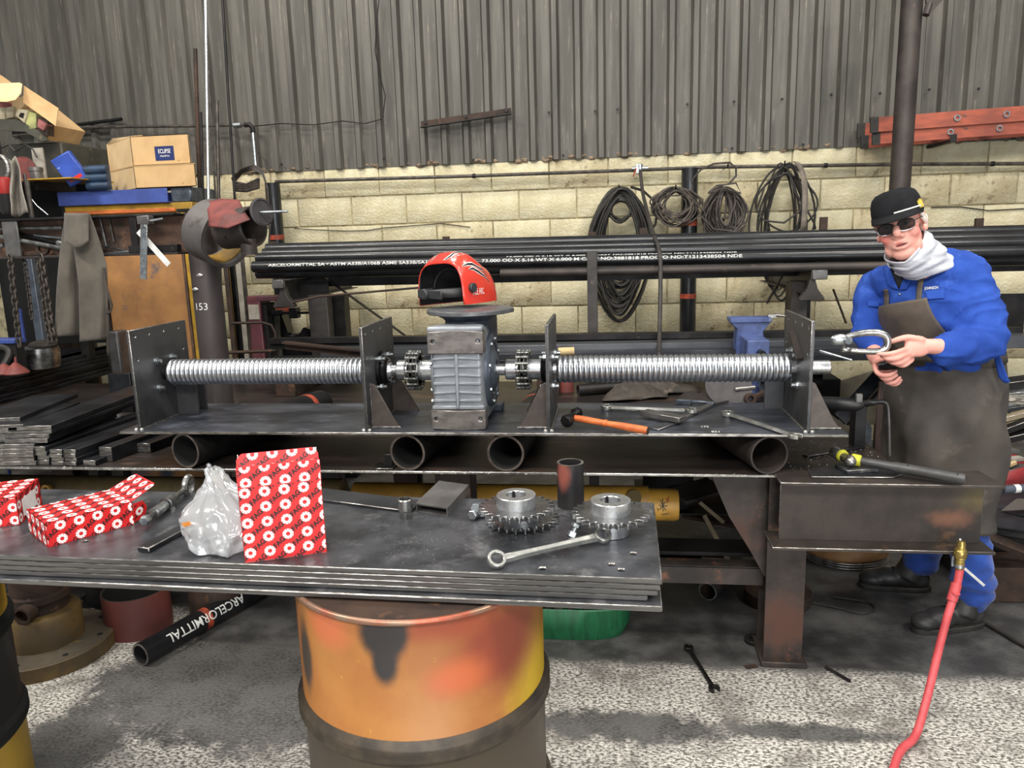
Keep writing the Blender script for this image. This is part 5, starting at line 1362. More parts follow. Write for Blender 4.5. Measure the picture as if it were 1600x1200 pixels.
# ------------------------------------------------------------------ clutter on the bench behind the machine base
for x, x2, ye in ((-1.42, -1.647, 3.5), (-0.34, -0.386, 3.5), (-0.66, -0.757, 3.5)):
    own = [o for o in bpy.data.objects if o.name.startswith('pipe_roller') and abs(WL[o.name].x-(x+x2)/2) < 0.06]
    if own:
        d = Vector((x-x2, ye-2.655, 0)).normalized(); p = Vector((x, ye, BZ+PR+0.001))-d*0.13
        obj('paint_band', MB().lathe([(PR+0.0008, 0), (PR+0.0008, 0.03)], 28, frame(p, d)), 'orange_band', own[0])
mat('cup_red', (142, 74, 66), (112, 58, 52), rough=0.6, scale=12)
c = at(884, 611, z=BZ)
tag(obj('red_cup', MB().ring(0.045, 0.040, BZ, BZ+0.06, 24, X((c.x, c.y, 0))), 'cup_red'), 'short red pipe stub under the right drum near its inner end', 'pipe')
c = at(903, 610, z=BZ+0.03)
hollow('pipe_offcut', (c.x, c.y, BZ+0.032), (c.x+0.32, c.y+0.12, BZ+0.032), 0.031, 0.026, 'dark_steel', 'short dark pipe with a bright cut end under the right drum', 'pipe', cut='zinc')
mat('leather_dark', (70, 62, 54), (48, 43, 39), rough=0.75, scale=10, bump=0.2, c3=(94, 84, 72), s3=12, lo3=0.56, hi3=0.72)
c = at(1000, 622, z=BZ)
def rag(u, v):
    q = 2*PI*u; r = v*(0.17+0.05*math.sin(3*q+1)+0.04*math.sin(5*q))
    return (c.x+r*1.35*math.cos(q), c.y+0.1+r*1.1*math.sin(q), BZ+0.004+0.085*(1-v)**0.8*(1+0.3*math.sin(2*q))+0.014*abs(math.sin(4*q+v*3))*(v))
tag(obj('leather_rag', MB().grid(rag, 48, 8, wrap=True), 'leather_dark', solid=0.003, weld=True), 'crumpled brown leather sheet on the bench under the right drum', 'cloth')
c = at(1128, 612, z=BZ)
tag(obj('steel_block', MB().box(c.x-0.07, c.x+0.05, c.y, c.y+0.07, BZ, BZ+0.05), ['grey_brown_steel'], bevel=0.003), 'small brown steel block behind the machine base, left of a disc', 'block')
c = at(1140, 634, z=BZ)
tag(obj('grinding_disc', MB().lathe([(0.0, 0), (0.115, 0), (0.115, 0.008), (0, 0.008)], 40, frame((c.x, c.y+0.05, BZ+0.085), (0.05, -1, 0.75))), 'disc_grey' if 'disc_grey' in MATS else (mat('disc_grey', (62, 58, 60), (48, 45, 47), rough=0.6, scale=20), 'disc_grey')[1]), 'dark round disc standing against the clutter under the right drum', 'disc')
c = at(1172, 628, z=BZ+0.02)
t = thing('chain_clamp', 'small rusty clevis and pin lying beside the dark disc', 'clevis', (c.x, c.y, BZ))
obj('clevis', MB().ring(0.03, 0.014, -0.012, 0.012, 18, TR((c.x, c.y, BZ+0.035), (PI/2-0.2, 0, 0.3))).bar((c.x+0.02, c.y+0.02, BZ+0.04), (c.x+0.10, c.y+0.08, BZ+0.06), 0.025, 0.02), 'rust_brown', t, bevel=0.002)
obj('pin', MB().cyl(0.011, -0.05, 0.05, 10, frame((c.x-0.02, c.y+0.04, BZ+0.08), (1, 0.2, 0.05))), 'cut_steel', t)
c = at(1196, 632, z=BZ)
tag(obj('pipe_fitting', MB().lathe([(0.03, 0), (0.055, 0.005), (0.055, 0.09), (0.075, 0.10), (0.075, 0.13), (0.05, 0.13), (0.045, 0.0)], 24, frame((c.x, c.y+0.08, BZ+0.076), (1, 0.25, 0)), closed=True), 'gear_dark'), 'grey pipe fitting on the bench beside the right end plate', 'pipe fitting')
c = at(575, 640, z=BZ)
# ------------------------------------------------------------------ left: crane beam on its tube post
mat('rusty_web', (94, 70, 56), (62, 50, 44), rough=0.7, metal=0.2, scale=7, c3=(128, 92, 68), s3=16, lo3=0.55, hi3=0.72, bump=0.12)
mat('tube_primer', (78, 70, 70), (60, 55, 55), rough=0.55, metal=0.3, scale=4, stretch=(1, 1, 0.4), c3=(98, 86, 84), s3=10, lo3=0.6, hi3=0.78, bump=0.05)
PY = 3.76
pa = at(329, 500, y=PY)
px_ = pa.x
t = thing('tube_post', 'thick brown steel tube post with chalked numbers standing on the bench', 'post', (px_, PY, BZ))
obj('tube', MB().lathe([(0.074, BZ), (0.074, 1.80), (0.066, 1.80), (0.066, 1.78)], 36, X((px_, PY, 0))), 'tube_primer', t)
obj('base_ring', MB().ring(0.10, 0.074, BZ, BZ+0.012, 28, X((px_, PY, 0))), 'tube_primer', t)
v, f, wt = text_mb('153', 0.052)
pc = at(307, 484, y=PY-0.05)
def onpost(x, y): 
    a = (pc.x-px_+x)/0.074; a = max(-0.98, min(0.98, a))
    return (px_+0.0745*a, PY-0.0745*math.sqrt(1-a*a), pc.z+y*1.0)
obj('chalk_number', MB().add([onpost(x, y) for x, y, _ in v], f), 'white_paint', t, smooth=0)
for px0, py0 in ((312, 430), (305, 452)):
    p = at(px0, py0, y=PY-0.075)
    obj('weld_tack', MB().ball(p, (0.018, 0.006, 0.010), 8, 5), 'tack_white', t)
BY0 = 3.62
b0 = at(0, 337, y=BY0); b1 = at(306, 337, y=BY0); bzt = (b0.z+b1.z)/2; bzb = (at(0, 402, y=BY0).z+at(306, 400, y=BY0).z)/2
t = thing('crane_beam', 'rusty steel beam fixed to the tube post, with tools lying in it', 'steel beam', (b1.x-0.6, BY0+0.06, bzb))
bx1 = px_-0.06
obj('web', MB().box(-3.9, bx1, BY0+0.09, BY0+0.10, bzb+0.01, bzt-0.01), 'rusty_web', t)
obj('flange', MB().box(-3.9, bx1, BY0, BY0+0.19, bzt-0.012, bzt), 'dark_steel', t, bevel=0.002)
obj('flange', MB().box(-3.9, bx1, BY0, BY0+0.19, bzb, bzb+0.012), 'grey_brown_steel', t, bevel=0.002)
for q0, q1 in ((4, 28), (203, 214)):
    x0, x1 = at(q0, 370, y=BY0).x, at(q1, 370, y=BY0).x
    obj('stiffener', MB().box(x0, x1, BY0+0.004, BY0+0.014, bzb+0.012, bzt-0.012), 'tube_grey' if q0 < 10 else 'dark_steel', t, bevel=0.002)
obj('bottom_bar', MB().box(at(201, 390, y=BY0).x, bx1, BY0-0.002, BY0+0.04, bzb+0.012, bzb+0.05), 'dark_steel', t, bevel=0.002)
# things lying in the beam
def rodp(pa, pb, y, r, mt, label, nm='steel_rod', cat='rod', r2=None, group=None):
    a, b = at(*pa, y=y), at(*pb, y=y)
    return tag(obj(nm, MB().tube([a, b], [r, r2 or r], 10), mt), label, cat, group)
yB = BY0+0.045
G = 'tools lying in the rusty beam'
rodp((-14, 358), (98, 356), yB, 0.0095, 'chrome_tool', 'bright straight rod uppermost in the rusty beam', group=G, r2=0.012)
rodp((-10, 368), (96, 388), yB-0.02, 0.0125, 'chrome_tool', 'thick bright bar crossing the rusty beam at a slant', nm='pry_bar', cat='bar', group=G)
rodp((29, 366), (92, 381), yB+0.022, 0.011, 'black_oxide', 'black ratchet handle above the slanted bright bar in the beam', nm='ratchet', cat='tool', group=G)
rodp((54, 368), (98, 372), yB+0.03, 0.008, 'zinc', 'short bright rod left of the hanging leather apron', group=G)
rodp((-10, 389), (6, 383), yB, 0.012, 'zinc', 'bright bar end at the very left of the rusty beam', group=G)
rodp((150, 382), (202, 393), yB, 0.006, 'chrome_tool', 'thin bright rod right of the leather apron in the beam', group=G)
rodp((158, 397), (203, 393), yB-0.02, 0.006, 'zinc', 'lower thin rod right of the leather apron in the beam', group=G)
rodp((156, 341), (166, 386), yB+0.02, 0.0055, 'chrome_tool', 'bright rod leaning upright in the beam right of the apron', group=G, r2=0.008)
rodp((170, 341), (178, 378), yB+0.025, 0.005, 'conduit', 'dull rod leaning upright in the beam right of the bright one', group=G)
p = at(78, 378, y=yB); 
tag(obj('socket_wrench', MB().lathe([(0.0, 0), (0.014, 0.0), (0.017, 0.008), (0.017, 0.03), (0.013, 0.034), (0, 0.034)], 16, frame(p+Vector((0.05, -0.008, -0.004)), (1, 0, -0.3))), 'chrome_tool'), 'bright ratchet socket head beside the leather apron', 'tool')
p = at(55, 392, y=yB)
tag(obj('rusty_clamp', MB().box(p.x-0.075, p.x+0.03, yB-0.015, yB+0.015, bzb+0.0125, bzb+0.035).ring(0.033, 0.018, -0.012, 0.012, 16, TR((p.x+0.045, yB, bzb+0.047), (PI/2, 0, 0.2))), 'rust_brown', bevel=0.003), 'rusty clamp lying at the bottom of the beam near the chains', 'clamp')

# ring of pipe, pipe tee and red leather on the tube post
mat('ring_grey', (104, 100, 98), (82, 78, 77), rough=0.5, metal=0.45, scale=5, c3=(70, 62, 58), s3=9, lo3=0.56, hi3=0.74, bump=0.04)
rc = at(341, 365, y=3.60)
axr = Vector((0.86, -0.40, -0.30)).normalized()
F = frame(rc-axr*0.075, axr)
t = thing('pipe_ring', 'large steel pipe ring hung on top of the tube post', 'pipe ring', rc)
obj('ring', MB().lathe([(0.152, 0), (0.155, 0.003), (0.155, 0.147), (0.152, 0.15), (0.133, 0.15), (0.133, 0.0)], 48, F, closed=True), 'ring_grey', t)
obj('yellow_liner', MB().lathe([(0.1325, 0.02), (0.126, 0.02), (0.126, 0.12), (0.1325, 0.12)], 40, F, closed=True), 'brass_yellow' if 'brass_yellow' in MATS else (mat('brass_yellow', (166, 128, 44), (120, 92, 34), rough=0.5, scale=10), 'brass_yellow')[1], t)
obj('hanger', MB().box(px_-0.03, px_+0.03, 3.60, PY, 1.800, 1.815), 'dark_steel', t)
tc = at(376, 356, y=3.50); ax2 = Vector((0.93, -0.28, 0.05)).normalized(); F = frame(tc-ax2*0.10, ax2)
t = thing('pipe_tee', 'brown pipe tee pushed through the large pipe ring, its lid hanging open', 'pipe fitting', tc)
obj('body', MB().lathe([(0.088, 0), (0.094, 0.004), (0.094, 0.18), (0.090, 0.184), (0.082, 0.184), (0.082, 0.0)], 40, F, closed=True), 'grey_brown_steel', t)
obj('bore', MB().lathe([(0.0, 0.03), (0.081, 0.03)], 30, F), 'void_black', t)
s0 = at(388, 380, y=3.47)
obj('outlet', MB().lathe([(0.038, -0.02), (0.038, 0.055), (0.032, 0.055), (0.032, -0.02)], 24, frame(s0, (0.02, 0, -1)), closed=True), 'grey_brown_steel', t)
dl = at(407, 332, y=3.44); F = frame(dl, (0.9, -0.42, 0.1))
obj('lid', MB().lathe([(0.0, 0), (0.062, 0), (0.066, 0.006), (0.066, 0.012), (0.058, 0.016), (0.056, 0.010), (0.0, 0.010)], 36, F), 'disc_grey', t)
obj('lid_pin', MB().cyl(0.006, 0.0, 0.13, 8, frame(dl+Vector((0.01, -0.02, 0)), (1, 0.05, 0))), 'zinc', t)
for k in range(3):
    a = -0.9+k*0.9; obj('bolt_hole', MB().cyl(0.006, 0.0935, 0.095, 8, frame(tc+Vector((-0.03+0.07*k, 0, 0)), Vector((-0.1, -0.9, -0.45)))), 'void_black', t)
mat('red_leather', (122, 58, 52), (88, 44, 41), rough=0.7, scale=9, bump=0.12, c3=(88, 66, 64), s3=8, lo3=0.55, hi3=0.72)
g = [at(*q, y=yy) for q, yy in (((322, 316), 3.56), ((348, 311), 3.60), ((374, 313), 3.56), ((326, 338), 3.44), ((356, 338), 3.40), ((384, 334), 3.42), ((327, 354), 3.40), ((358, 357), 3.36), ((391, 343), 3.38))]
def bil(u, v):
    gx = u*2; gy = v*2; i = min(1, int(gx)); j = min(1, int(gy)); a = gx-i; b = gy-j
    P = lambda i, j: g[j*3+i]
    return (P(i, j)*(1-a)+P(i+1, j)*a)*(1-b)+(P(i, j+1)*(1-a)+P(i+1, j+1)*a)*b+Vector((0, -0.012*math.sin(PI*u), 0))
tag(obj('leather_pad', MB().grid(bil, 12, 12), 'red_leather', solid=0.006), 'dull red leather pad draped over the large pipe ring', 'leather pad')

# leather apron hung over the beam
mat('apron_old', (88, 81, 71), (66, 61, 54), rough=0.8, scale=4, bump=0.15, bscale=180, c3=(116, 104, 88), s3=6, lo3=0.55, hi3=0.75, sheen=0.1)
t = thing('leather_apron', 'worn brown leather apron hung over the rusty beam', 'apron', at(128, 525, y=3.57))
def panel_l(u, v):
    xl = 101-15*v-3*math.sin(v*PI); xr = 122+6*v
    return at(xl+(xr-xl)*u, 338+188*v-3*u*v, y=3.60-0.030*math.sin(PI*min(1, u*1.25))*min(1, v*2)+0.05*max(0, u-0.75)*4*v+0.006*math.sin(v*9+u*4))
def panel_r(u, v):
    xl = 108+14*min(1, v*1.8)+3*v; xr = 139+25*min(1, v*2.4)**0.8+7*v
    return at(xl+(xr-xl)*u, 334+200*v-5*u*v, y=3.535-0.030*math.sin(PI*min(1, u*1.1))*min(1, v*2)-0.012*math.sin(u*8+v*2.5)*v+0.03*(1-v)+0.006*math.sin(v*8+u*5))
obj('skirt', MB().grid(panel_l, 22, 40), 'apron_old', t, solid=0.005, smooth=60)
obj('skirt', MB().grid(panel_r, 26, 40), 'apron_old', t, solid=0.005, smooth=60)
obj('collar_fold', MB().grid(lambda u, v: at(101+38*u, 333+44*v+10*math.sin(PI*u)*v, y=3.52-0.03*math.sin(PI*u)-0.015*v+0.03*(1-v)), 14, 10), 'apron_old', t, solid=0.006, smooth=60)
sp_ = [at(162, 418, y=3.54), at(164, 440, y=3.53), at(170, 462, y=3.53), at(175, 478, y=3.53), at(172, 488, y=3.53), at(164, 489, y=3.54)]
obj('strap', MB().tube(sp_, 0.006, 6), 'leather_dark', t)
obj('strap', MB().grid(lambda u, v: at(164+4*u+3*v*(1 if u > .5 else 1), 490+65*v, y=3.54), 2, 8), 'leather_dark', t, solid=0.004)
# hand brake key hanging from the beam
p = at(226, 344, y=3.58)
t = thing('strap_wrench', 'grey strip tool with a white blade hanging from the rusty beam', 'tool', p)
obj('head_block', MB().box(p.x-0.035, p.x+0.03, 3.565, 3.615, p.z-0.022, p.z+0.022), 'tube_grey', t, bevel=0.004)
obj('head_bolt', MB().cyl(0.006, 0, 0.075, 8, frame(p+Vector((0.025, 0, -0.005)), (1, 0, 0.12))), 'zinc', t)
a, b = at(225, 348, y=3.57), at(224, 436, y=3.57)
obj('strip', MB().bar(a, b, 0.036, 0.005, (0, -1, 0)), 'zinc', t, bevel=0.001)
a, b = at(216, 361, y=3.59), at(264, 414, y=3.59)
obj('blade', MB().bar(a, b, 0.030, 0.003, (0, -1, 0)), 'white_paint', t, bevel=0.001)
obj('rivet', MB().cyl(0.009, 0, 0.012, 10, frame(at(225, 354, y=3.568), (0, -1, 0))), 'chrome_tool', t)

# lifting chains under the beam
lk = MB()
lk.tube([(0.0105*(1 if math.cos(q) > 0 else -1)*abs(math.cos(q))**0.6, 0, 0.0185*(1 if math.sin(q) > 0 else -1)*abs(math.sin(q))**0.8) for q in [2*PI*i/20 for i in range(20)]], 0.0048, 6, closed=True)
mat('chain_steel', (92, 84, 76), (58, 54, 50), rough=0.5, metal=0.6, scale=30)
lkm = mesh_from('link', lk.v, lk.f, lk.m, ['chain_steel'])
def chain(path, label, sc=1.0, y=3.6):
    pts = [at(a, b, y=y) for a, b in path]
    t = thing('lifting_chain', label, 'chain', pts[-1], 'lifting chains under the beam')
    d = 0.0275*sc; i = 0; s = 0.0; k = 0
    for a, b in zip(pts[:-1], pts[1:]):
        L_ = (b-a).length; u = (b-a).normalized()
        while s < L_:
            p = a+u*s
            o = bpy.data.objects.new('link', lkm); COL.objects.link(o); o.parent = t
            o.matrix_local = Matrix.Translation(p-WL[t.name]) @ u.to_track_quat('Z', 'X').to_matrix().to_4x4() @ rz(R(20+90*(k % 2)))
            o.scale = (sc, sc, sc); s += d; k += 1
        s -= L_
    return t
chain([(16, 404), (19, 440), (24, 480), (28, 520), (31, 545)], 'rusty lifting chain hanging leftmost under the beam', 1.15)
chain([(38, 404), (44, 450), (50, 500)], 'short thin chain hanging between the two heavy chains', 0.8, 3.66)
chain([(65, 404), (72, 450), (78, 495), (86, 535)], 'heavy lifting chain hanging next to the leather apron, right strand', 1.15, 3.58)
chain([(61, 408), (67, 450), (72, 495), (79, 533)], 'heavy lifting chain hanging next to the leather apron, left strand', 1.15, 3.63)

# ------------------------------------------------------------------ left: yellow cabinet, boxes and shelf things at the wall
CY = 4.60
mat('cab_board', (170, 122, 72), (140, 100, 62), rough=0.6, scale=4, bump=0.05, c3=(96, 86, 84), s3=6, lo3=0.56, hi3=0.70,
    spots=[((-0.02, 0, 0.25), (0.08, 0.3, 0.5), (70, 76, 90), 0.4, 1.1, 0.9), ((-0.22, 0, 0.2), (0.13, 0.3, 0.40), (120, 104, 104), 0.4, 1.1, 0.8)])
mat('cab_yellow', (178, 140, 40), (140, 108, 36), rough=0.55, scale=8, c3=(90, 74, 44), s3=14, lo3=0.6, hi3=0.72)
xl, xr = at(104, 350, y=CY).x, at(303, 350, y=CY).x
zt = at(200, 319, y=CY).z; zt2 = at(200, 334, y=CY).z
t = thing('yellow_cabinet', 'yellow framed cabinet with a stained brown board, behind the rusty beam', 'cabinet', ((xl+xr)/2, CY+0.2, 0))
obj('top', MB().box(xl, xr, CY, CY+0.5, zt2, zt), 'cab_yellow', t, bevel=0.004)
xm = at(165, 450, y=CY).x; xr2 = at(291, 450, y=CY).x
obj('board', MB().box(xm, xr2, CY+0.02, CY+0.03, 0.05, zt2), 'cab_board', t)
obj('frame_post', MB().box(xr2+0.015, xr2+0.055, CY, CY+0.05, 0.0, zt2), 'cab_yellow', t, bevel=0.003)
obj('frame_post', MB().box(xr2-0.003, xr2+0.012, CY-0.01, CY+0.02, 0.0, zt2), 'rusty_web', t, bevel=0.002)
obj('frame_post', MB().box(xm-0.05, xm, CY, CY+0.05, 0.0, zt2), 'dark_steel', t, bevel=0.003)
obj('frame_post', MB().box(xr-0.05, xr, CY+0.45, CY+0.5, 0.0, zt2), 'cab_yellow', t)
p = at(262, 425, y=CY)
obj('wooden_strip', MB().box(at(103, 330, y=CY).x, at(275, 330, y=CY).x, CY-0.014, CY-0.002, zt2+0.004, zt2+0.026), 'orange_wood', t, bevel=0.002)
# blue tray on the cabinet
mat('blue_sheet', (66, 86, 158), (54, 70, 132), rough=0.5, scale=6, bump=0.03)
xa0, xb0 = at(90, 310, y=CY-0.03).x, at(262, 310, y=CY-0.03).x; zb0, zb1 = at(180, 322, y=CY-0.03).z, at(180, 297, y=CY-0.03).z
zb0 = max(zb0, zt+0.001)
tag(obj('blue_tray', MB().box(xa0, xb0, CY-0.03, CY-0.022, zb0, zb1).box(xa0, xb0, CY-0.022, CY+0.35, zb0, zb0+0.006).box(xa0, xb0, CY+0.342, CY+0.35, zb0, zb1), 'blue_sheet', bevel=0.002), 'long blue metal tray on the yellow cabinet under the cardboard boxes', 'tray')
xg = at(299, 310, y=CY).x
tag(obj('grey_case', MB().box(xb0+0.005, xg, CY-0.0, CY+0.3, zb0, zb1+0.005), 'vise_grip', bevel=0.006), 'dark blue grey case beside the blue tray', 'case')
# cardboard boxes
mat('cardboard', (196, 162, 116), (180, 146, 102), rough=0.85, scale=5, c3=(150, 118, 80), s3=14, lo3=0.62, hi3=0.74)
mat('cardboard_light', (222, 194, 150), (206, 176, 132), rough=0.85, scale=5, c3=(170, 138, 98), s3=14, lo3=0.62, hi3=0.74)  # paler copy of cardboard, for sides painted as lit and for pale flaps
mat('label_blue', (30, 46, 98), (24, 36, 80), rough=0.45, scale=14)
def carton(name, label, front, left, zb, zt, dpt, y0, flaps=(), open_top=True):
    """front=(px0,px1) width on plane y0; left: px of the far end of the left side"""
    x0, x1 = at(front[0], 250, y=y0).x, at(front[1], 250, y=y0).x
    t = thing(name, label, 'cardboard box', ((x0+x1)/2, y0+dpt/2, zb))
    xl_ = at(left, 250, y=y0+dpt).x
    th = 0.004
    obj('front_panel', MB().box(x0, x1, y0, y0+th, zb, zt), 'cardboard', t)
    ps = [(x0, y0), (x0+th, y0), (xl_+th, y0+dpt), (xl_, y0+dpt)]
    obj('side_panel', MB().prism(ps, zb, zt), 'cardboard_light', t)  # left side painted as lit with the paler cardboard
    obj('side_panel', MB().prism([(q+x1-x0-th, w_) for q, w_ in ps], zb, zt), 'cardboard', t)
    obj('back_panel', MB().box(xl_, xl_+x1-x0, y0+dpt-th, y0+dpt, zb, zt), 'cardboard', t)
    obj('bottom_panel', MB().prism([(x0, y0), (x1, y0), (xl_+x1-x0, y0+dpt), (xl_, y0+dpt)], zb, zb+th), 'cardboard', t)
    return t, x0, x1, xl_
zb = zb1+0.001+0.004
zt_l = at(240, 259, y=CY-0.02).z
t, x0, x1, xl_ = carton('cardboard_box', 'lower cardboard box, slightly crushed, under the one with a blue label', (207, 303), 167, zb, zt_l, 0.30, CY-0.02)
obj('lid_panel', MB().prism([(x0-0.004, CY-0.022), (x1+0.004, CY-0.022), (xl_+x1-x0, CY+0.28), (xl_, CY+0.28)], zt_l, zt_l+0.004), 'cardboard', t)
zt_u = at(250, 211, y=CY).z
t, x0, x1, xl_ = carton('cardboard_box', 'upper cardboard box with a small blue label on its front', (207, 298), 170, zt_l+0.006, zt_u, 0.28, CY)
obj('lid_flap', MB().prism([(x0, CY), (x1, CY), (xl_+x1-x0-0.03, CY+0.26), (xl_+0.02, CY+0.26)], zt_u-0.004, zt_u), 'cardboard', t)
obj('lid_flap', MB().add([(xl_, CY+0.28, zt_u), (x0, CY, zt_u), (x0+0.05, CY+0.06, zt_u+0.012), (xl_+0.05, CY+0.28, zt_u+0.035)], [(0, 1, 2, 3)]), 'cardboard_light', t, solid=0.004)
la, lb = at(241, 229, y=CY-0.001), at(273, 250, y=CY-0.001)
obj('label', MB().box(la.x, lb.x, CY-0.0015, CY, lb.z, la.z), 'label_blue', t)
v, f, wt = text_mb('ECLIPSE', 0.036); s = (lb.x-la.x)*0.66/wt
obj('label_lettering', MB().add([(la.x+(lb.x-la.x)*0.17+x*s, CY-0.0022, la.z-0.042+y*1.0) for x, y, _ in v], f), 'carton_white', t, smooth=0)
v, f, wt = text_mb('MAGNETICS', 0.014); s = (lb.x-la.x)*0.5/wt
obj('label_lettering', MB().add([(la.x+(lb.x-la.x)*0.25+x*s, CY-0.0022, la.z-0.064+y) for x, y, _ in v], f), 'carton_white', t, smooth=0)
# dark grey machine box on the left with a shelf
mat('olive_metal', (76, 74, 64), (56, 55, 48), rough=0.6, scale=5, c3=(104, 98, 76), s3=10, lo3=0.6, hi3=0.74)
SY = 4.75
xs1 = at(100, 260, y=SY).x; zsb = at(60, 280, y=SY).z; zst = at(40, 224, y=SY).z
t = thing('steel_cupboard', 'dark steel cupboard at the left wall, carrying the tilted box of rags', 'cupboard', (xs1-0.4, SY+0.2, 0))
obj('body', MB().box(xs1-0.95, xs1, SY, SY+0.5, zsb, zst), 'olive_metal', t, bevel=0.01)
obj('leg', MB().box(xs1-0.06, xs1, SY, SY+0.06, 0, zsb), 'dark_steel', t)
obj('leg', MB().box(xs1-0.95, xs1-0.89, SY, SY+0.06, 0, zsb), 'dark_steel', t)
obj('back_sheet', MB().box(xs1-0.95, xs1+0.0, SY+0.4, SY+0.41, 0.95, zsb), 'void_black', t)
xsa, xsb = at(38, 281, y=4.4).x, at(118, 281, y=4.4).x; zs = at(80, 279, y=4.4).z
obj('shelf', MB().box(xsa, xsb, 4.36, SY+0.02, zs-0.008, zs), 'cab_yellow', t, bevel=0.001)
obj('shelf_bracket', MB().box(xsa+0.05, xsa+0.065, 4.42, SY+0.02, zs-0.06, zs-0.008), 'dark_steel', t)
c = at(58, 278, y=4.46); r = 0.040
tag(obj('tin_can', MB().lathe([(0.0, 0), (r, 0.0), (r, 0.01), (r-0.004, 0.014), (r-0.004, 0.05), (r, 0.054), (r, 0.075), (r-0.005, 0.078), (r-0.006, 0.07), (0, 0.07)], 24, X((c.x, c.y, zs))), 'zinc' if False else 'tube_grey'), 'grey tin on the yellow edged shelf at the left', 'tin')
a, b = at(52, 232, y=4.6), at(76, 278, y=4.6)
tag(obj('grey_board', MB().box(a.x, b.x, 4.58, 4.59, zs, a.z), 'mortar_grey' if 'mortar_grey' in MATS else (mat('mortar_grey', (166, 160, 148), (138, 132, 122), rough=0.85, scale=14), 'mortar_grey')[1]), 'pale grey board standing behind the tin on the shelf', 'board')
c = at(38, 262, y=4.55)
tag(obj('red_disc', MB().lathe([(0, 0), (0.075, 0.002), (0.078, 0.012), (0, 0.014)], 28, frame((c.x, c.y, zs+0.078), (0.15, -1, 0.1))), 'red_leather'), 'dull red disc standing left of the tin', 'disc')
# hoist hook and rag hanging at far left
c = at(4, 262, y=4.3)
t = thing('hoist_hook', 'red hoist block with a pale hook at the left edge', 'hook', c)
obj('hook_ring', MB().tube([(c.x-0.01+0.05*math.cos(q), 4.3, c.z+0.07*math.sin(q)) for q in [R(-70+i*14) for i in range(17)]], 0.014, 8), 'cut_steel', t)
obj('block', MB().lathe([(0.03, 0.0), (0.05, -0.01), (0.05, -0.09), (0.044, -0.10), (0.044, -0.20), (0.03, -0.22)], 20, X((c.x-0.005, 4.3, c.z-0.055))), ['hoist_red'] if 'hoist_red' in MATS else [(mat('hoist_red', (166, 44, 40), (130, 36, 34), rough=0.45, scale=8, spots=[((0, 0, 0.02), (0.2, 0.2, 0.11), (40, 38, 38), 0.9, 1.0)]), 'hoist_red')[1]], t)
obj('lift_rod', MB().cyl(0.012, 0.0, 0.30, 8, X((c.x-0.005, 4.3, c.z+0.05))), 'dark_steel', t)
mat('rag_grey', (150, 144, 134), (120, 114, 106), rough=0.9, scale=8, bump=0.1)
def ragf(u, v):
    return at(14+10*u+(4+16*u)*v+3*math.sin(v*7)*(1-v), 248+88*v+4*math.sin(u*5), y=4.2-0.04*math.sin(u*6+v*2))
tag(obj('grey_rag', MB().grid(ragf, 14, 16), 'rag_grey', solid=0.004, smooth=60), 'pale grey rag hanging right of the red hoist block', 'rag')
rodp((38, 272), (49, 340), 4.25, 0.010, 'tube_grey', 'grey bar hanging beside the pale rag, left', group='bars hanging by the rag')
rodp((42, 282), (50, 340), 4.20, 0.013, 'conduit', 'dark grey bar hanging beside the pale rag, right', group='bars hanging by the rag')
wire('wire', [(50, 312), (58, 322), (68, 330), (75, 336)], 4.2, 0.003, 'thin bright wire end curling above the rusty beam', 'zinc')
wire('wire', [(0, 232), (14, 226), (24, 236), (40, 226), (52, 234), (58, 246)], 4.5, 0.006, 'black cable looping under the tilted box of rags', 'black_rubber')
# tilted box of rags
bc = at(44, 178, y=4.72)
t = thing('rag_box', 'battered tan box of rags and packets tilted on the dark cupboard', 'cardboard box', (bc.x, bc.y, zst))
def slab(nm, pts, y0, y1, mt, solid=True, yb=None):
    """a flat piece whose front outline is seen at pixels on plane y0 (or a y per corner)"""
    ys = y0 if isinstance(y0, (list, tuple)) else [y0]*len(pts)
    P = [at(a_, b_, y=q_) for (a_, b_), q_ in zip(pts, ys)]
    Q = [p+Vector((0, y1, 0)) for p in P]; k = len(P)
    return obj(nm, MB().add(P+Q, [tuple(range(k)), tuple(range(2*k-1, k-1, -1))]+[(i, k+i, k+(i+1) % k, (i+1) % k) for i in range(k)]), mt, t, smooth=0)
slab('box_body', [(-30, 150), (30, 152), (84, 196), (73, 219), (60, 214), (-30, 176)], 4.66, 0.30, 'cardboard')
slab('lifted_flap', [(37, 134), (91, 169), (87, 197), (36, 160)], [4.58, 4.60, 4.58, 4.55], 0.006, 'cardboard')
slab('loose_flap', [(-20, 131), (30, 129), (34, 131), (32, 146), (24, 156), (10, 159), (-20, 158)], [4.56, 4.56, 4.55, 4.50, 4.47, 4.46, 4.46], 0.006, 'cardboard_light')
slab('back_flap', [(-20, 108), (2, 118), (20, 131), (-20, 132)], 4.80, 0.006, 'cardboard')
slab('front_panel', [(-20, 186), (26, 186), (60, 204), (74, 219), (66, 221), (40, 206), (-20, 202)], 4.57, 0.02, 'olive_metal')
random.seed(9)
mat('packet_cream', (196, 188, 160), (160, 150, 124), rough=0.8, scale=12); mat('packet_green', (172, 172, 112), (132, 134, 88), rough=0.8, scale=14); mat('packet_red', (156, 96, 92), (120, 70, 68), rough=0.8, scale=14)
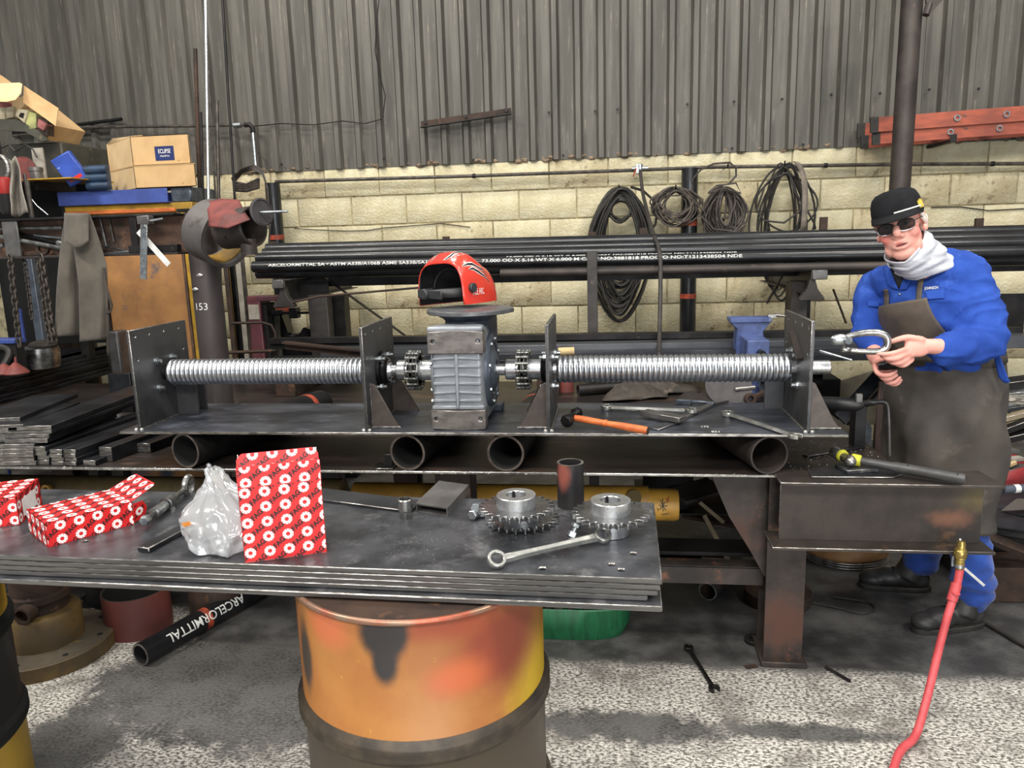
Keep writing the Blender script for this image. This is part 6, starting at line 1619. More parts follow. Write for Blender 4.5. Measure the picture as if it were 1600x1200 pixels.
for pts, mt, y in ((((-10, 158), (12, 160), (14, 184), (-10, 184)), 'packet_red', 4.60), (((-10, 168), (8, 168), (8, 186), (-10, 187)), 'packet_cream', 4.58), (((9, 168), (20, 166), (21, 183), (10, 185)), 'packet_cream', 4.585), (((18, 160), (36, 150), (38, 164), (22, 184)), 'cardboard_light', 4.61),
                   (((28, 170), (44, 172), (38, 192), (24, 180)), 'packet_cream', 4.56), (((40, 172), (56, 178), (56, 200), (46, 202), (38, 190)), 'packet_green', 4.57), (((54, 180), (74, 190), (74, 212), (58, 206)), 'rust_brown', 4.58), (((60, 186), (72, 194), (68, 204), (58, 198)), 'packet_red', 4.565)):
    slab('packet', pts, y, 0.06, mt)
slab('packet_print', [(32, 176), (38, 177), (36, 185), (29, 182)], 4.558, 0.002, 'carton_ink')
# blue case and blue moulded piece
q = at(110, 264, y=4.52)
t = thing('blue_case', 'small bright blue case tilted against the dark blue moulding', 'case', (q.x, q.y, zb1))
Mx = Matrix.Translation(q) @ Euler((R(10), R(-28), R(14))).to_matrix().to_4x4()
obj('case_body', MB().bc((0, 0, 0), (0.13, 0.05, 0.185), 0, Mx), 'case_blue' if 'case_blue' in MATS else (mat('case_blue', (52, 82, 176), (44, 70, 150), rough=0.35, scale=12, c3=(170, 190, 226), s3=16, lo3=0.60, hi3=0.66), 'case_blue')[1], t, bevel=0.008, seg=2)
obj('case_label', MB().bc((0.0, -0.0258, -0.06), (0.085, 0.001, 0.02), 0, Mx), 'carton_red', t)
q = at(152, 274, y=4.55); yv = q.y
m = MB()
for dz in (0.055, 0.005, -0.045):
    z = q.z+dz
    m.lathe([(0.0, -0.075), (0.026, -0.07), (0.028, 0.07), (0, 0.075)], 14, frame((q.x, yv, z-0.02), (1, 0.1, 0)))
m.box(q.x-0.07, q.x+0.07, yv+0.012, yv+0.03, q.z-0.09, q.z+0.06)
tag(obj('blue_moulding', m, 'dark_teal' if 'dark_teal' in MATS else (mat('dark_teal', (46, 66, 90), (34, 48, 66), rough=0.4, scale=10), 'dark_teal')[1]), 'dark blue ribbed moulding left of the cardboard boxes', 'moulding')
rodp((20, 208), (190, 186), 5.92, 0.014, 'dark_steel', 'dark bar sticking out above the tilted box, upper', group='bars behind the boxes')
rodp((20, 212), (170, 198), 5.92, 0.012, 'conduit', 'dark bar sticking out behind the boxes, lower', group='bars behind the boxes')

# rods leaning by the post
G = 'rods standing behind the tube post'
for pa, pb, y, r, mt, lab in (((305, 76), (313, 330), 4.8, 0.013, 'rust_brown', 'thick rusty rod standing behind the pipe ring, leftmost'), ((321, -10), (326, 330), 4.7, 0.010, 'machined_steel', 'tall bright rod standing behind the pipe ring'),
                              ((314, 175), (318, 330), 4.75, 0.008, 'dark_steel', 'short dark rod next to the tall bright rod'), ((326, 110), (338, 330), 4.9, 0.007, 'conduit', 'thin grey rod leaning behind the pipe ring'),
                              ((339, 157), (342, 330), 4.8, 0.012, 'conduit', 'stout grey bar with a blunt top behind the pipe ring'), ((347, -10), (368, 330), 5.0, 0.009, 'dark_steel', 'tall dark rod leaning right behind the pipe ring')):
    a = at(*pa, y=y); b = at(*pb, y=y); u = (b-a)/(b.z-a.z); b = a+u*(0.0-a.z)
    tag(obj('steel_rod', MB().tube([a, b], r, 8), mt), lab, 'rod', G)
for px0, w_, y, mt, lab in ((352, 0.03, 4.62, 'rust_brown', 'brown flat bar standing right of the tube post'), (362, 0.035, 4.66, 'black_oxide', 'black flat bar standing right of the tube post'), (372, 0.035, 4.8, 'mortar_grey', 'pale timber standing right of the tube post'), (379, 0.02, 4.75, 'conduit', 'narrow grey bar standing right of the pale timber')):
    a = at(px0, 418, y=y)
    tag(obj('flat_bar', MB().box(a.x-w_/2, a.x+w_/2, y, y+0.02, 0, a.z+0.1), mt, bevel=0.002), lab, 'steel bar' if mt != 'mortar_grey' else 'timber', 'bars standing right of the tube post')
# hanging wire bundle
random.seed(31)
t = thing('wire_bundle', 'dark bundle of wire hung above the pipe ring', 'wire', at(395, 300, y=5.3))
m = MB()
for i in range(14):
    o = random.uniform(-5, 5)
    m.tube([at(364+o*0.4, 284+o, y=5.3), at(378, 268+o, y=5.25+o*0.01), at(396, 262+o, y=5.2), at(410, 270+o*0.8, y=5.2), at(417+o*0.3, 290+o, y=5.2), at(419+o*0.4, 318+2*o, y=5.25)], 0.006, 5)
m.tube([at(419, 318, y=5.25), at(422, 350, y=5.2), at(420, 380, y=5.2), at(416, 400, y=5.2)], 0.006, 5)
for i in range(4): m.tube([at(366, 285+i*4, y=5.28), at(385, 289+i*3, y=5.2), at(405, 280+i*4, y=5.2)], 0.012, 6)
m.tube([at(402, 262, y=5.3), at(403, 250, y=5.6), at(404, 240, y=5.95)], 0.007, 6)
obj('windings', m, 'cable_grey', t, smooth=60)

# maroon stand, rail and small lathe beside the rack
mat('maroon', (96, 52, 58), (72, 40, 46), rough=0.5, scale=8)
yM = 4.72
x0, x1 = at(388, 500, y=yM).x, at(408, 500, y=yM).x
t = thing('maroon_pedestal', 'maroon machine pedestal with a pale plate, right of the tube post', 'machine', ((x0+x1)/2, yM, 0))
obj('column', MB().box(x0, x1, yM, yM+0.16, 0, at(400, 468, y=yM).z), 'maroon', t, bevel=0.006)
obj('side_panel', MB().box(x1, x1+0.03, yM+0.03, yM+0.16, 0, at(400, 475, y=yM).z), 'void_black', t)  # black slab: the column's shaded side, put in as colour
obj('cross_head', MB().box(x0-0.0, at(440, 468, y=yM).x, yM, yM+0.12, at(400, 471, y=yM).z, at(400, 463, y=yM).z), 'maroon', t, bevel=0.005)
obj('name_plate', MB().box(x0+0.008, x1-0.008, yM-0.003, yM, at(400, 499, y=yM).z, at(400, 476, y=yM).z), 'mortar_grey', t)
x2, x3 = at(411, 520, y=4.85).x, at(437, 520, y=4.85).x
tag(obj('grey_guard', MB().box(x2, x3, 4.85, 4.88, 0, at(420, 494, y=4.85).z), 'olive_metal', bevel=0.004), 'grey guard plate standing between the maroon pedestal and the black column', 'steel plate')
tag(obj('slide_bar', MB().box(at(408, 489, y=4.8).x, at(442, 489, y=4.8).x, 4.78, 4.83, at(420, 492, y=4.8).z, at(420, 485, y=4.8).z).box(at(453, 489, y=4.76).x, at(466, 489, y=4.76).x, 4.74, 4.80, at(460, 497, y=4.76).z, at(460, 481, y=4.76).z).box(at(440, 489, y=4.77).x, at(482, 489, y=4.77).x, 4.765, 4.79, at(460, 491, y=4.77).z, at(460, 487, y=4.77).z), 'black_oxide', bevel=0.003), 'black slide bar with a square block left of the rack post', 'tool')
rl = [at(362, 505, y=4.5), at(410, 504, y=4.5), at(424, 508, y=4.5), at(430, 520, y=4.5), at(431, 548, y=4.5)]
t = thing('rail_frame', 'thin rusty rail frame behind the left drum', 'rail', (rl[0].x, 4.5, BZ))
obj('hoop', MB().tube(rl, 0.008, 8), 'rust_brown', t)
obj('lower_rail', MB().tube([at(356, 551, y=4.5), at(433, 548, y=4.5)], 0.011, 8), 'rust_brown', t)
obj('upright', MB().tube([at(391, 505, y=4.5), at(391, 562, y=4.5)], 0.006, 6), 'rust_brown', t)
obj('upright', MB().tube([at(431, 545, y=4.5), Vector((at(431, 545, y=4.5).x, 4.5, 0.0))], 0.008, 6), 'rust_brown', t)
obj('upright', MB().tube([at(364, 550, y=4.5), Vector((at(364, 550, y=4.5).x, 4.5, 0.0))], 0.008, 6), 'rust_brown', t)
p = at(456, 522, y=4.9)
tag(obj('dark_casting', MB().prism([(-0.13, -0.5), (0.14, -0.5), (0.14, 0.03), (0.09, 0.05), (0.06, 0.0), (-0.02, 0.0), (-0.06, 0.14), (-0.13, 0.14)], 0, 0.12, Matrix.Translation((p.x, 5.0, p.z)) @ Matrix.Rotation(PI/2, 4, 'X')), 'black_oxide', bevel=0.01), 'dark machine casting standing left of the rack post', 'machine')

# ------------------------------------------------------------------ things under the beam, far left
p0, p1 = at(46, 404, y=4.45), at(66, 535, y=4.45)
tag(obj('blue_grey_post', MB().bar(p1+(p1-p0).normalized()*0.9, p0+(p0-p1)*0.1, 0.055, 0.04, (0, -1, 0)), 'gear_dark', bevel=0.003), 'slanted blue grey post behind the lifting chains', 'post')
q = at(20, 500, y=4.9)
tag(obj('rusty_crate', MB().box(q.x-0.4, q.x+0.12, 5.3, 5.6, 0.0, at(20, 478, y=4.8).z), 'rusty_web', bevel=0.01), 'rusty crate in the gloom behind the leftmost chain', 'crate')
q = at(40, 510, y=4.55)
tag(obj('blue_stand', MB().box(q.x-0.26, q.x+0.02, 4.5, 4.515, q.z-0.10, q.z-0.085).box(q.x+0.005, q.x+0.02, 4.5, 4.515, q.z-0.085, q.z+0.12).box(q.x-0.26, q.x-0.245, 4.5, 4.515, -q.z+q.z+0.0, q.z+0.05), 'blue_sheet'), 'thin blue frame standing behind the leftmost chain', 'frame')
q = at(12, 533, y=3.9)
bb_ = MB().box(q.x-0.25, q.x+0.06, 3.88, 3.95, BZ+0.149, q.z-0.012); bb_.box(q.x-0.25, q.x+0.065, 3.87, 3.96, q.z-0.012, q.z+0.014, 1)
tag(obj('blue_bin', bb_, ['void_black', 'blue_sheet'], bevel=0.003), 'dark bin with a blue rim behind the red cones at the left edge', 'bin')
zbar = BZ+0.149
q = at(63, 578, z=zbar); r = 0.112; yp = q.y+0.10; q.x = at(63, 560, y=yp).x
zt_ = at(62, 541, y=yp).z
t = thing('steel_pot', 'shiny steel pot with a dark rag on top, on the long bar stack', 'pot', (q.x, yp, zbar))
obj('pot', MB().lathe([(0.0, zbar), (r*0.92, zbar), (r, zbar+0.05), (r, zt_-0.03), (r*0.97, zt_-0.008), (r*0.8, zt_), (0, zt_+0.003)], 36, X((q.x, yp, 0))), 'chrome_tool', t)
obj('rag', MB().ball((q.x+0.04, yp-0.01, zt_+0.010), (0.085, 0.07, 0.030), 14, 8), 'leather_dark', t, smooth=20)
random.seed(3)
for i, (pxc, sc) in enumerate(((8, 0.9), (26, 1.0))):
    q = at(pxc, 584, y=3.72)
    tag(obj('red_cone', MB().lathe([(0.0, 0.065*sc), (0.010, 0.062*sc), (0.055*sc, 0.02), (0.065*sc, 0.006), (0.060*sc, 0.0), (0, 0.0)], 20, X((q.x, 3.72, q.z))), 'cup_red'), ('dull red cone lying left on the long bar stack at the picture edge', 'dull red cone with an upright pin on the long bar stack')[i], 'cone', 'red cones on the bar stack')
rodp((25, 572), (24, 558), 3.72, 0.006, 'cup_red', 'thin upright pin behind the red cones', 'pin', 'pin')
q = at(10, 560, y=3.85)
tag(obj('cable_lump', MB().tube([(q.x-0.05+0.06*math.cos(a), 3.85+0.03*math.sin(2*a), q.z+0.065*math.sin(a)) for a in [2*PI*i/20 for i in range(20)]], 0.02, 8, closed=True), 'black_rubber'), 'loop of thick black cable beside the blue bin', 'cable')
q = at(181, 530, y=4.3)
tag(obj('grey_canister', MB().box(q.x-0.04, q.x+0.035, 4.27, 4.38, BZ, at(181, 517, y=4.3).z), 'tube_grey', bevel=0.012, seg=2), 'grey canister standing behind the leather apron hem', 'canister')
# long bars at the back of the bench, left
G = 'long flat bars at the back left of the bench'
random.seed(17)
zc = BZ+0.001
for k in range(7):
    h = 0.021
    for j in range(3):
        x1_ = -3.46-j*0.185+random.uniform(-0.02, 0.02)-(0.02*k if j == 0 else 0)
        ang = R(random.uniform(-0.3, 0.3))
        T_ = Matrix.Translation((x1_-0.08, 3.25+random.uniform(-0.04, 0.1), zc)) @ rz(ang)
        tag(obj('long_bar', MB().box(-0.075, 0.075, 0, 1.9, 0, h-0.001, 0, T_), ['mill_steel', 'plate_steel'], bevel=0.0015, bmat=1), 'long dark flat bar stacked at the back left of the bench', 'steel bar', G)
    zc += h
# long square bars leaning over them towards the wall
for i, (pa, pb, lab) in enumerate((((0, 592), (196, 548), 'dark square bar lying on top of the long bar stack, rear one'), ((60, 604), (206, 566), 'dark square bar lying along the right side of the long bar stack'))):
    a, b = at(*pa, z=zc+0.012), at(*pb, z=zc+0.012)
    b = a+(b-a).normalized()*1.0
q = at(188, 616, y=3.62)
tag(obj('leaning_plate', MB().box(q.x-0.06, q.x+0.065, 3.62, 3.66, BZ, at(188, 584, y=3.62).z), 'mill_steel', bevel=0.002), 'small grey block standing behind the left end plate', 'block')
# pile of flat bars at the front left of the bench
G = 'flat bars piled at the front left of the bench'
def fbar(pl, pr, pyt, pyb, y, L_, ang, label, hgt=None, mt='mill_steel', zmin=None):
    a = at(pl, pyb, y=y); b = at(pr, pyb, y=y); zt = at((pl+pr)/2, pyt, y=y).z
    z0 = (a.z+b.z)/2
    if zmin is not None: z0 = zmin
    T_ = Matrix.Translation((b.x, y, 0)) @ rz(R(ang))
    m = MB(); w_ = b.x-a.x
    m.box(-w_, 0, 0, L_, z0, zt-0.0006, 0, T_)
    m.m = [0, 0, 1, 0, 0, 0]
    return tag(obj('flat_bar', m, [mt, 'cut_steel'], bevel=0.0012), label, 'steel bar', G), zt
def column_(pl, pr, pyt, pyb, y, n, L_, ang, label, dl=0.0, pls=None):
    z = BZ+0.0008; zt = at((pl+pr)/2, pyt, y=y).z; h = (zt-z)/n
    xa_, xb_ = at(pl, pyb, y=y).x, at(pr, pyb, y=y).x
    for i in range(n):
        jx = random.uniform(-0.004, 0.004); jy = random.uniform(0, 0.01)
        T_ = Matrix.Translation((xb_+jx, y+jy, 0)) @ rz(R(ang+random.uniform(-0.5, 0.5)))
        m = MB().box(-(xb_-xa_), 0, 0, L_, z, z+h-0.0007, 0, T_); m.m = [0, 0, 1, 0, 0, 0]
        tag(obj('flat_bar', m, ['mill_steel', 'cut_steel'], bevel=0.0012), label, 'steel bar', G)
        z += h
    return z
YF = 2.665
ztA = column_(-40, 54, 694, 726, YF, 5, 0.62, 6, 'flat bar in the wide low column at the left of the pile')
ztB = column_(55, 75, 698, 726, YF+0.005, 4, 0.60, -4, 'flat bar in the narrow column next to the wide one in the pile')
column_(76, 97, 703, 726, YF, 4, 0.60, -5, 'flat bar in the second narrow column of the pile')
column_(99, 120, 703, 726, YF, 4, 0.66, -6, 'flat bar in the third narrow column of the pile')
column_(127, 148, 720, 726, YF, 1, 0.45, -6, 'single thin flat bar lying right of the narrow columns')
fbar(154, 176, 699, 719, 2.73, 0.55, -8, 'thick square bar lying alone right of the flat bar pile', zmin=BZ+0.001)
fbar(210, 235, 693, 698.5, 2.86, 0.30, -8, 'small flat bar under the left end of the machine base', zmin=BZ+0.001)
ys = 2.70
zz = at(40, 694, y=YF).z
for pl, pr, t_, b_, y, L_, an, lab in ((12, 75, 685, 692, 2.69, 0.55, 5, 'flat bar lying on the wide low column of the pile, lower'), (12, 77, 678, 684.5, 2.70, 0.6, 3, 'flat bar lying on the wide low column of the pile, upper'),
                                   (-30, 10, 679, 691, 2.69, 0.5, 6, 'thick flat bar at the far left of the pile, lower'), (-30, 14, 669, 678, 2.70, 0.5, 6, 'thick flat bar at the far left of the pile, upper'),
                                   (15, 81, 672.5, 677.5, 2.70, 0.62, 2, 'flat bar under the widest plate of the pile'), (29, 81, 665, 672, 2.70, 0.85, 4, 'widest flat plate of the pile, reaching far back'),
                                   (-40, 37, 663, 668, 2.71, 0.42, 9, 'thin plate near the top left of the pile'), (-40, 32, 652, 659, 2.76, 0.50, 12, 'topmost flat bar of the pile with a bright rounded end')):
    a = at(pl, b_, y=y); b = at(pr, b_, y=y); zt = at((pl+pr)/2, t_, y=y).z; z0 = a.z*0.5+b.z*0.5
    T_ = Matrix.Translation((b.x, y, 0)) @ rz(R(an)); m = MB().box(-(b.x-a.x), 0, 0, L_, z0, zt, 0, T_); m.m = [0, 0, 1, 0, 0, 0]
    tag(obj('flat_bar', m, ['mill_steel', 'cut_steel'], bevel=0.0012), lab, 'steel bar', G)
a, b = at(167, 640, z=BZ+0.02), at(193, 655, z=BZ+0.02)
hollow('steel_sleeve', b, a, 0.019, 0.014, 'zinc', 'short bright steel sleeve lying left of the machine', 'tube', cut='cut_steel', n=20)
# ------------------------------------------------------------------ under the bench
mat('cyl_yellow', (196, 150, 62), (160, 120, 48), rough=0.5, scale=5, c3=(112, 88, 46), s3=9, lo3=0.56, hi3=0.72, bump=0.04)
mat('cyl_olive', (120, 104, 70), (92, 80, 56), rough=0.55, scale=5, c3=(160, 132, 70), s3=9, lo3=0.6, hi3=0.74)
t = thing('hydraulic_cylinder', 'long yellow cylinder lying under the bench, with scribbled marks on its end', 'cylinder', (-1.0, 3.0, 0.46))
zc_ = 0.533; rC = 0.066
obj('barrel', MB().lathe([(rC*0.86, 0), (rC*0.86, 1.25)], 28, frame((-1.10, 3.0, zc_+0.02), (1, 0, 0))), 'cyl_yellow', t)
obj('barrel_end', MB().lathe([(rC*0.8, 0), (rC, 0.01), (rC, 0.12), (rC*0.93, 0.135), (0, 0.135)], 32, frame((0.135, 3.0, zc_), (1, 0, 0))), 'cyl_yellow', t)
obj('rear_barrel', MB().lathe([(rC*1.0, 0), (rC*1.0, 1.7)], 28, frame((-2.85, 3.0, zc_+0.025), (1, 0, 0))), 'cyl_olive', t)
for px in (58, 73):
    q = at(px, 764, y=2.92); obj('lug_eye', MB().ring(0.022, 0.011, -0.008, 0.008, 16, TR((q.x, 2.92, q.z), (PI/2, 0, 0))), 'cyl_yellow', t)
obj('port', MB().cyl(0.03, 0.0, 0.02, 16, frame((0.09, 2.95, zc_+0.04), (0, -0.7, 0.7))), 'cyl_olive', t)
sc_ = MB()
for px, py, px2, py2 in ((1032, 783, 1040, 797), (1040, 785, 1031, 796), (1030, 790, 1043, 791), (1036, 781, 1036, 799), (1034, 804, 1044, 803), (1027, 794, 1029, 798)):
    a, b = at(px, py, y=2.933), at(px2, py2, y=2.933)
    def cyls(p): return Vector((p.x, 3.0-math.sqrt(max(0, (rC+0.0012)**2-(p.z-zc_)**2)), p.z))
    sc_.tube([cyls(a+(b-a)*k/4) for k in range(5)], 0.0016, 5)
obj('scribble', sc_, 'carton_ink', t)
r_ = MB()
for px, py, px2, py2 in ((1040, 781, 1046, 785), (1046, 779, 1042, 787)):
    a, b = at(px, py, y=2.933), at(px2, py2, y=2.933); r_.tube([cyls(a+(b-a)*k/3) for k in range(4)], 0.0018, 5)
obj('scribble', r_, 'orange_band', t)
for x in (-2.4, -1.0, 0.0): obj('saddle', MB().box(x-0.02, x+0.02, 2.92, 3.08, 0.36, zc_-rC+0.012), 'dark_steel', t)
rail = MB().box(-3.3, 0.57, 2.93, 2.965, 0.335, 0.36).box(-3.3, 0.57, 3.035, 3.07, 0.335, 0.36)
obj('carrier_rail', MB().box(-3.3, 0.57, 2.93, 3.07, 0.345, 0.3595), 'dark_steel', bench)
def board(pa, pb, y, w_, h_, mt, label, y2=None, up=(0, -0.4, 1), nm='board', cat='board'):
    a, b = at(*pa, y=y), at(*pb, y=y2 or y)
    return tag(obj(nm, MB().bar(a, b, w_, h_, up), mt, bevel=0.002), label, cat, 'boards heaped under the bench')
mat('old_wood', (140, 126, 102), (108, 97, 80), rough=0.85, scale=6, stretch=(1, 1, 1), c3=(70, 62, 52), s3=12, lo3=0.58, hi3=0.72)
board((1058, 776), (1118, 758), 3.35, 0.12, 0.02, 'grey_brown_steel', 'short thick board topmost in the heap under the bench', 3.5)
board((1092, 784), (1130, 816), 3.22, 0.016, 0.05, 'old_wood', 'pale board with a cut end pointing down under the bench', 3.2, (0, -1, 0.3))
board((1100, 805), (1138, 876), 3.28, 0.02, 0.034, 'old_wood', 'narrow pale batten leaning under the bench', 3.2, (0, -1, 0.2))
board((1066, 790), (1160, 808), 3.5, 0.16, 0.018, 'rust_brown', 'wide brown board lying behind the pale battens under the bench')
board((1030, 862), (1120, 880), 3.05, 0.16, 0.012, 'grey_brown_steel', 'flat dark plate lying on the brace under the bench', 3.0)
board((1096, 868), (1130, 874), 2.98, 0.03, 0.02, 'old_wood', 'short batten lying on the flat plate under the bench')
tag(obj('shelf_sheet', MB().box(0.12, 0.56, 3.4, 3.9, 0.340, 0.346), 'dark_steel'), 'dark steel sheet shelf under the right end of the bench', 'shelf')
q = at(1052, 880, y=3.5)
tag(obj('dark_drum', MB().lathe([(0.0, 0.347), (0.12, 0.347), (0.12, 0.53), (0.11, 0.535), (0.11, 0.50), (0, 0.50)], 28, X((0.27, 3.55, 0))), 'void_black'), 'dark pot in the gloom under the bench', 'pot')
# ------------------------------------------------------------------ on the floor
mat('bin_green', (24, 96, 58), (18, 76, 46), rough=0.5, scale=8, c3=(140, 150, 140), s3=14, stretch=(6, 6, 0.6), lo3=0.70, hi3=0.74)
t = thing('green_bin', 'low green tub full of steel offcuts on the floor behind the drum', 'bin', (-0.25, 3.0, 0))
def tub(r0, z): 
    P = []
    for i in range(40):
        q = 2*PI*i/40; c_, s_ = math.cos(q), math.sin(q); e_ = 0.55
        P.append((-0.26+0.335*r0*math.copysign(abs(c_)**e_, c_), 3.0+0.17*r0*math.copysign(abs(s_)**e_, s_), z))
    return P
rings = [tub(0.93, 0.0005), tub(1.0, 0.05), tub(1.03, 0.135), tub(1.0, 0.14), tub(0.97, 0.13), tub(0.9, 0.012)]
m = MB(); v = [p for r in rings for p in r]; f = [(k*40+i, k*40+(i+1) % 40, (k+1)*40+(i+1) % 40, (k+1)*40+i) for k in range(5) for i in range(40)]
f += [tuple(range(39, -1, -1)), tuple(200+i for i in range(40))]
m.add(v, f); obj('tub', m, 'bin_green', t, smooth=50)
random.seed(2)
for i in range(26):
    a = Vector((random.uniform(-0.5, 0.0), random.uniform(2.88, 3.12), random.uniform(0.06, 0.13))); b = a+Vector((random.uniform(-0.16, 0.16), random.uniform(-0.08, 0.08), random.uniform(-0.02, 0.05)))
    b.x = max(-0.55, min(0.03, b.x)); b.y = max(2.87, min(3.13, b.y))
    o = obj('offcut', MB().bar(a, b, random.uniform(0.012, 0.03), 0.006), random.choice(['zinc', 'dark_steel', 'rust_brown', 'cut_steel'])); o.parent = None
    tag(o, 'loose steel offcut lying in the green tub', 'offcut', 'offcuts in the green tub')
hollow('rusty_pipe', (0.425, 3.23, 0.043), (0.60, 3.56, 0.043), 0.042, 0.036, 'grey_brown_steel', 'short rusty pipe lying on the floor under the bench', 'pipe', cut='zinc', bore='rust_brown')
q = at(1222, 952, z=0.0)
t = thing('flange_disc', 'dark brown round flange lying on the floor behind the bench leg', 'flange', (0.735, 3.26, 0))
obj('disc', MB().lathe([(0.05, 0.0), (0.145, 0.0), (0.145, 0.05), (0.05, 0.05)], 24, X((0.735, 3.26, 0.0005)), closed=True), 'rust_brown', t, bevel=0.003)
q = at(1178, 1003, z=0.0)
tag(obj('steel_washer', MB().ring(0.038, 0.018, 0.0005, 0.018, 24, X((q.x, q.y, 0))), 'dark_steel', bevel=0.002), 'dark washer lying on the floor left of the bench leg', 'washer')
a, b = at(1076, 1012, z=0.012), at(1116, 1076, z=0.008)
spanner('s', a, b, 0.018, 0.021, 'open', 'blackened spanner lying on the pale floor in front of the bench', 0.009, 0.012, 'floor_spanner' if 'floor_spanner' in MATS else (mat('floor_spanner', (48, 47, 47), (34, 33, 33), rough=0.35, metal=0.7, scale=9), 'floor_spanner')[1], nm='floor_spanner')
a, b = at(1290, 1042, z=0.007), at(1328, 1064, z=0.007)
tag(obj('steel_pin', MB().tube([a, b], 0.006, 8), 'dark_steel'), 'small dark pin lying on the floor right of the bench leg', 'pin')
a, b = at(1165, 1043, z=0.003), at(1182, 1040, z=0.003)
tag(obj('metal_scrap', MB().bar(a, b, 0.02, 0.004), 'rust_brown'), 'small scrap lying on the floor at the pale edge left of the bench leg', 'scrap')
# barrel behind the end beam
mat('barrel_brown', (136, 100, 62), (108, 78, 50), rough=0.55, scale=6, c3=(160, 124, 78), s3=10, lo3=0.58, hi3=0.74)
t = thing('brown_barrel', 'brown barrel standing on the floor behind the end beam', 'barrel', (1.17, 3.93, 0))
obj('body', MB().lathe([(0.20, 0.03), (0.215, 0.05), (0.22, 0.30), (0.205, 0.45), (0.0, 0.45)], 40, X((1.165, 3.79, 0))), 'barrel_brown', t)
for z in (0.006, 0.019, 0.031): obj('rim_band', MB().tube([(1.165+0.205*math.cos(2*PI*i/48), 3.79+0.205*math.sin(2*PI*i/48), z) for i in range(48)], 0.0055, 8, closed=True), 'cut_steel', t, smooth=60)
# ------------------------------------------------------------------ red air hose with its brass coupling
mat('hose_red', (206, 84, 88), (178, 64, 68), rough=0.5, scale=10)
mat('brass', (186, 164, 96), (140, 118, 66), rough=0.32, metal=0.85, scale=20)
hs = [at(1501, 880, y=2.535), at(1497, 905, y=2.525), at(1489, 935, y=2.51), at(1480, 965, y=2.49), at(1468, 1010, y=2.46), at(1456, 1060, y=2.42), at(1446, 1100, y=2.37), at(1430, 1150, y=2.30), at(1405, 1198, y=2.21)]
e_ = (hs[-1]-hs[-2]).normalized()
hs[-1].z = max(hs[-1].z, 0.03)
hs += [Vector((hs[-1].x-0.06, hs[-1].y-0.10, 0.0165)), Vector((hs[-1].x-0.16, hs[-1].y-0.30, 0.0135)), Vector((hs[-1].x-0.20, hs[-1].y-0.7, 0.0135))]
# smooth it
def catmull(P, n=6):
    P = [Vector(p) for p in P]; Q = []
    for i in range(len(P)-1):
        p0, p1, p2, p3 = P[max(i-1, 0)], P[i], P[i+1], P[min(i+2, len(P)-1)]
        for k in range(n):
            t_ = k/n
            Q.append(0.5*((2*p1)+(p2-p0)*t_+(2*p0-5*p1+4*p2-p3)*t_*t_+(3*p1-p0-3*p2+p3)*t_**3))
    return Q+[P[-1]]
t = thing('air_line', 'red air hose hanging from the end beam down to the floor', 'hose', hs[-1])
obj('hose', MB().tube(catmull(hs), 0.0128, 12), 'hose_red', t, smooth=60)
obj('hose_repair', MB().cyl(0.0165, -0.03, 0.03, 12, frame(at(1491, 925, y=2.515), hs[3]-hs[1])).bar(at(1491, 925, y=2.505), at(1497, 930, y=2.49), 0.02, 0.004), 'hose_red', t)
c0 = at(1502, 850, y=2.54); cd = hs[1]-c0; cd.normalize(); F = frame(c0, cd)
obj('coupling', MB().lathe([(0.0, -0.012), (0.012, -0.010), (0.014, 0.0), (0.014, 0.014), (0.018, 0.016), (0.018, 0.050), (0.015, 0.053), (0.013, 0.085), (0.0, 0.085)], 14, F), 'brass', t)
obj('quick_ring', MB().lathe([(0.0185, 0.02), (0.0205, 0.023), (0.0205, 0.043), (0.0185, 0.046)], 14, F), 'brass', t)
obj('hose_clip', MB().lathe([(0.0145, 0.07), (0.0155, 0.071), (0.0155, 0.080), (0.0145, 0.081)], 14, F).box(-0.006, 0.006, -0.026, -0.013, 0.069, 0.082, 0, F), 'zinc', t)
obj('hanger_hook', MB().tube([c0+Vector((0, 0, 0)), c0+Vector((0.0, 0.008, 0.012)), c0+Vector((0, 0.015, 0.0)), c0+Vector((-0.014, 0.02, -0.06)), c0+Vector((-0.016, 0.012, -0.085))], 0.005, 8), 'zinc', t)
def floor_cable(pts, r, label):
    P = catmull([at(*p, z=r+0.001) for p in pts]); tag(obj('floor_cable', MB().tube(P, r, 8), 'black_rubber', smooth=60), label, 'cable')
floor_cable([(1530, 968), (1560, 985), (1585, 1000), (1640, 1030)], 0.009, 'black cable on the floor behind the near boot, running right')
floor_cable([(1270, 942), (1310, 950), (1345, 958), (1362, 955), (1366, 948), (1352, 940), (1300, 932)], 0.005, 'thin black cable on the floor right of the bench leg')
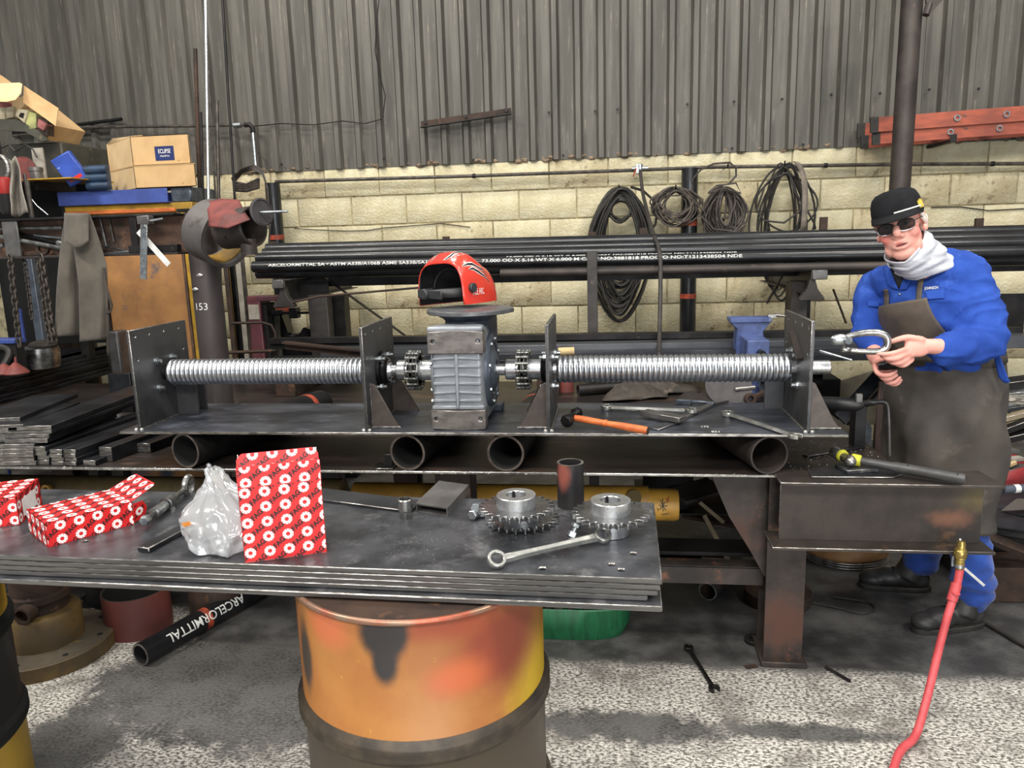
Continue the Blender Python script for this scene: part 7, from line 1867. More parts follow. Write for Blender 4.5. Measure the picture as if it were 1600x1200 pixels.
# ------------------------------------------------------------------ lower left: flanged hub, pipes
mat('hub_dirty', (104, 82, 42), (70, 57, 36), rough=0.65, scale=5, c3=(70, 60, 46), s3=8, lo3=0.52, hi3=0.68, bump=0.08)
mat('hub_top', (84, 76, 62), (66, 58, 47), rough=0.7, scale=6, c3=(128, 112, 72), s3=10, lo3=0.58, hi3=0.72, bump=0.06)
hc = Vector((-2.315, 2.59, 0))
t = thing('flanged_hub', 'dirty yellow flanged hub standing on the floor behind the black and yellow drum', 'machine part', hc)
H_ = X(hc)
obj('base_flange', MB().lathe([(0.0, 0.0005), (0.255, 0.0005), (0.255, 0.058), (0.25, 0.062), (0.13, 0.062)], 48, H_), 'hub_dirty', t)
obj('flange_face', MB().lathe([(0.248, 0.0625), (0.14, 0.0635)], 48, H_), 'hub_top', t)
for k in range(8):
    a = 2*PI*k/8+0.2; obj('bolt_hole', MB().cyl(0.011, 0.062, 0.0645, 12, X(hc+Vector((0.215*math.cos(a), 0.215*math.sin(a), 0)))), 'void_black', t)
obj('drum_section', MB().lathe([(0.142, 0.06), (0.142, 0.185), (0.136, 0.195), (0.10, 0.20)], 40, H_), 'hub_dirty', t)
obj('neck', MB().lathe([(0.10, 0.198), (0.10, 0.245), (0.115, 0.25), (0.115, 0.275), (0.10, 0.28), (0.10, 0.50)], 36, H_), 'rust_brown', t)
obj('top_flange', MB().lathe([(0.10, 0.43), (0.14, 0.44), (0.14, 0.47), (0, 0.47)], 36, H_), 'hub_dirty', t)
F = frame(hc+Vector((0.03, -0.09, 0.235)), (0.05, -1, -0.1))
obj('outlet', MB().lathe([(0.036, 0), (0.036, 0.05), (0.026, 0.05), (0.026, 0.0)], 20, F, closed=True).cyl(0.026, 0.0, 0.02, 16, F), 'rust_brown', t)
q = at(142, 966, z=0)
t = thing('dark_flange', 'dark flanged pipe standing between the yellow hub and the red pipe stub', 'flange', q)
obj('flange', MB().lathe([(0.0, 0.0005), (0.15, 0.0005), (0.15, 0.025), (0.10, 0.025)], 32, X((q.x, q.y+0.14, 0))), 'dark_steel', t)
obj('pipe', MB().lathe([(0.095, 0.02), (0.095, 0.30), (0.085, 0.30), (0.085, 0.2), (0, 0.2)], 32, X((q.x, q.y+0.14, 0))), 'dark_steel', t)
for k in range(6):
    a = 2*PI*k/6+0.5; b_ = MB(); hexbolt(b_, X((q.x+0.125*math.cos(a), q.y+0.14+0.125*math.sin(a), 0.025)), 0.014, 0.012); obj('bolt', b_, 'cut_steel', t)
mat('pipe_red', (108, 54, 47), (86, 44, 40), rough=0.6, scale=5, c3=(140, 118, 84), s3=7, stretch=(1, 1, 0.5), lo3=0.66, hi3=0.74)
rc_ = at(216, 1003, z=0)+Vector((-0.07, 0.12, 0)); hR = at(216, 936, y=rc_.y-0.10).z
hollow('red_pipe_stub', (rc_.x, rc_.y, 0.0005), (rc_.x, rc_.y, hR), 0.135, 0.128, 'pipe_red', 'wide red pipe stub standing on the floor under the plates', 'pipe', cut='grey_brown_steel')
hollow('dark_pipe_stub', (rc_.x+0.27, rc_.y+0.18, 0.0005), (rc_.x+0.27, rc_.y+0.18, 0.33), 0.12, 0.112, 'rust_brown', 'dark brown pipe stub standing behind the red one', 'pipe')
a = at(219, 1023, z=0.047); b = at(395, 925, z=0.047); d = (b-a).normalized(); b = a+d*0.95
t_ = hollow('black_pipe', a, b, 0.047, 0.038, 'black_pipe', 'black pipe with an orange band and white lettering lying on the floor', 'pipe', cut='cut_steel')
q = at(318, 968, z=0.047); s_ = (q-a).dot(d)
obj('paint_band', MB().lathe([(0.0475, s_-0.014), (0.0475, s_+0.016)], 28, frame(a, d)), 'orange_band', t_)
v, f, wt = text_mb('ARCELORMITTAL', 1.0, 0.01, True)
sd_ = Vector((d.y, -d.x, 0)).normalized()
x0_, x1_ = 0.50, 0.10
def onp(x, y):
    s = x0_+(x1_-x0_)*x/wt; ang = R(52)-(y*0.055)/0.047
    return a+d*s+(sd_*math.cos(ang)+Vector((0, 0, 1))*math.sin(ang))*0.0478
obj('stencilled_lettering', MB().add([onp(x, y) for x, y, _ in v], f), 'white_paint', t_, smooth=0)
# ------------------------------------------------------------------ far right: steel rack, red tool tray and scrap sheet
t = thing('stock_trestle', 'dark steel trestle holding long stock right of the man', 'rack', (2.2, 4.0, 0))
for x in (1.62, 2.5): obj('upright', MB().box(x-0.04, x+0.04, 4.45, 4.55, 0, 1.0), 'dark_steel', t)
for x in (1.62, 2.5):
    for z in (0.68, 0.45): obj('arm', MB().box(x-0.03, x+0.03, 3.9, 4.5, z, z+0.03), 'dark_steel', t)
    obj('arm', MB().box(x-0.03, x+0.03, 4.1, 4.5, 0.895, 0.93), 'dark_steel', t)
G = 'long stock on the trestle right of the man'
def rs(pa, pb, y, hpx, dep, mt, label, cham='cut_steel'):
    a = at(*pa, y=y); b = at(*pb, y=y); h = a.z-at(pa[0], pa[1]+hpx, y=y).z; d = (b-a).normalized(); b = b+d*0.8; a = a-d*0.25
    tag(obj('stock_bar', MB().bar(a+Vector((0, dep/2, -h/2)), b+Vector((0, dep/2, -h/2)), dep, h), [mt, cham], bevel=0.002, bmat=1), label, 'steel bar', G)
rs((1560, 600), (1600, 595), 4.0, 18, 0.12, 'dark_steel', 'dark channel uppermost in the heap right of the man')
rs((1560, 617), (1600, 612), 3.95, 5, 0.10, 'zinc', 'pale zinc strip in the heap right of the man')
rs((1562, 633), (1600, 626), 3.92, 6, 0.08, 'zinc', 'lower pale strip in the heap right of the man')
rs((1560, 640), (1600, 634), 3.9, 8, 0.12, 'mill_steel', 'dark bar below the pale strips right of the man')
rs((1556, 656), (1600, 645), 3.85, 8, 0.05, 'old_wood', 'pale batten in the heap right of the man')
rs((1552, 678), (1600, 660), 3.8, 9, 0.05, 'dark_steel', 'slanted dark bar in the heap right of the man')
rs((1550, 690), (1600, 678), 3.8, 10, 0.12, 'void_black', 'lowest black bar in the heap right of the man')
q = at(1570, 652, y=3.9)
hollow('pipe_end', q, q+Vector((0.4, 0.25, 0.02)), 0.028, 0.020, 'dark_steel', 'dark pipe end poking out of the heap right of the man', 'pipe', cut='rag_grey')
random.seed(8)
q = at(1578, 622, y=3.9)
tag(obj('foil_scrap', MB().grid(lambda u, v: (q.x-0.05+0.16*u, q.y-0.02+0.02*mn.noise(Vector((u*5, v*5, 1))), q.z-0.028+0.045*v+0.01*mn.noise(Vector((u*6, v*6, 4)))), 12, 8), 'rag_grey', solid=0.002, smooth=20), 'crumpled pale scrap in the heap right of the man', 'scrap')
mat('tray_red', (138, 38, 40), (112, 32, 34), rough=0.45, scale=8)
tq = at(1548, 765, y=3.45)
t = thing('red_tool_tray', 'open red tool tray at the right edge behind the end beam', 'tray', (1.72, 3.6, 0.40))
A_ = [at(1540, 764, y=3.45), at(1620, 732, y=3.45)]; B_ = [at(1550, 690, y=3.85), at(1620, 726, y=3.85)]
zb_ = 0.36
def quad(nm, p): obj(nm, MB().add(p, [(0, 1, 2, 3)]), 'tray_red', t, solid=0.006)
a0, a1 = Vector((1.545, 3.42, 0.52)), Vector((1.95, 3.50, 0.60)); b0_, b1_ = Vector((1.62, 3.78, 0.66)), Vector((2.0, 3.84, 0.58))
a0 = at(1540, 748, y=3.42); a1 = at(1625, 722, y=3.45); b0_ = at(1548, 692, y=3.8); b1_ = at(1625, 728, y=3.85)
dn = Vector((0, 0, 1))
fl = lambda p: Vector((p.x, p.y, zb_))
quad('front_side', [fl(a0)+Vector((0.02, 0.05, 0)), fl(a1)+Vector((0.02, 0.05, 0)), a1, a0]); quad('back_side', [fl(b0_), fl(b1_), b1_, b0_]); quad('end_side', [fl(a0)+Vector((0.02, 0.05, 0)), fl(b0_), b0_, a0]); quad('floor_panel', [fl(a0)+Vector((0.02, 0.05, 0)), fl(a1)+Vector((0.02, 0.05, 0)), fl(b1_), fl(b0_)])
obj('tray_stand', MB().box(1.60, 2.0, 3.50, 3.80, 0.0, zb_-0.004), 'void_black', t)
for pa, pb, y, w_, mt, lab in (((1548, 708), (1588, 704), 3.6, 0.05, 'tube_grey', 'grey bar lying across the red tool tray'), ((1546, 722), (1596, 716), 3.55, 0.035, 'rag_grey', 'pale handle lying in the red tool tray'), ((1553, 736), (1586, 722), 3.52, 0.025, 'tan_card', 'thin tan handle lying in the red tool tray'), ((1560, 740), (1600, 728), 3.56, 0.04, 'tube_grey', 'second grey handle lying deep in the red tool tray')):
    a, b = at(*pa, y=y), at(*pb, y=y+0.05); tag(obj('tool_handle', MB().bar(a, b, w_, 0.02), mt, bevel=0.004), lab, 'tool', 'tools in the red tray')
q0, q1 = at(1566, 765, y=3.3), at(1640, 760, y=3.35)
t = thing('grey_tube', 'grey tube with a white band below the red tool tray', 'tube', q0)
obj('tube', MB().tube([q0, q1], 0.018, 14), 'gear_dark', t)
obj('white_band', MB().cyl(0.0187, 0.05, 0.075, 14, frame(q0, q1-q0)), 'white_paint', t)
def sheet_(pts, y, th, mt, label, tilt=0.18, nm='scrap_sheet'):
    P = [at(px, py, y=y+tilt*(790-py)/40) for px, py in pts]
    n = (P[1]-P[0]).cross(P[2]-P[0]).normalized()*th
    k = len(P)
    m = MB().add(P+[p-n for p in P], [tuple(range(k)), tuple(range(2*k-1, k-1, -1))]+[(i, k+i, k+(i+1) % k, (i+1) % k) for i in range(k)])
    return tag(obj(nm, m, mt, smooth=0), label, 'steel sheet')
sheet_([(1552, 770), (1640, 770), (1640, 800), (1600, 806), (1572, 802), (1556, 796), (1570, 804), (1600, 812), (1640, 815), (1640, 838), (1547, 823), (1546, 812), (1550, 790)], 3.35, 0.008, 'plate_steel', 'grey scrap plate with a curved cut-out right of the end beam')
sheet_([(1562, 800), (1588, 780), (1640, 784), (1640, 796)], 3.28, 0.008, 'grey_brown_steel', 'small triangular brown plate on the grey scrap plate', 0.10)
sheet_([(1545, 826), (1640, 842), (1640, 850), (1546, 834)], 3.4, 0.02, 'dark_steel', 'dark plate edge under the grey scrap plate', 0.05)
a, b = at(1540, 838, y=3.2), at(1640, 878, y=3.2)
tag(obj('brown_angle', MB().bar(a, b, 0.05, 0.03, (0, -0.5, 1)), 'rust_brown', bevel=0.003), 'brown angle bar lying below the scrap plates at the right edge', 'steel bar')
obj_ = MB().box(1.60, 2.1, 3.30, 3.48, 0.0, 0.16); tag(obj('timber_block', obj_, 'rust_brown', bevel=0.004), 'dark timber block carrying the scrap plates at the right edge', 'block')
# chalk dashes on the floor
m = MB()
for px0, px1, py in ((1551, 1556, 884), (1560, 1568, 885), (1572, 1578, 885), (1582, 1586, 886), (1592, 1600, 885)):
    a, b = at(px0, py, z=0.0012), at(px1, py, z=0.0012); m.add([a+Vector((0, -0.008, 0)), b+Vector((0, -0.008, 0)), b+Vector((0, 0.008, 0)), a+Vector((0, 0.008, 0))], [(0, 1, 2, 3)])
tag(obj('chalk_dashes', m, 'white_paint', smooth=0), 'row of white chalk dashes on the dark floor at the right edge', 'marking', None, 'stuff')
# ------------------------------------------------------------------ between the bench end and the man
t = thing('mig_torch', 'black torch handle with a thin bent swan neck lying over the bench edge', 'torch', at(1296, 632, y=3.35))
yT = 3.00
P = [at(1275, 629, y=yT+0.05), at(1310, 631, y=yT), at(1340, 633, y=yT-0.03), at(1348, 631, y=yT-0.03)]
obj('handle', MB().tube(P, [0.026, 0.028, 0.024, 0.016], 14), 'black_plastic', t, smooth=60)
P = catmull([at(1346, 631, y=yT-0.03), at(1365, 629, y=yT-0.05), at(1380, 628, y=yT-0.06), at(1387, 634, y=yT-0.06), at(1389, 660, y=yT-0.06), at(1390, 712, y=yT-0.06)], 5)
obj('swan_neck', MB().tube(P[:12], [0.012]*6+[0.009]*6, 10), 'black_plastic', t, smooth=60)
obj('cable', MB().tube(P[11:], 0.0055, 8), 'tube_grey', t, smooth=60)
q = at(1342, 624, y=yT-0.04); obj('trigger', MB().box(q.x-0.012, q.x+0.012, q.y-0.008, q.y+0.008, q.z-0.012, q.z+0.022), 'tube_grey', t, bevel=0.002)
obj('torch_rest', MB().box(P[0].x-0.005, P[0].x+0.035, yT+0.01, yT+0.08, BZ, P[0].z-0.022), 'dark_steel', t)
mat('pale_board', (150, 142, 124), (124, 116, 100), rough=0.8, scale=6, c3=(100, 92, 80), s3=12, lo3=0.6, hi3=0.72)
sheet_([(1283, 603), (1372, 576), (1398, 574), (1380, 660), (1330, 668), (1284, 650)], 4.75, 0.012, 'pale_board', 'pale stained board leaning behind the bench end', 0.0, 'pale_board')
a, b = at(1312, 655, y=4.3), at(1392, 566, y=4.6)
tag(obj('grey_angle', MB().bar(a, b, 0.08, 0.012, (0, -1, 0.2)).bar(a+Vector((0.05, -0.02, -0.02)), b+Vector((0.05, -0.02, -0.02)), 0.012, 0.06, (0, -1, 0.2)), 'plate_steel', bevel=0.002), 'grey angle bar leaning aslant in front of the pale board', 'steel bar')
q0, q1 = at(1374, 596, y=4.2), at(1400, 596, y=4.2)
tag(obj('brown_plate', MB().box(q0.x, q1.x+0.05, 4.2, 4.22, 0.0, q0.z), 'maroon_rust' if 'maroon_rust' in MATS else (mat('maroon_rust', (82, 62, 56), (62, 48, 44), rough=0.6, scale=5, stretch=(4, 4, 0.4), c3=(120, 92, 78), s3=6, lo3=0.58, hi3=0.7), 'maroon_rust')[1], bevel=0.004), 'tall brown plate with streaks standing beside the man', 'steel plate')
sheet_([(1334, 688), (1346, 646), (1362, 668), (1360, 700), (1336, 700)], 3.95, 0.006, 'vise_grip', 'small pale triangular sheet behind the bench end', 0.0, 'triangular_sheet')
a, b = at(1290, 595, y=4.5), at(1300, 660, y=4.5)
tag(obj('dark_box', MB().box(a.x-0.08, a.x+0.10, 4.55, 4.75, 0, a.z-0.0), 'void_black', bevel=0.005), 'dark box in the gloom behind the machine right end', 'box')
tag(obj('dark_cylinder', MB().cyl(0.055, 0, 0.25, 20, frame(at(1284, 596, y=4.45), (-1, 0.2, 0.05))), 'dark_steel'), 'dark round bar end behind the machine shaft', 'round bar')
# ------------------------------------------------------------------ the man
def organic(name, mb, voxel, mats, parent, smooth=4, fold=None, factor=0.5):
    """overlapping closed pieces fused into one continuous skin, then folded"""
    me = mesh_from(name, mb.v, mb.f, mb.m, mats if isinstance(mats, (list, tuple)) else [mats], 0)
    o = bpy.data.objects.new(name, me); COL.objects.link(o)
    q = o.modifiers.new('r', 'REMESH'); q.mode = 'VOXEL'; q.voxel_size = voxel; q.adaptivity = 0
    if smooth:
        q = o.modifiers.new('s', 'SMOOTH'); q.iterations = smooth; q.factor = factor
    bpy.context.view_layer.update()
    nm = bpy.data.meshes.new_from_object(o.evaluated_get(bpy.context.evaluated_depsgraph_get()))
    o.modifiers.clear(); o.data = nm
    n = len(nm.vertices)
    co = np.empty(n*3); nm.vertices.foreach_get('co', co); co = co.reshape(-1, 3)
    if fold:
        no = np.empty(n*3); nm.vertices.foreach_get('normal', no); no = no.reshape(-1, 3)
        d = np.array([fold(Vector(p)) for p in co])
        co = co+no*d[:, None]
    org = WL[parent.name]
    nm.vertices.foreach_set('co', (co-np.array(org)).ravel())
    nm.materials.clear()
    for m in (mats if isinstance(mats, (list, tuple)) else [mats]): nm.materials.append(MATS[m])
    nm.update(); nm.shade_smooth()
    o.parent = parent; o.location = (0, 0, 0)
    WL[o.name] = Vector(org)
    return o
def limb(mb, pts, rr, n=16):
    P = catmull(pts, 6); k = len(P)
    R_ = []
    for i in range(k):
        s = i/(k-1)*(len(rr)-1); a = min(int(s), len(rr)-2); R_.append(rr[a]+(rr[a+1]-rr[a])*(s-a))
    mb.tube(P, R_, n)
    mb.ball(P[0], R_[0]*0.99, 12, 8); mb.ball(P[-1], R_[-1]*0.99, 12, 8)
def sections(mb, secs, n=28, e=0.9):
    """closed loft: (centre, left vec, forward vec) half axes"""
    v = []; f = []
    for c, l, fw in secs:
        for j in range(n):
            q = 2*PI*j/n; c_, s_ = math.cos(q), math.sin(q)
            v.append(Vector(c)+Vector(l)*math.copysign(abs(c_)**e, c_)+Vector(fw)*math.copysign(abs(s_)**e, s_))
    k = len(secs)
    for i in range(k-1):
        for j in range(n): f.append((i*n+j, i*n+(j+1) % n, (i+1)*n+(j+1) % n, (i+1)*n+j))
    f += [tuple(range(n-1, -1, -1)), tuple((k-1)*n+j for j in range(n))]
    mb.add(v, f)
fa_ = R(48)
FW = Vector((-math.sin(fa_), -math.cos(fa_), 0)); LF = Vector((-FW.y, FW.x, 0))
man = thing('person', 'man in blue work jacket, brown leather apron, black cap and glasses, holding a clamp', 'person', (1.36, 3.2, 0))
mat('skin', (228, 164, 148), (216, 146, 132), rough=0.55, scale=6, bump=0.05, bscale=90)
mat('cloth_blue', (48, 82, 168), (36, 66, 146), rough=0.9, scale=5, bump=0.12, bscale=240, c3=(66, 102, 190), s3=7, lo3=0.55, hi3=0.75, spec=0.2)
mat('cloth_trouser', (34, 78, 168), (26, 60, 136), rough=0.85, scale=5, bump=0.12, bscale=200, sheen=0.2)
mat('apron_leather', (92, 82, 72), (66, 59, 53), rough=0.75, scale=5, bump=0.15, bscale=150, c3=(124, 108, 90), s3=5, lo3=0.55, hi3=0.74)
mat('apron_dark', (74, 68, 62), (56, 52, 48), rough=0.75, scale=4, bump=0.15, bscale=150, c3=(98, 88, 78), s3=6, lo3=0.58, hi3=0.75)
mat('boot_black', (36, 35, 35), (52, 51, 50), rough=0.5, scale=9, bump=0.05)
mat('cap_black', (20, 21, 24), (27, 28, 31), rough=0.9, scale=20, spec=0.2)
mat('gaiter_grey', (206, 208, 214), (176, 178, 186), rough=0.9, scale=12, stretch=(1, 1, 3), bump=0.1)
mat('hair_white', (226, 218, 210), (206, 196, 188), rough=0.8, scale=60, bump=0.3)
mat('tee_black', (22, 23, 26), (30, 31, 34), rough=0.9, scale=20)

# joints
footL = (Vector((1.215, 3.01, 0)), Vector((1.515, 3.10, 0))); footR = (Vector((1.135, 3.43, 0)), Vector((1.43, 3.40, 0)))
ankL = Vector((1.455, 3.085, 0.10)); ankR = Vector((1.375, 3.405, 0.10))
kneL = Vector((1.40, 3.05, 0.50)); kneR = Vector((1.33, 3.34, 0.50))
hipL = Vector((1.405, 3.12, 0.92)); hipR = Vector((1.325, 3.28, 0.92))
pel = Vector((1.37, 3.20, 0.96)); wai = Vector((1.300, 3.16, 1.12)); che = Vector((1.245, 3.11, 1.29)); nek = Vector((1.215, 3.075, 1.44))
hed = at(1406, 352, y=3.00)
shL = at(1503, 432, y=3.05); shR = at(1369, 450, y=3.27)
elL = at(1541, 533, y=2.96); wrL = at(1468, 542, y=2.82)
elR = at(1355, 516, y=3.20); wrR = at(1371, 562, y=2.97)
haL = at(1432, 541, y=2.80); haR = at(1386, 577, y=2.88)

# head frame
hf = Vector((-0.47, -0.87, 0.0)).normalized(); hl = Vector((-hf.y, hf.x, 0)); hu = Vector((0, 0, 1))
Hm = Matrix((hl, hf, hu)).transposed().to_4x4(); 
Hm = Matrix.Translation(hed) @ Hm @ Matrix.Rotation(R(-15), 4, 'Y') @ Matrix.Rotation(R(-6), 4, 'X') @ Matrix.Diagonal((1.0, 1.0, 1.0, 1))
b = MB()
# local head axes: x = his left, y = forward, z = up
b.ball((0, -0.012, 0.036), (0.077, 0.098, 0.086), 24, 16, Hm)
b.ball((0, 0.022, -0.040), (0.064, 0.064, 0.082), 24, 16, Hm)
b.ball((0, 0.048, -0.098), (0.040, 0.034, 0.026), 16, 10, Hm)
for s in (-1, 1):
    b.ball((s*0.040, 0.052, -0.030), (0.026, 0.026, 0.026), 14, 10, Hm)
    b.ball((s*0.042, 0.026, -0.080), (0.023, 0.034, 0.028), 14, 10, Hm)
    b.ball((s*0.082, -0.012, -0.002), (0.010, 0.021, 0.033), 12, 8, Hm @ TR((0, 0, 0), (0, 0, R(-s*18))))
    b.ball((s*0.078, -0.002, -0.030), (0.010, 0.012, 0.014), 10, 6, Hm)
    b.ball((s*0.013, 0.091, -0.031), (0.0095, 0.011, 0.0085), 10, 8, Hm)
    b.ball((s*0.030, 0.071, 0.028), (0.026, 0.014, 0.010), 12, 8, Hm)
b.tube([Hm @ Vector(p) for p in ((0, 0.074, 0.026), (0, 0.090, 0.004), (0, 0.104, -0.016), (0, 0.104, -0.028))], [0.009, 0.0105, 0.0145, 0.012], 12)
b.ball((0, 0.101, -0.024), (0.0135, 0.0125, 0.0115), 12, 8, Hm)
b.ball((0, 0.080, -0.053), (0.026, 0.012, 0.009), 14, 8, Hm)
b.ball((0, 0.082, -0.074), (0.023, 0.012, 0.008), 14, 8, Hm)
b.ball((0, 0.074, -0.064), (0.034, 0.014, 0.022), 14, 8, Hm)
# neck, trunk
b.tube(catmull([nek+Vector((0.01, 0.01, -0.06)), nek, Hm @ Vector((0, -0.025, -0.06)), Hm @ Vector((0, -0.02, 0.0))], 4), [0.058]*4+[0.060]*5+[0.058]*4, 18)
sections(b, [(pel+Vector((0, 0, -0.10)), LF*0.15, FW*0.115), (pel, LF*0.17, FW*0.13), (wai, LF*0.155, FW*0.125), (che, LF*0.175, FW*0.125), (che+(nek-che)*0.5, LF*0.140, FW*0.098), (nek, LF*0.060, FW*0.060)])
limb(b, [shL, (shL+elL)/2+Vector((0.012, 0, 0)), elL], [0.054, 0.048, 0.042]); limb(b, [elL, (elL+wrL)/2, wrL], [0.042, 0.040, 0.030])
limb(b, [shR, (shR+elR)/2, elR], [0.054, 0.048, 0.042]); limb(b, [elR, (elR+wrR)/2, wrR], [0.042, 0.038, 0.029])
b.ball(shL+(nek-shL)*0.25, 0.052, 14, 10); b.ball(shR+(nek-shR)*0.25, 0.052, 14, 10)
for h, k, a in ((hipL, kneL, ankL), (hipR, kneR, ankR)):
    limb(b, [h, (h+k)/2, k], [0.085, 0.075, 0.056]); limb(b, [k, k+(a-k)*0.35+Vector((0.012, 0, 0)), a], [0.056, 0.054, 0.036])
for t0, h0 in (footL, footR):
    d = (h0-t0).normalized(); limb(b, [h0-d*0.07+Vector((0, 0, 0.06)), (t0+h0)/2+Vector((0, 0, 0.045)), t0+d*0.06+Vector((0, 0, 0.042))], [0.030, 0.026, 0.022])
# hands
def finger(pts, r0=0.0092, r1=0.0072):
    P = [Vector(p) for p in pts]; limb(b, P, [r0, r0*0.97, r1], 10)
def palm(c, ax, wd, nrm, L_, W_, T_):
    ax = Vector(ax).normalized(); nrm = Vector(nrm).normalized(); wd = nrm.cross(ax).normalized(); nrm = ax.cross(wd)
    m_ = Matrix((ax, wd, nrm)).transposed().to_4x4(); m_.translation = c
    b.ball((0, 0, 0), (L_, W_, T_), 18, 12, m_)
    b.ball((L_*0.55, 0, 0), (L_*0.45, W_*0.98, T_*0.85), 16, 10, m_)
    return m_
yH = 2.80
# his left hand: back of the hand to the lens, fingers around the clamp frame
pm = palm(at(1434, 541, y=2.805), at(1400, 546, y=2.785)-at(1460, 540, y=2.82), None, (-0.2, -1, 0.35), 0.048, 0.040, 0.019)
limb(b, [wrL, at(1450, 541, y=2.812)], [0.030, 0.027], 14)
finger([at(1416, 545, y=2.79), at(1398, 551, y=2.772), at(1384, 553, y=2.765), at(1370, 552, y=2.77)])
finger([at(1418, 552, y=2.79), at(1402, 560, y=2.770), at(1388, 561, y=2.768), at(1377, 556, y=2.782)])
finger([at(1421, 558, y=2.795), at(1407, 567, y=2.778), at(1395, 567, y=2.778), at(1386, 562, y=2.793)])
finger([at(1426, 562, y=2.80), at(1414, 571, y=2.788), at(1404, 571, y=2.79), at(1396, 567, y=2.80)], 0.0080, 0.0062)
finger([at(1440, 531, y=2.80), at(1420, 527, y=2.795), at(1404, 530, y=2.80), at(1393, 534, y=2.81)], 0.0115, 0.0088)
# his right hand: fist under the clamp, fingers round the black handle
palm(at(1380, 574, y=2.885), at(1392, 590, y=2.86)-at(1368, 558, y=2.93), None, (-0.75, -0.6, -0.1), 0.044, 0.036, 0.020)
limb(b, [wrR, at(1376, 568, y=2.90)], [0.029, 0.027], 14)
finger([at(1372, 578, y=2.865), at(1378, 590, y=2.845), at(1390, 592, y=2.838), at(1401, 586, y=2.845)])
finger([at(1366, 572, y=2.86), at(1372, 584, y=2.838), at(1388, 586, y=2.828), at(1400, 580, y=2.835)])
finger([at(1377, 584, y=2.88), at(1386, 597, y=2.86), at(1398, 597, y=2.85), at(1406, 590, y=2.858)])
finger([at(1382, 588, y=2.892), at(1392, 600, y=2.875), at(1402, 600, y=2.87), at(1408, 594, y=2.876)], 0.0080, 0.0064)
finger([at(1372, 566, y=2.885), at(1380, 562, y=2.862), at(1390, 561, y=2.852), at(1398, 563, y=2.848)], 0.0112, 0.0086)
blush = [tuple(Hm @ Vector(p)) for p in ((-0.045, 0.06, -0.03), (0.05, 0.05, -0.03), (0, 0.1, -0.02), (0, 0.085, -0.063))]
org = WL[man.name]
mat('skin_face', (229, 168, 152), (218, 150, 136), rough=0.5, scale=7, bump=0.04, bscale=90, spots=[
    (tuple(Vector(blush[0])-org), (0.035, 0.035, 0.035), (214, 122, 112), 0.3, 1.1), (tuple(Vector(blush[1])-org), (0.035, 0.035, 0.035), (218, 130, 118), 0.3, 1.1),
    (tuple(Vector(blush[2])-org), (0.018, 0.018, 0.018), (208, 112, 102), 0.3, 1.1), (tuple(Vector(blush[3])-org), (0.022, 0.02, 0.013), (192, 108, 102), 0.4, 1.0)])
body = organic('body', b, 0.0042, 'skin_face', man, 3, None, 0.5)
# face details
obj('mouth', MB().ball((0, 0.0885, -0.0635), (0.0215, 0.0055, 0.0022), 14, 6, Hm @ TR((0, 0, 0), (0, R(-5), 0))), 'mouth_dark' if 'mouth_dark' in MATS else (mat('mouth_dark', (84, 40, 40), (70, 34, 34), rough=0.6, scale=20), 'mouth_dark')[1], man)
for s in (-1, 1):
    e_ = obj('eye', MB().ball((s*0.031, 0.066, 0.008), 0.0135, 14, 10, Hm), 'eye_white' if 'eye_white' in MATS else (mat('eye_white', (226, 220, 214), (214, 206, 200), rough=0.2, scale=9), 'eye_white')[1], man)
    obj('iris', MB().ball((s*0.031, 0.0775, 0.0075), (0.0058, 0.0028, 0.0058), 12, 6, Hm), 'cap_black', e_)
hr = MB()
random.seed(6)
for s in (-1, 1):
    for i in range(9):
        hr.ball((s*(0.0775+random.uniform(-0.003, 0.003)), 0.018-0.012*i, 0.022-0.006*(i % 4)-0.003*i), (0.007, 0.012, 0.016), 8, 6, Hm)
for i in range(9):
    q = PI*(1.08+0.84*i/8); hr.ball((0.070*math.cos(q), -0.02+0.088*math.sin(q), -0.012-0.006*(i % 3)), (0.016, 0.014, 0.024), 8, 6, Hm)
organic('hair', hr, 0.004, 'hair_white', man, 2)
# cap
cb = MB()
Cm = Hm @ TR((0, -0.008, 0.041), (R(1), 0, 0))
cb.lathe([(0.0, 0.086), (0.030, 0.085), (0.058, 0.079), (0.074, 0.066), (0.083, 0.045), (0.087, 0.018), (0.088, -0.006), (0.084, -0.012), (0.080, -0.006), (0.078, 0.03), (0.05, 0.068), (0.0, 0.076)], 36, Cm @ Matrix.Diagonal((0.99, 1.19, 1.07, 1)))
cp = obj('cap', cb, 'cap_black', man, smooth=50)
def brim(u, v):
    a = PI*(0.06+0.88*u); ex = 0.066*math.sin(PI*u)**0.62*v
    x = (0.087)*math.cos(a); y = 0.104*math.sin(a)
    return Cm @ Vector((x*(1+0.0*v), y+ex, 0.006-0.022*v*math.sin(PI*u)-0.022*v*(abs(2*u-1))**2))
obj('brim', MB().grid(brim, 28, 8), 'cap_black', cp, solid=0.004, smooth=60)
obj('braid', MB().tube([Cm @ Vector((0.0905*math.cos(q), 0.1065*math.sin(q), 0.010)) for q in [PI*(0.12+0.36*i/12) for i in range(13)]], 0.0028, 6), 'white_paint', cp)
mat('badge_yellow', (206, 182, 74), (170, 146, 52), rough=0.6, scale=60)
bd = MB()
for i in range(10): bd.tube([Cm @ Vector((0.0885*math.cos(PI*(0.04+0.011*i)), 0.106*math.sin(PI*(0.04+0.011*i)), 0.002)), Cm @ Vector((0.087*math.cos(PI*(0.04+0.011*i)), 0.104*math.sin(PI*(0.04+0.011*i)), 0.034-0.0016*abs(i-5)))], 0.0024, 5)
obj('badge', bd, 'badge_yellow', cp)
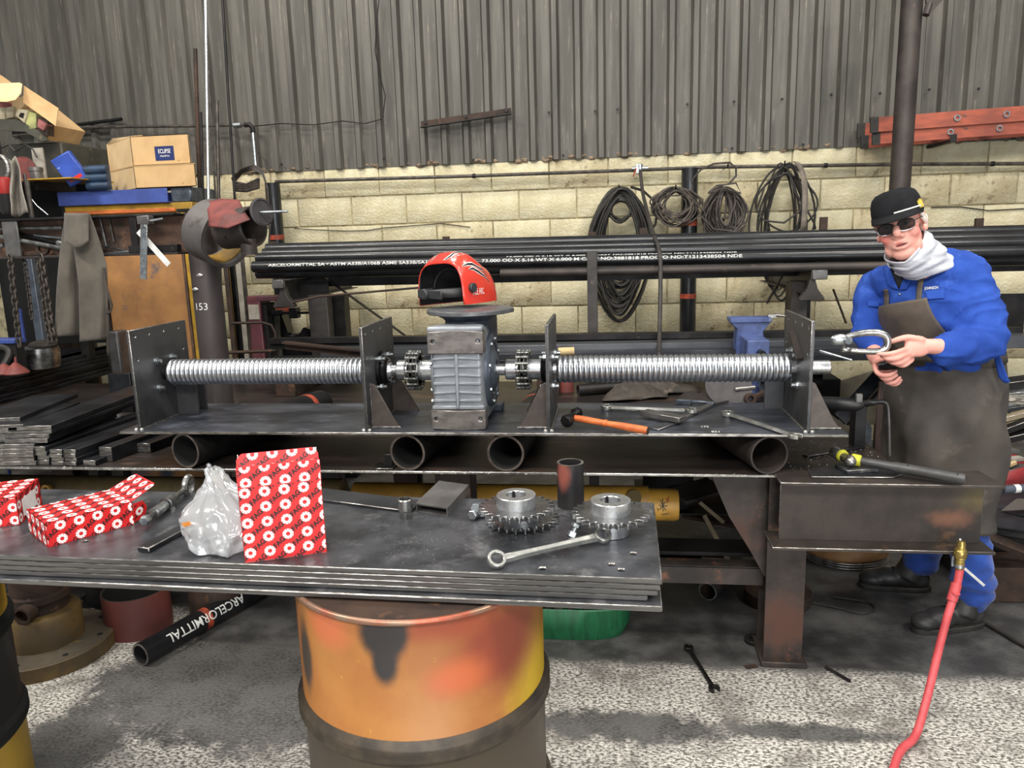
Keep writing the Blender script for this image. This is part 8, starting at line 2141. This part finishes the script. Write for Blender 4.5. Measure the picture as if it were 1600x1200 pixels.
# glasses
def lens_mat():
    m, nt, b = _new('lens_glass'); L = nt.links.new
    tr = N(nt, 'ShaderNodeBsdfTransparent'); tr.inputs['Color'].default_value = (0.15, 0.14, 0.14, 1)
    g = N(nt, 'ShaderNodeBsdfGlossy'); g.inputs['Roughness'].default_value = 0.05
    mx = N(nt, 'ShaderNodeMixShader'); mx.inputs[0].default_value = 0.07; L(tr.outputs[0], mx.inputs[1]); L(g.outputs[0], mx.inputs[2])
    L(mx.outputs[0], nt.nodes['Material Output'].inputs['Surface']); MATS['lens_glass'] = m
lens_mat()
mat('lens_dark', (46, 40, 42), (38, 34, 36), rough=0.08, scale=9, spec=0.6)
gl = bpy.data.objects.new('glasses', None); COL.objects.link(gl); gl.parent = man; WL[gl.name] = Hm @ Vector((0, 0.09, 0)); gl.location = WL[gl.name]-WL[man.name]
for s in (-1, 1):
    G_ = Hm @ TR((s*0.034, 0.090, 0.003), (R(4), 0, R(-s*9)))
    sq = lambda q, r: (math.copysign(abs(math.cos(q))**0.75, math.cos(q))*0.0275*r, 0, math.copysign(abs(math.sin(q))**0.75, math.sin(q))*0.0185*r)
    obj('rim', MB().tube([G_ @ Vector(sq(2*PI*i/28, 1)) for i in range(28)], 0.0022, 6, closed=True), 'black_plastic' if s > 0 else 'black_plastic', gl, smooth=60)
    obj('rim', MB().tube([G_ @ Vector(sq(PI+PI*i/14, 1.02))+Hm.to_3x3() @ Vector((0, 0.0016, -0.0008)) for i in range(15)], 0.0013, 5), 'zinc', gl, smooth=60)
    m = MB(); m.add([G_ @ Vector(sq(2*PI*i/28, 0.97)) for i in range(28)], [tuple(range(28))]); obj('lens', m, 'lens_glass' if 'lens_glass' in MATS else 'lens_dark', gl, smooth=0)
    obj('temple', MB().tube([G_ @ Vector((s*0.028, 0, 0.006)), Hm @ Vector((s*0.078, 0.045, 0.012)), Hm @ Vector((s*0.083, -0.012, 0.012))], 0.002, 6), 'black_plastic', gl)
obj('bridge', MB().tube([Hm @ Vector((-0.008, 0.0945, 0.006)), Hm @ Vector((0, 0.0985, 0.010)), Hm @ Vector((0.008, 0.0945, 0.006))], 0.002, 6), 'black_plastic', gl)
# neck gaiter
g0 = Hm @ Vector((0, -0.006, -0.082)); gz = (g0-nek)
def gait(u, v):
    q = 2*PI*u; c_, s_ = math.cos(q), math.sin(q)
    top = Hm @ Vector((0.074*c_, -0.012+0.079*s_, -0.108-0.022*max(0, s_)+0.055*max(0, c_)**1.2+0.035*max(0, -s_)+0.010*max(0, -c_)))
    bot = nek+FW*0.028+LF*(0.086*c_)+FW*(0.088*s_)+Vector((0, 0, 0.000-0.014*max(0, s_)+0.030*max(0, c_)+0.030*max(0, -s_)))
    p = bot.lerp(top, v)
    rad = (LF*c_+FW*s_)
    return p+rad*(0.010*math.sin(PI*v)+0.0045*math.sin(v*17+2.0*s_+q)+0.003*math.sin(v*29-q*2))
obj('neck_gaiter', MB().grid(gait, 48, 20, wrap=True), 'gaiter_grey', man, solid=0.004, smooth=70)
# jacket
JSEC = None
jb = MB()
sections(jb, [(wai+Vector((0.01, 0, -0.07)), LF*0.165, FW*0.14), (wai+Vector((0, 0, 0.03)), LF*0.182, FW*0.158), (che+Vector((0, 0, -0.02)), LF*0.205, FW*0.158), (che+(nek-che)*0.5-FW*0.01, LF*0.185, FW*0.135), (che+(nek-che)*0.85-FW*0.01, LF*0.125, FW*0.10), (nek+Vector((0, 0, -0.01))-FW*0.02, LF*0.075, FW*0.07)])
from mathutils.bvhtree import BVHTree
if 'TB' not in globals(): TB = BVHTree.FromPolygons([tuple(p) for p in jb.v], jb.f)
limb(jb, [shL+(nek-shL)*0.45+Vector((0, 0, -0.02)), shL, (shL*0.5+elL*0.5)+Vector((0.015, 0.01, 0)), elL+Vector((0.0, 0.0, 0.0))], [0.085, 0.092, 0.084, 0.076], 20)
cuffL = wrL+(elL-wrL)*0.13
limb(jb, [elL, (elL+cuffL)/2+Vector((0, 0, -0.014)), cuffL+Vector((0, 0, -0.012))], [0.076, 0.072, 0.060], 20)
jb.tube([cuffL+(elL-wrL)*0.10+Vector((0.01, 0, -0.02)), at(1478, 566, y=2.87), at(1481, 578, y=2.88)], [0.055, 0.034, 0.010], 12)
limb(jb, [shR+(nek-shR)*0.45+Vector((0, 0, -0.02)), shR, (shR+elR)/2+Vector((-0.008, 0, 0)), elR], [0.08, 0.078, 0.068, 0.060], 20)
limb(jb, [elR, elR+(wrR-elR)*0.40, elR+(wrR-elR)*0.66], [0.060, 0.054, 0.045], 18)
limb(jb, [nek+Vector((0.03, 0.03, -0.035)), nek.lerp(shL, 0.5)+Vector((0, 0.03, 0.014)), shL+Vector((0, 0.0, 0.0))], [0.066, 0.090, 0.09], 18); limb(jb, [nek+Vector((0, 0.03, -0.045)), nek.lerp(shR, 0.5)+Vector((0, 0.02, -0.01)), shR], [0.06, 0.078, 0.08], 18)
jb.ball(shL+(nek-shL)*0.40+Vector((0, 0, 0.0)), (0.105, 0.10, 0.075), 18, 12); jb.ball(shR+(nek-shR)*0.40, (0.10, 0.10, 0.072), 18, 12)
def jfold(p):
    q = Vector((p.x*5.5, p.y*5.5, p.z*9.0))
    w_ = mn.noise(q+Vector((3, 1, 7)))
    rdg = (1-abs(mn.noise(q*1.15+Vector((w_, w_*1.5, 2)))*2.0))
    dE = min((p-elL).length, (p-(elL+wrL)*0.5).length); kE = math.exp(-(dE/0.14)**2)
    t_ = (p-elL).dot((shL-elL).normalized())
    el = math.sin(p.z*75+p.x*42+3*w_)*kE*0.005
    dW = (p-elR).length; el += math.sin(p.z*90+3*w_)*math.exp(-(dW/0.1)**2)*0.005
    return 0.010*rdg**3-0.004+0.004*w_+el
jk = organic('jacket', jb, 0.0075, 'cloth_blue', man, 5, jfold)
# collar, V of the tee, placket, pocket, name tape
ctr = lambda z: wai+(nek-wai)*((z-wai.z)/(nek.z-wai.z))
def chest(px, py, off=0.0):
    """point on the jacket front seen at a pixel: ray against the jacket surface"""
    v = (_f + CR*((px-800)/FPX) + CD*((py-600)/FPX)).normalized()
    hit, loc, nn, idx = jk.ray_cast(Vector((0, 0, CAMH))-org, v)
    if not hit: return at(px, py, y=2.98)
    return loc+org-v*off
def trunk(px, py, off=0.0):
    v = (_f + CR*((px-800)/FPX) + CD*((py-600)/FPX)).normalized()
    loc, nn, idx, dd = TB.ray_cast(Vector((0, 0, CAMH)), v)
    if loc is None: return at(px, py, y=3.02)
    return loc-v*off
def patch(nm, pxs, mt, off, th=0.003, par=None, sub=6):
    """quad of pixels draped on the jacket front"""
    A, B, C_, D = pxs
    def g_(u, v):
        x = (A[0]*(1-u)+B[0]*u)*(1-v)+(D[0]*(1-u)+C_[0]*u)*v; y = (A[1]*(1-u)+B[1]*u)*(1-v)+(D[1]*(1-u)+C_[1]*u)*v
        return chest(x, y, off)
    return obj(nm, MB().grid(g_, sub, sub), mt, par or man, solid=th, smooth=60)
bpy.context.view_layer.update()
patch('undershirt', ((1389, 414), (1419, 414), (1408, 449), (1403, 449)), 'tee_black', 0.004, 0.003)
patch('collar', ((1426, 408), (1440, 404), (1428, 436), (1419, 426)), 'cloth_blue', 0.011, 0.004, jk)
patch('collar', ((1418, 418), (1430, 422), (1416, 452), (1405, 454)), 'cloth_blue', 0.009, 0.004, jk)
patch('collar', ((1381, 416), (1391, 420), (1404, 453), (1388, 448)), 'cloth_blue', 0.009, 0.004, jk)
patch('pocket_flap', ((1444, 456), (1474, 454), (1476, 466), (1447, 468)), 'cloth_blue', 0.009, 0.003, jk)
patch('pocket_flap', ((1356, 470), (1374, 472), (1374, 480), (1356, 478)), 'cloth_blue', 0.009, 0.003, jk)
tp = [chest(1444+25*u, 455-3*v-2.5*u, 0.007) for u, v in ((0, 0), (1, 0), (0, 1))]
v, f, wt = text_mb('JOHNSON', 1.0, 0.02)
obj('name_tape', MB().add([chest(1444.5+21.5*x/wt, 452.5-1.5*x/wt-6.0*y, 0.007) for x, y, _ in v], f), 'white_paint', jk, smooth=0)
for px, py in ((1406, 460), (1403, 478)):
    p = chest(px, py, 0.005); obj('button', MB().ball(p, 0.005, 10, 6), 'zinc', jk)
# apron bib, straps and skirt
def bibf2(u, v):
    pxl = 1374-8*v; pxr = 1440+42*v**1.5
    yt = 477-12*u; yb = 560
    return trunk(pxl+(pxr-pxl)*u, yt+(yb-yt)*v, 0.020+0.004*math.sin(u*9+v*4))
def bibp(u, v):
    zt_b = 1.318+0.048*u; z = zt_b+(1.115-zt_b)*v
    a = R((-46-9*v)*(1-u)+(17+36*v**1.3)*u)
    t_ = (z-1.12)/0.17
    c = wai.lerp(che, t_) if t_ < 1 else che.lerp(nek, (z-1.29)/0.15)
    k_ = 1 if z < 1.3 else 1-(z-1.3)*1.25
    return Vector((c.x, c.y, z))+LF*math.sin(a)*0.210*k_+FW*math.cos(a)*(0.184*k_+0.005*math.sin(u*7+v*5)*v)
obj('apron_bib', MB().grid(bibp, 24, 20), 'apron_leather', man, solid=0.004, smooth=60)
def strapf(path, w_):
    def g_(u, v):
        s = v*(len(path)-1); i = min(int(s), len(path)-2); t_ = s-i
        x = path[i][0]*(1-t_)+path[i+1][0]*t_; y = path[i][1]*(1-t_)+path[i+1][1]*t_
        return chest(x+(u-0.5)*w_, y, 0.011)
    return MB().grid(g_, 3, 16)
obj('apron_strap', strapf([(1452, 384), (1447, 400), (1441, 425), (1437, 450), (1435, 472)], 8.5), 'apron_leather', man, solid=0.004, smooth=60)
obj('apron_strap', strapf([(1384, 452), (1385, 462), (1385, 480)], 7), 'apron_leather', man, solid=0.004, smooth=60)
def skirt(u, v):
    a = R(-128)+R(256)*u
    c = pel.lerp(Vector((1.36, 3.17, 0.44)), v)+Vector((0, 0, 0.17*(1-v)))
    top = 1.13-0.0*v
    c = Vector((1.332+0.012*v, 3.18-0.005*v, 1.150-0.710*v))
    wl = 0.178+0.026*math.sin(PI*min(1, v*1.1))**0.7+0.030*v; wf = 0.172+0.030*math.sin(PI*min(1, v*0.8))**0.8
    fold = 0.012*v*math.sin(a*5+1.2)+0.026*mn.noise(Vector((a*1.1, v*3.2-a*0.8, 2)))+0.016*(1-abs(mn.noise(Vector((a*1.2+v*2.6, v*2.2-a*0.7, 8))))*2.6)*min(1, v*3)*(1-v*0.3)+0.008*math.exp(-((a+0.12)/0.06)**2)*min(1, v*2)
    return c+LF*math.sin(a)*(wl+fold)+FW*math.cos(a)*(wf+fold)
obj('apron_skirt', MB().grid(skirt, 72, 48), 'apron_dark', man, solid=0.005, smooth=60)
wb_ = []
obj('apron_belt', MB().grid(lambda u, v: skirt(u, 0.02+0.05*v)+(skirt(u, 0.03)-Vector((1.355, 3.185, skirt(u, 0.03).z))).normalized()*0.006+Vector((0, 0, -0.012*math.sin(PI*u))), 48, 2), 'leather_dark', man, solid=0.004, smooth=60)
obj('jacket_tail', MB().grid(lambda u, v: at(1550+10*u+12*v+7*u*v, 546+5*u+50*v-(6*(2*u-1)**2 if v > 0.9 else 0), y=2.99-0.02*u), 4, 8), 'cloth_blue', man, solid=0.004, smooth=60)
# trousers
tb = MB()
sections(tb, [(pel+Vector((0, 0, -0.16)), LF*0.165, FW*0.13), (pel, LF*0.185, FW*0.14), (wai, LF*0.17, FW*0.135)])
for h, k, a in ((hipL, kneL, ankL), (hipR, kneR, ankR)):
    limb(tb, [h, (h+k)/2, k, (k+a)/2+Vector((0.01, 0, 0)), a+Vector((0.012, 0, 0.045))], [0.098, 0.088, 0.076, 0.078, 0.080], 20)
def tfold(p):
    q = Vector((p.x*6, p.y*6, p.z*11)); 
    return 0.010*(1-abs(mn.noise(q))*2.0)**2-0.004+0.006*math.sin(p.z*60+4*mn.noise(q*0.6))*max(0, 1-p.z/0.45)
organic('trousers', tb, 0.009, 'cloth_trouser', man, 4, tfold)
a, b_ = at(1507, 888, y=2.955), at(1538, 915, y=2.955)
obj('trouser_stripe', MB().bar(a, b_, 0.010, 0.003, (0, -1, 0)), 'white_paint', man)
# boots
def boot(toe, heel, ank, nm):
    m = MB(); d = (heel-toe); Lb = d.length; d.normalize(); s = Vector((-d.y, d.x, 0))
    B = Matrix((d, s, Vector((0, 0, 1)))).transposed().to_4x4(); B.translation = toe
    m.ball((0.055, 0, 0.042), (0.060, 0.050, 0.036), 18, 12, B); m.ball((0.12, 0, 0.052), (0.075, 0.050, 0.042), 18, 12, B)
    m.ball((Lb-0.09, 0, 0.062), (0.085, 0.044, 0.055), 18, 12, B); m.ball((Lb-0.055, 0, 0.05), (0.055, 0.043, 0.045), 16, 10, B)
    pa_ = B @ Vector((Lb-0.10, 0, 0.06)); m.tube([pa_, pa_.lerp(ank+Vector((0, 0, 0.06)), 0.6), ank+Vector((0, 0, 0.09))], [0.058, 0.056, 0.054], 16)
    o = organic(nm, m, 0.006, 'boot_black', man, 4)
    P = []
    for i in range(32):
        q = 2*PI*i/32; c_, s_ = math.cos(q), math.sin(q)
        P.append((Lb/2+(Lb/2+0.004)*math.copysign(abs(c_)**0.7, c_), (0.052-0.006*math.sin(q*0.5))*math.copysign(abs(s_)**0.75, s_)))
    obj('sole', MB().prism(P, 0.0006, 0.022, B), 'black_rubber', o, bevel=0.003)
    for k in range(4):
        x = 0.135+0.028*k; z = 0.094+0.012*k
        obj('lace', MB().tube([B @ Vector((x, -0.026, z-0.010)), B @ Vector((x+0.006, 0, z+0.006)), B @ Vector((x, 0.026, z-0.010))], 0.0035, 6), 'void_black', o)
boot(*footL, ankL, 'boot'); boot(*footR, ankR, 'boot')
# ------------------------------------------------------------------ the clamp in his hands
t = thing('screw_clamp', 'chrome clamp with a curved frame held in both hands of the man', 'clamp', at(1385, 545, y=2.79))
yc = 2.775
P = catmull([at(1312, 531, y=yc-0.01), at(1330, 524, y=yc-0.005), at(1352, 520, y=yc), at(1372, 520, y=yc), at(1384, 525, y=yc), at(1387, 535, y=yc), at(1383, 545, y=yc), at(1372, 549, y=yc), at(1350, 549, y=yc), at(1326, 547, y=yc)], 5)
fr = MB(); k = len(P)
fr.tube(P, [0.0095+0.0035*math.sin(PI*i/(k-1)) for i in range(k)], 12)
obj('frame', fr, 'bright_steel', t, smooth=60)
q = at(1312, 531, y=yc-0.012)
obj('swivel_head', MB().ball(q, (0.034, 0.014, 0.021), 16, 10).cyl(0.013, -0.022, 0.022, 14, frame(q+Vector((0.02, -0.004, 0.0)), (0.2, -1, 0))), 'zinc', t)
q2 = at(1322, 547, y=yc-0.005)
obj('lower_jaw', MB().ball(q2, (0.020, 0.010, 0.012), 12, 8), 'chrome_tool', t)
obj('screw', MB().tube([at(1318, 540, y=yc-0.005), at(1316, 550, y=yc)], 0.007, 10), 'chrome_tool', t)
obj('tommy_bar', MB().tube([at(1281, 548, y=yc+0.02), at(1331, 563, y=yc-0.03)], 0.0045, 8), 'zinc', t)
a, b_ = at(1386, 571, y=2.842), at(1404, 569, y=2.825)
obj('handle', MB().lathe([(0.0, -0.03), (0.015, -0.026), (0.018, 0.0), (0.018, 0.045), (0.014, 0.055), (0, 0.057)], 18, frame(a, b_-a)), 'black_oxide', t)
obj('spindle', MB().tube([a, at(1384, 555, y=2.80), at(1384, 546, y=2.78)], 0.006, 8), 'chrome_tool', t)
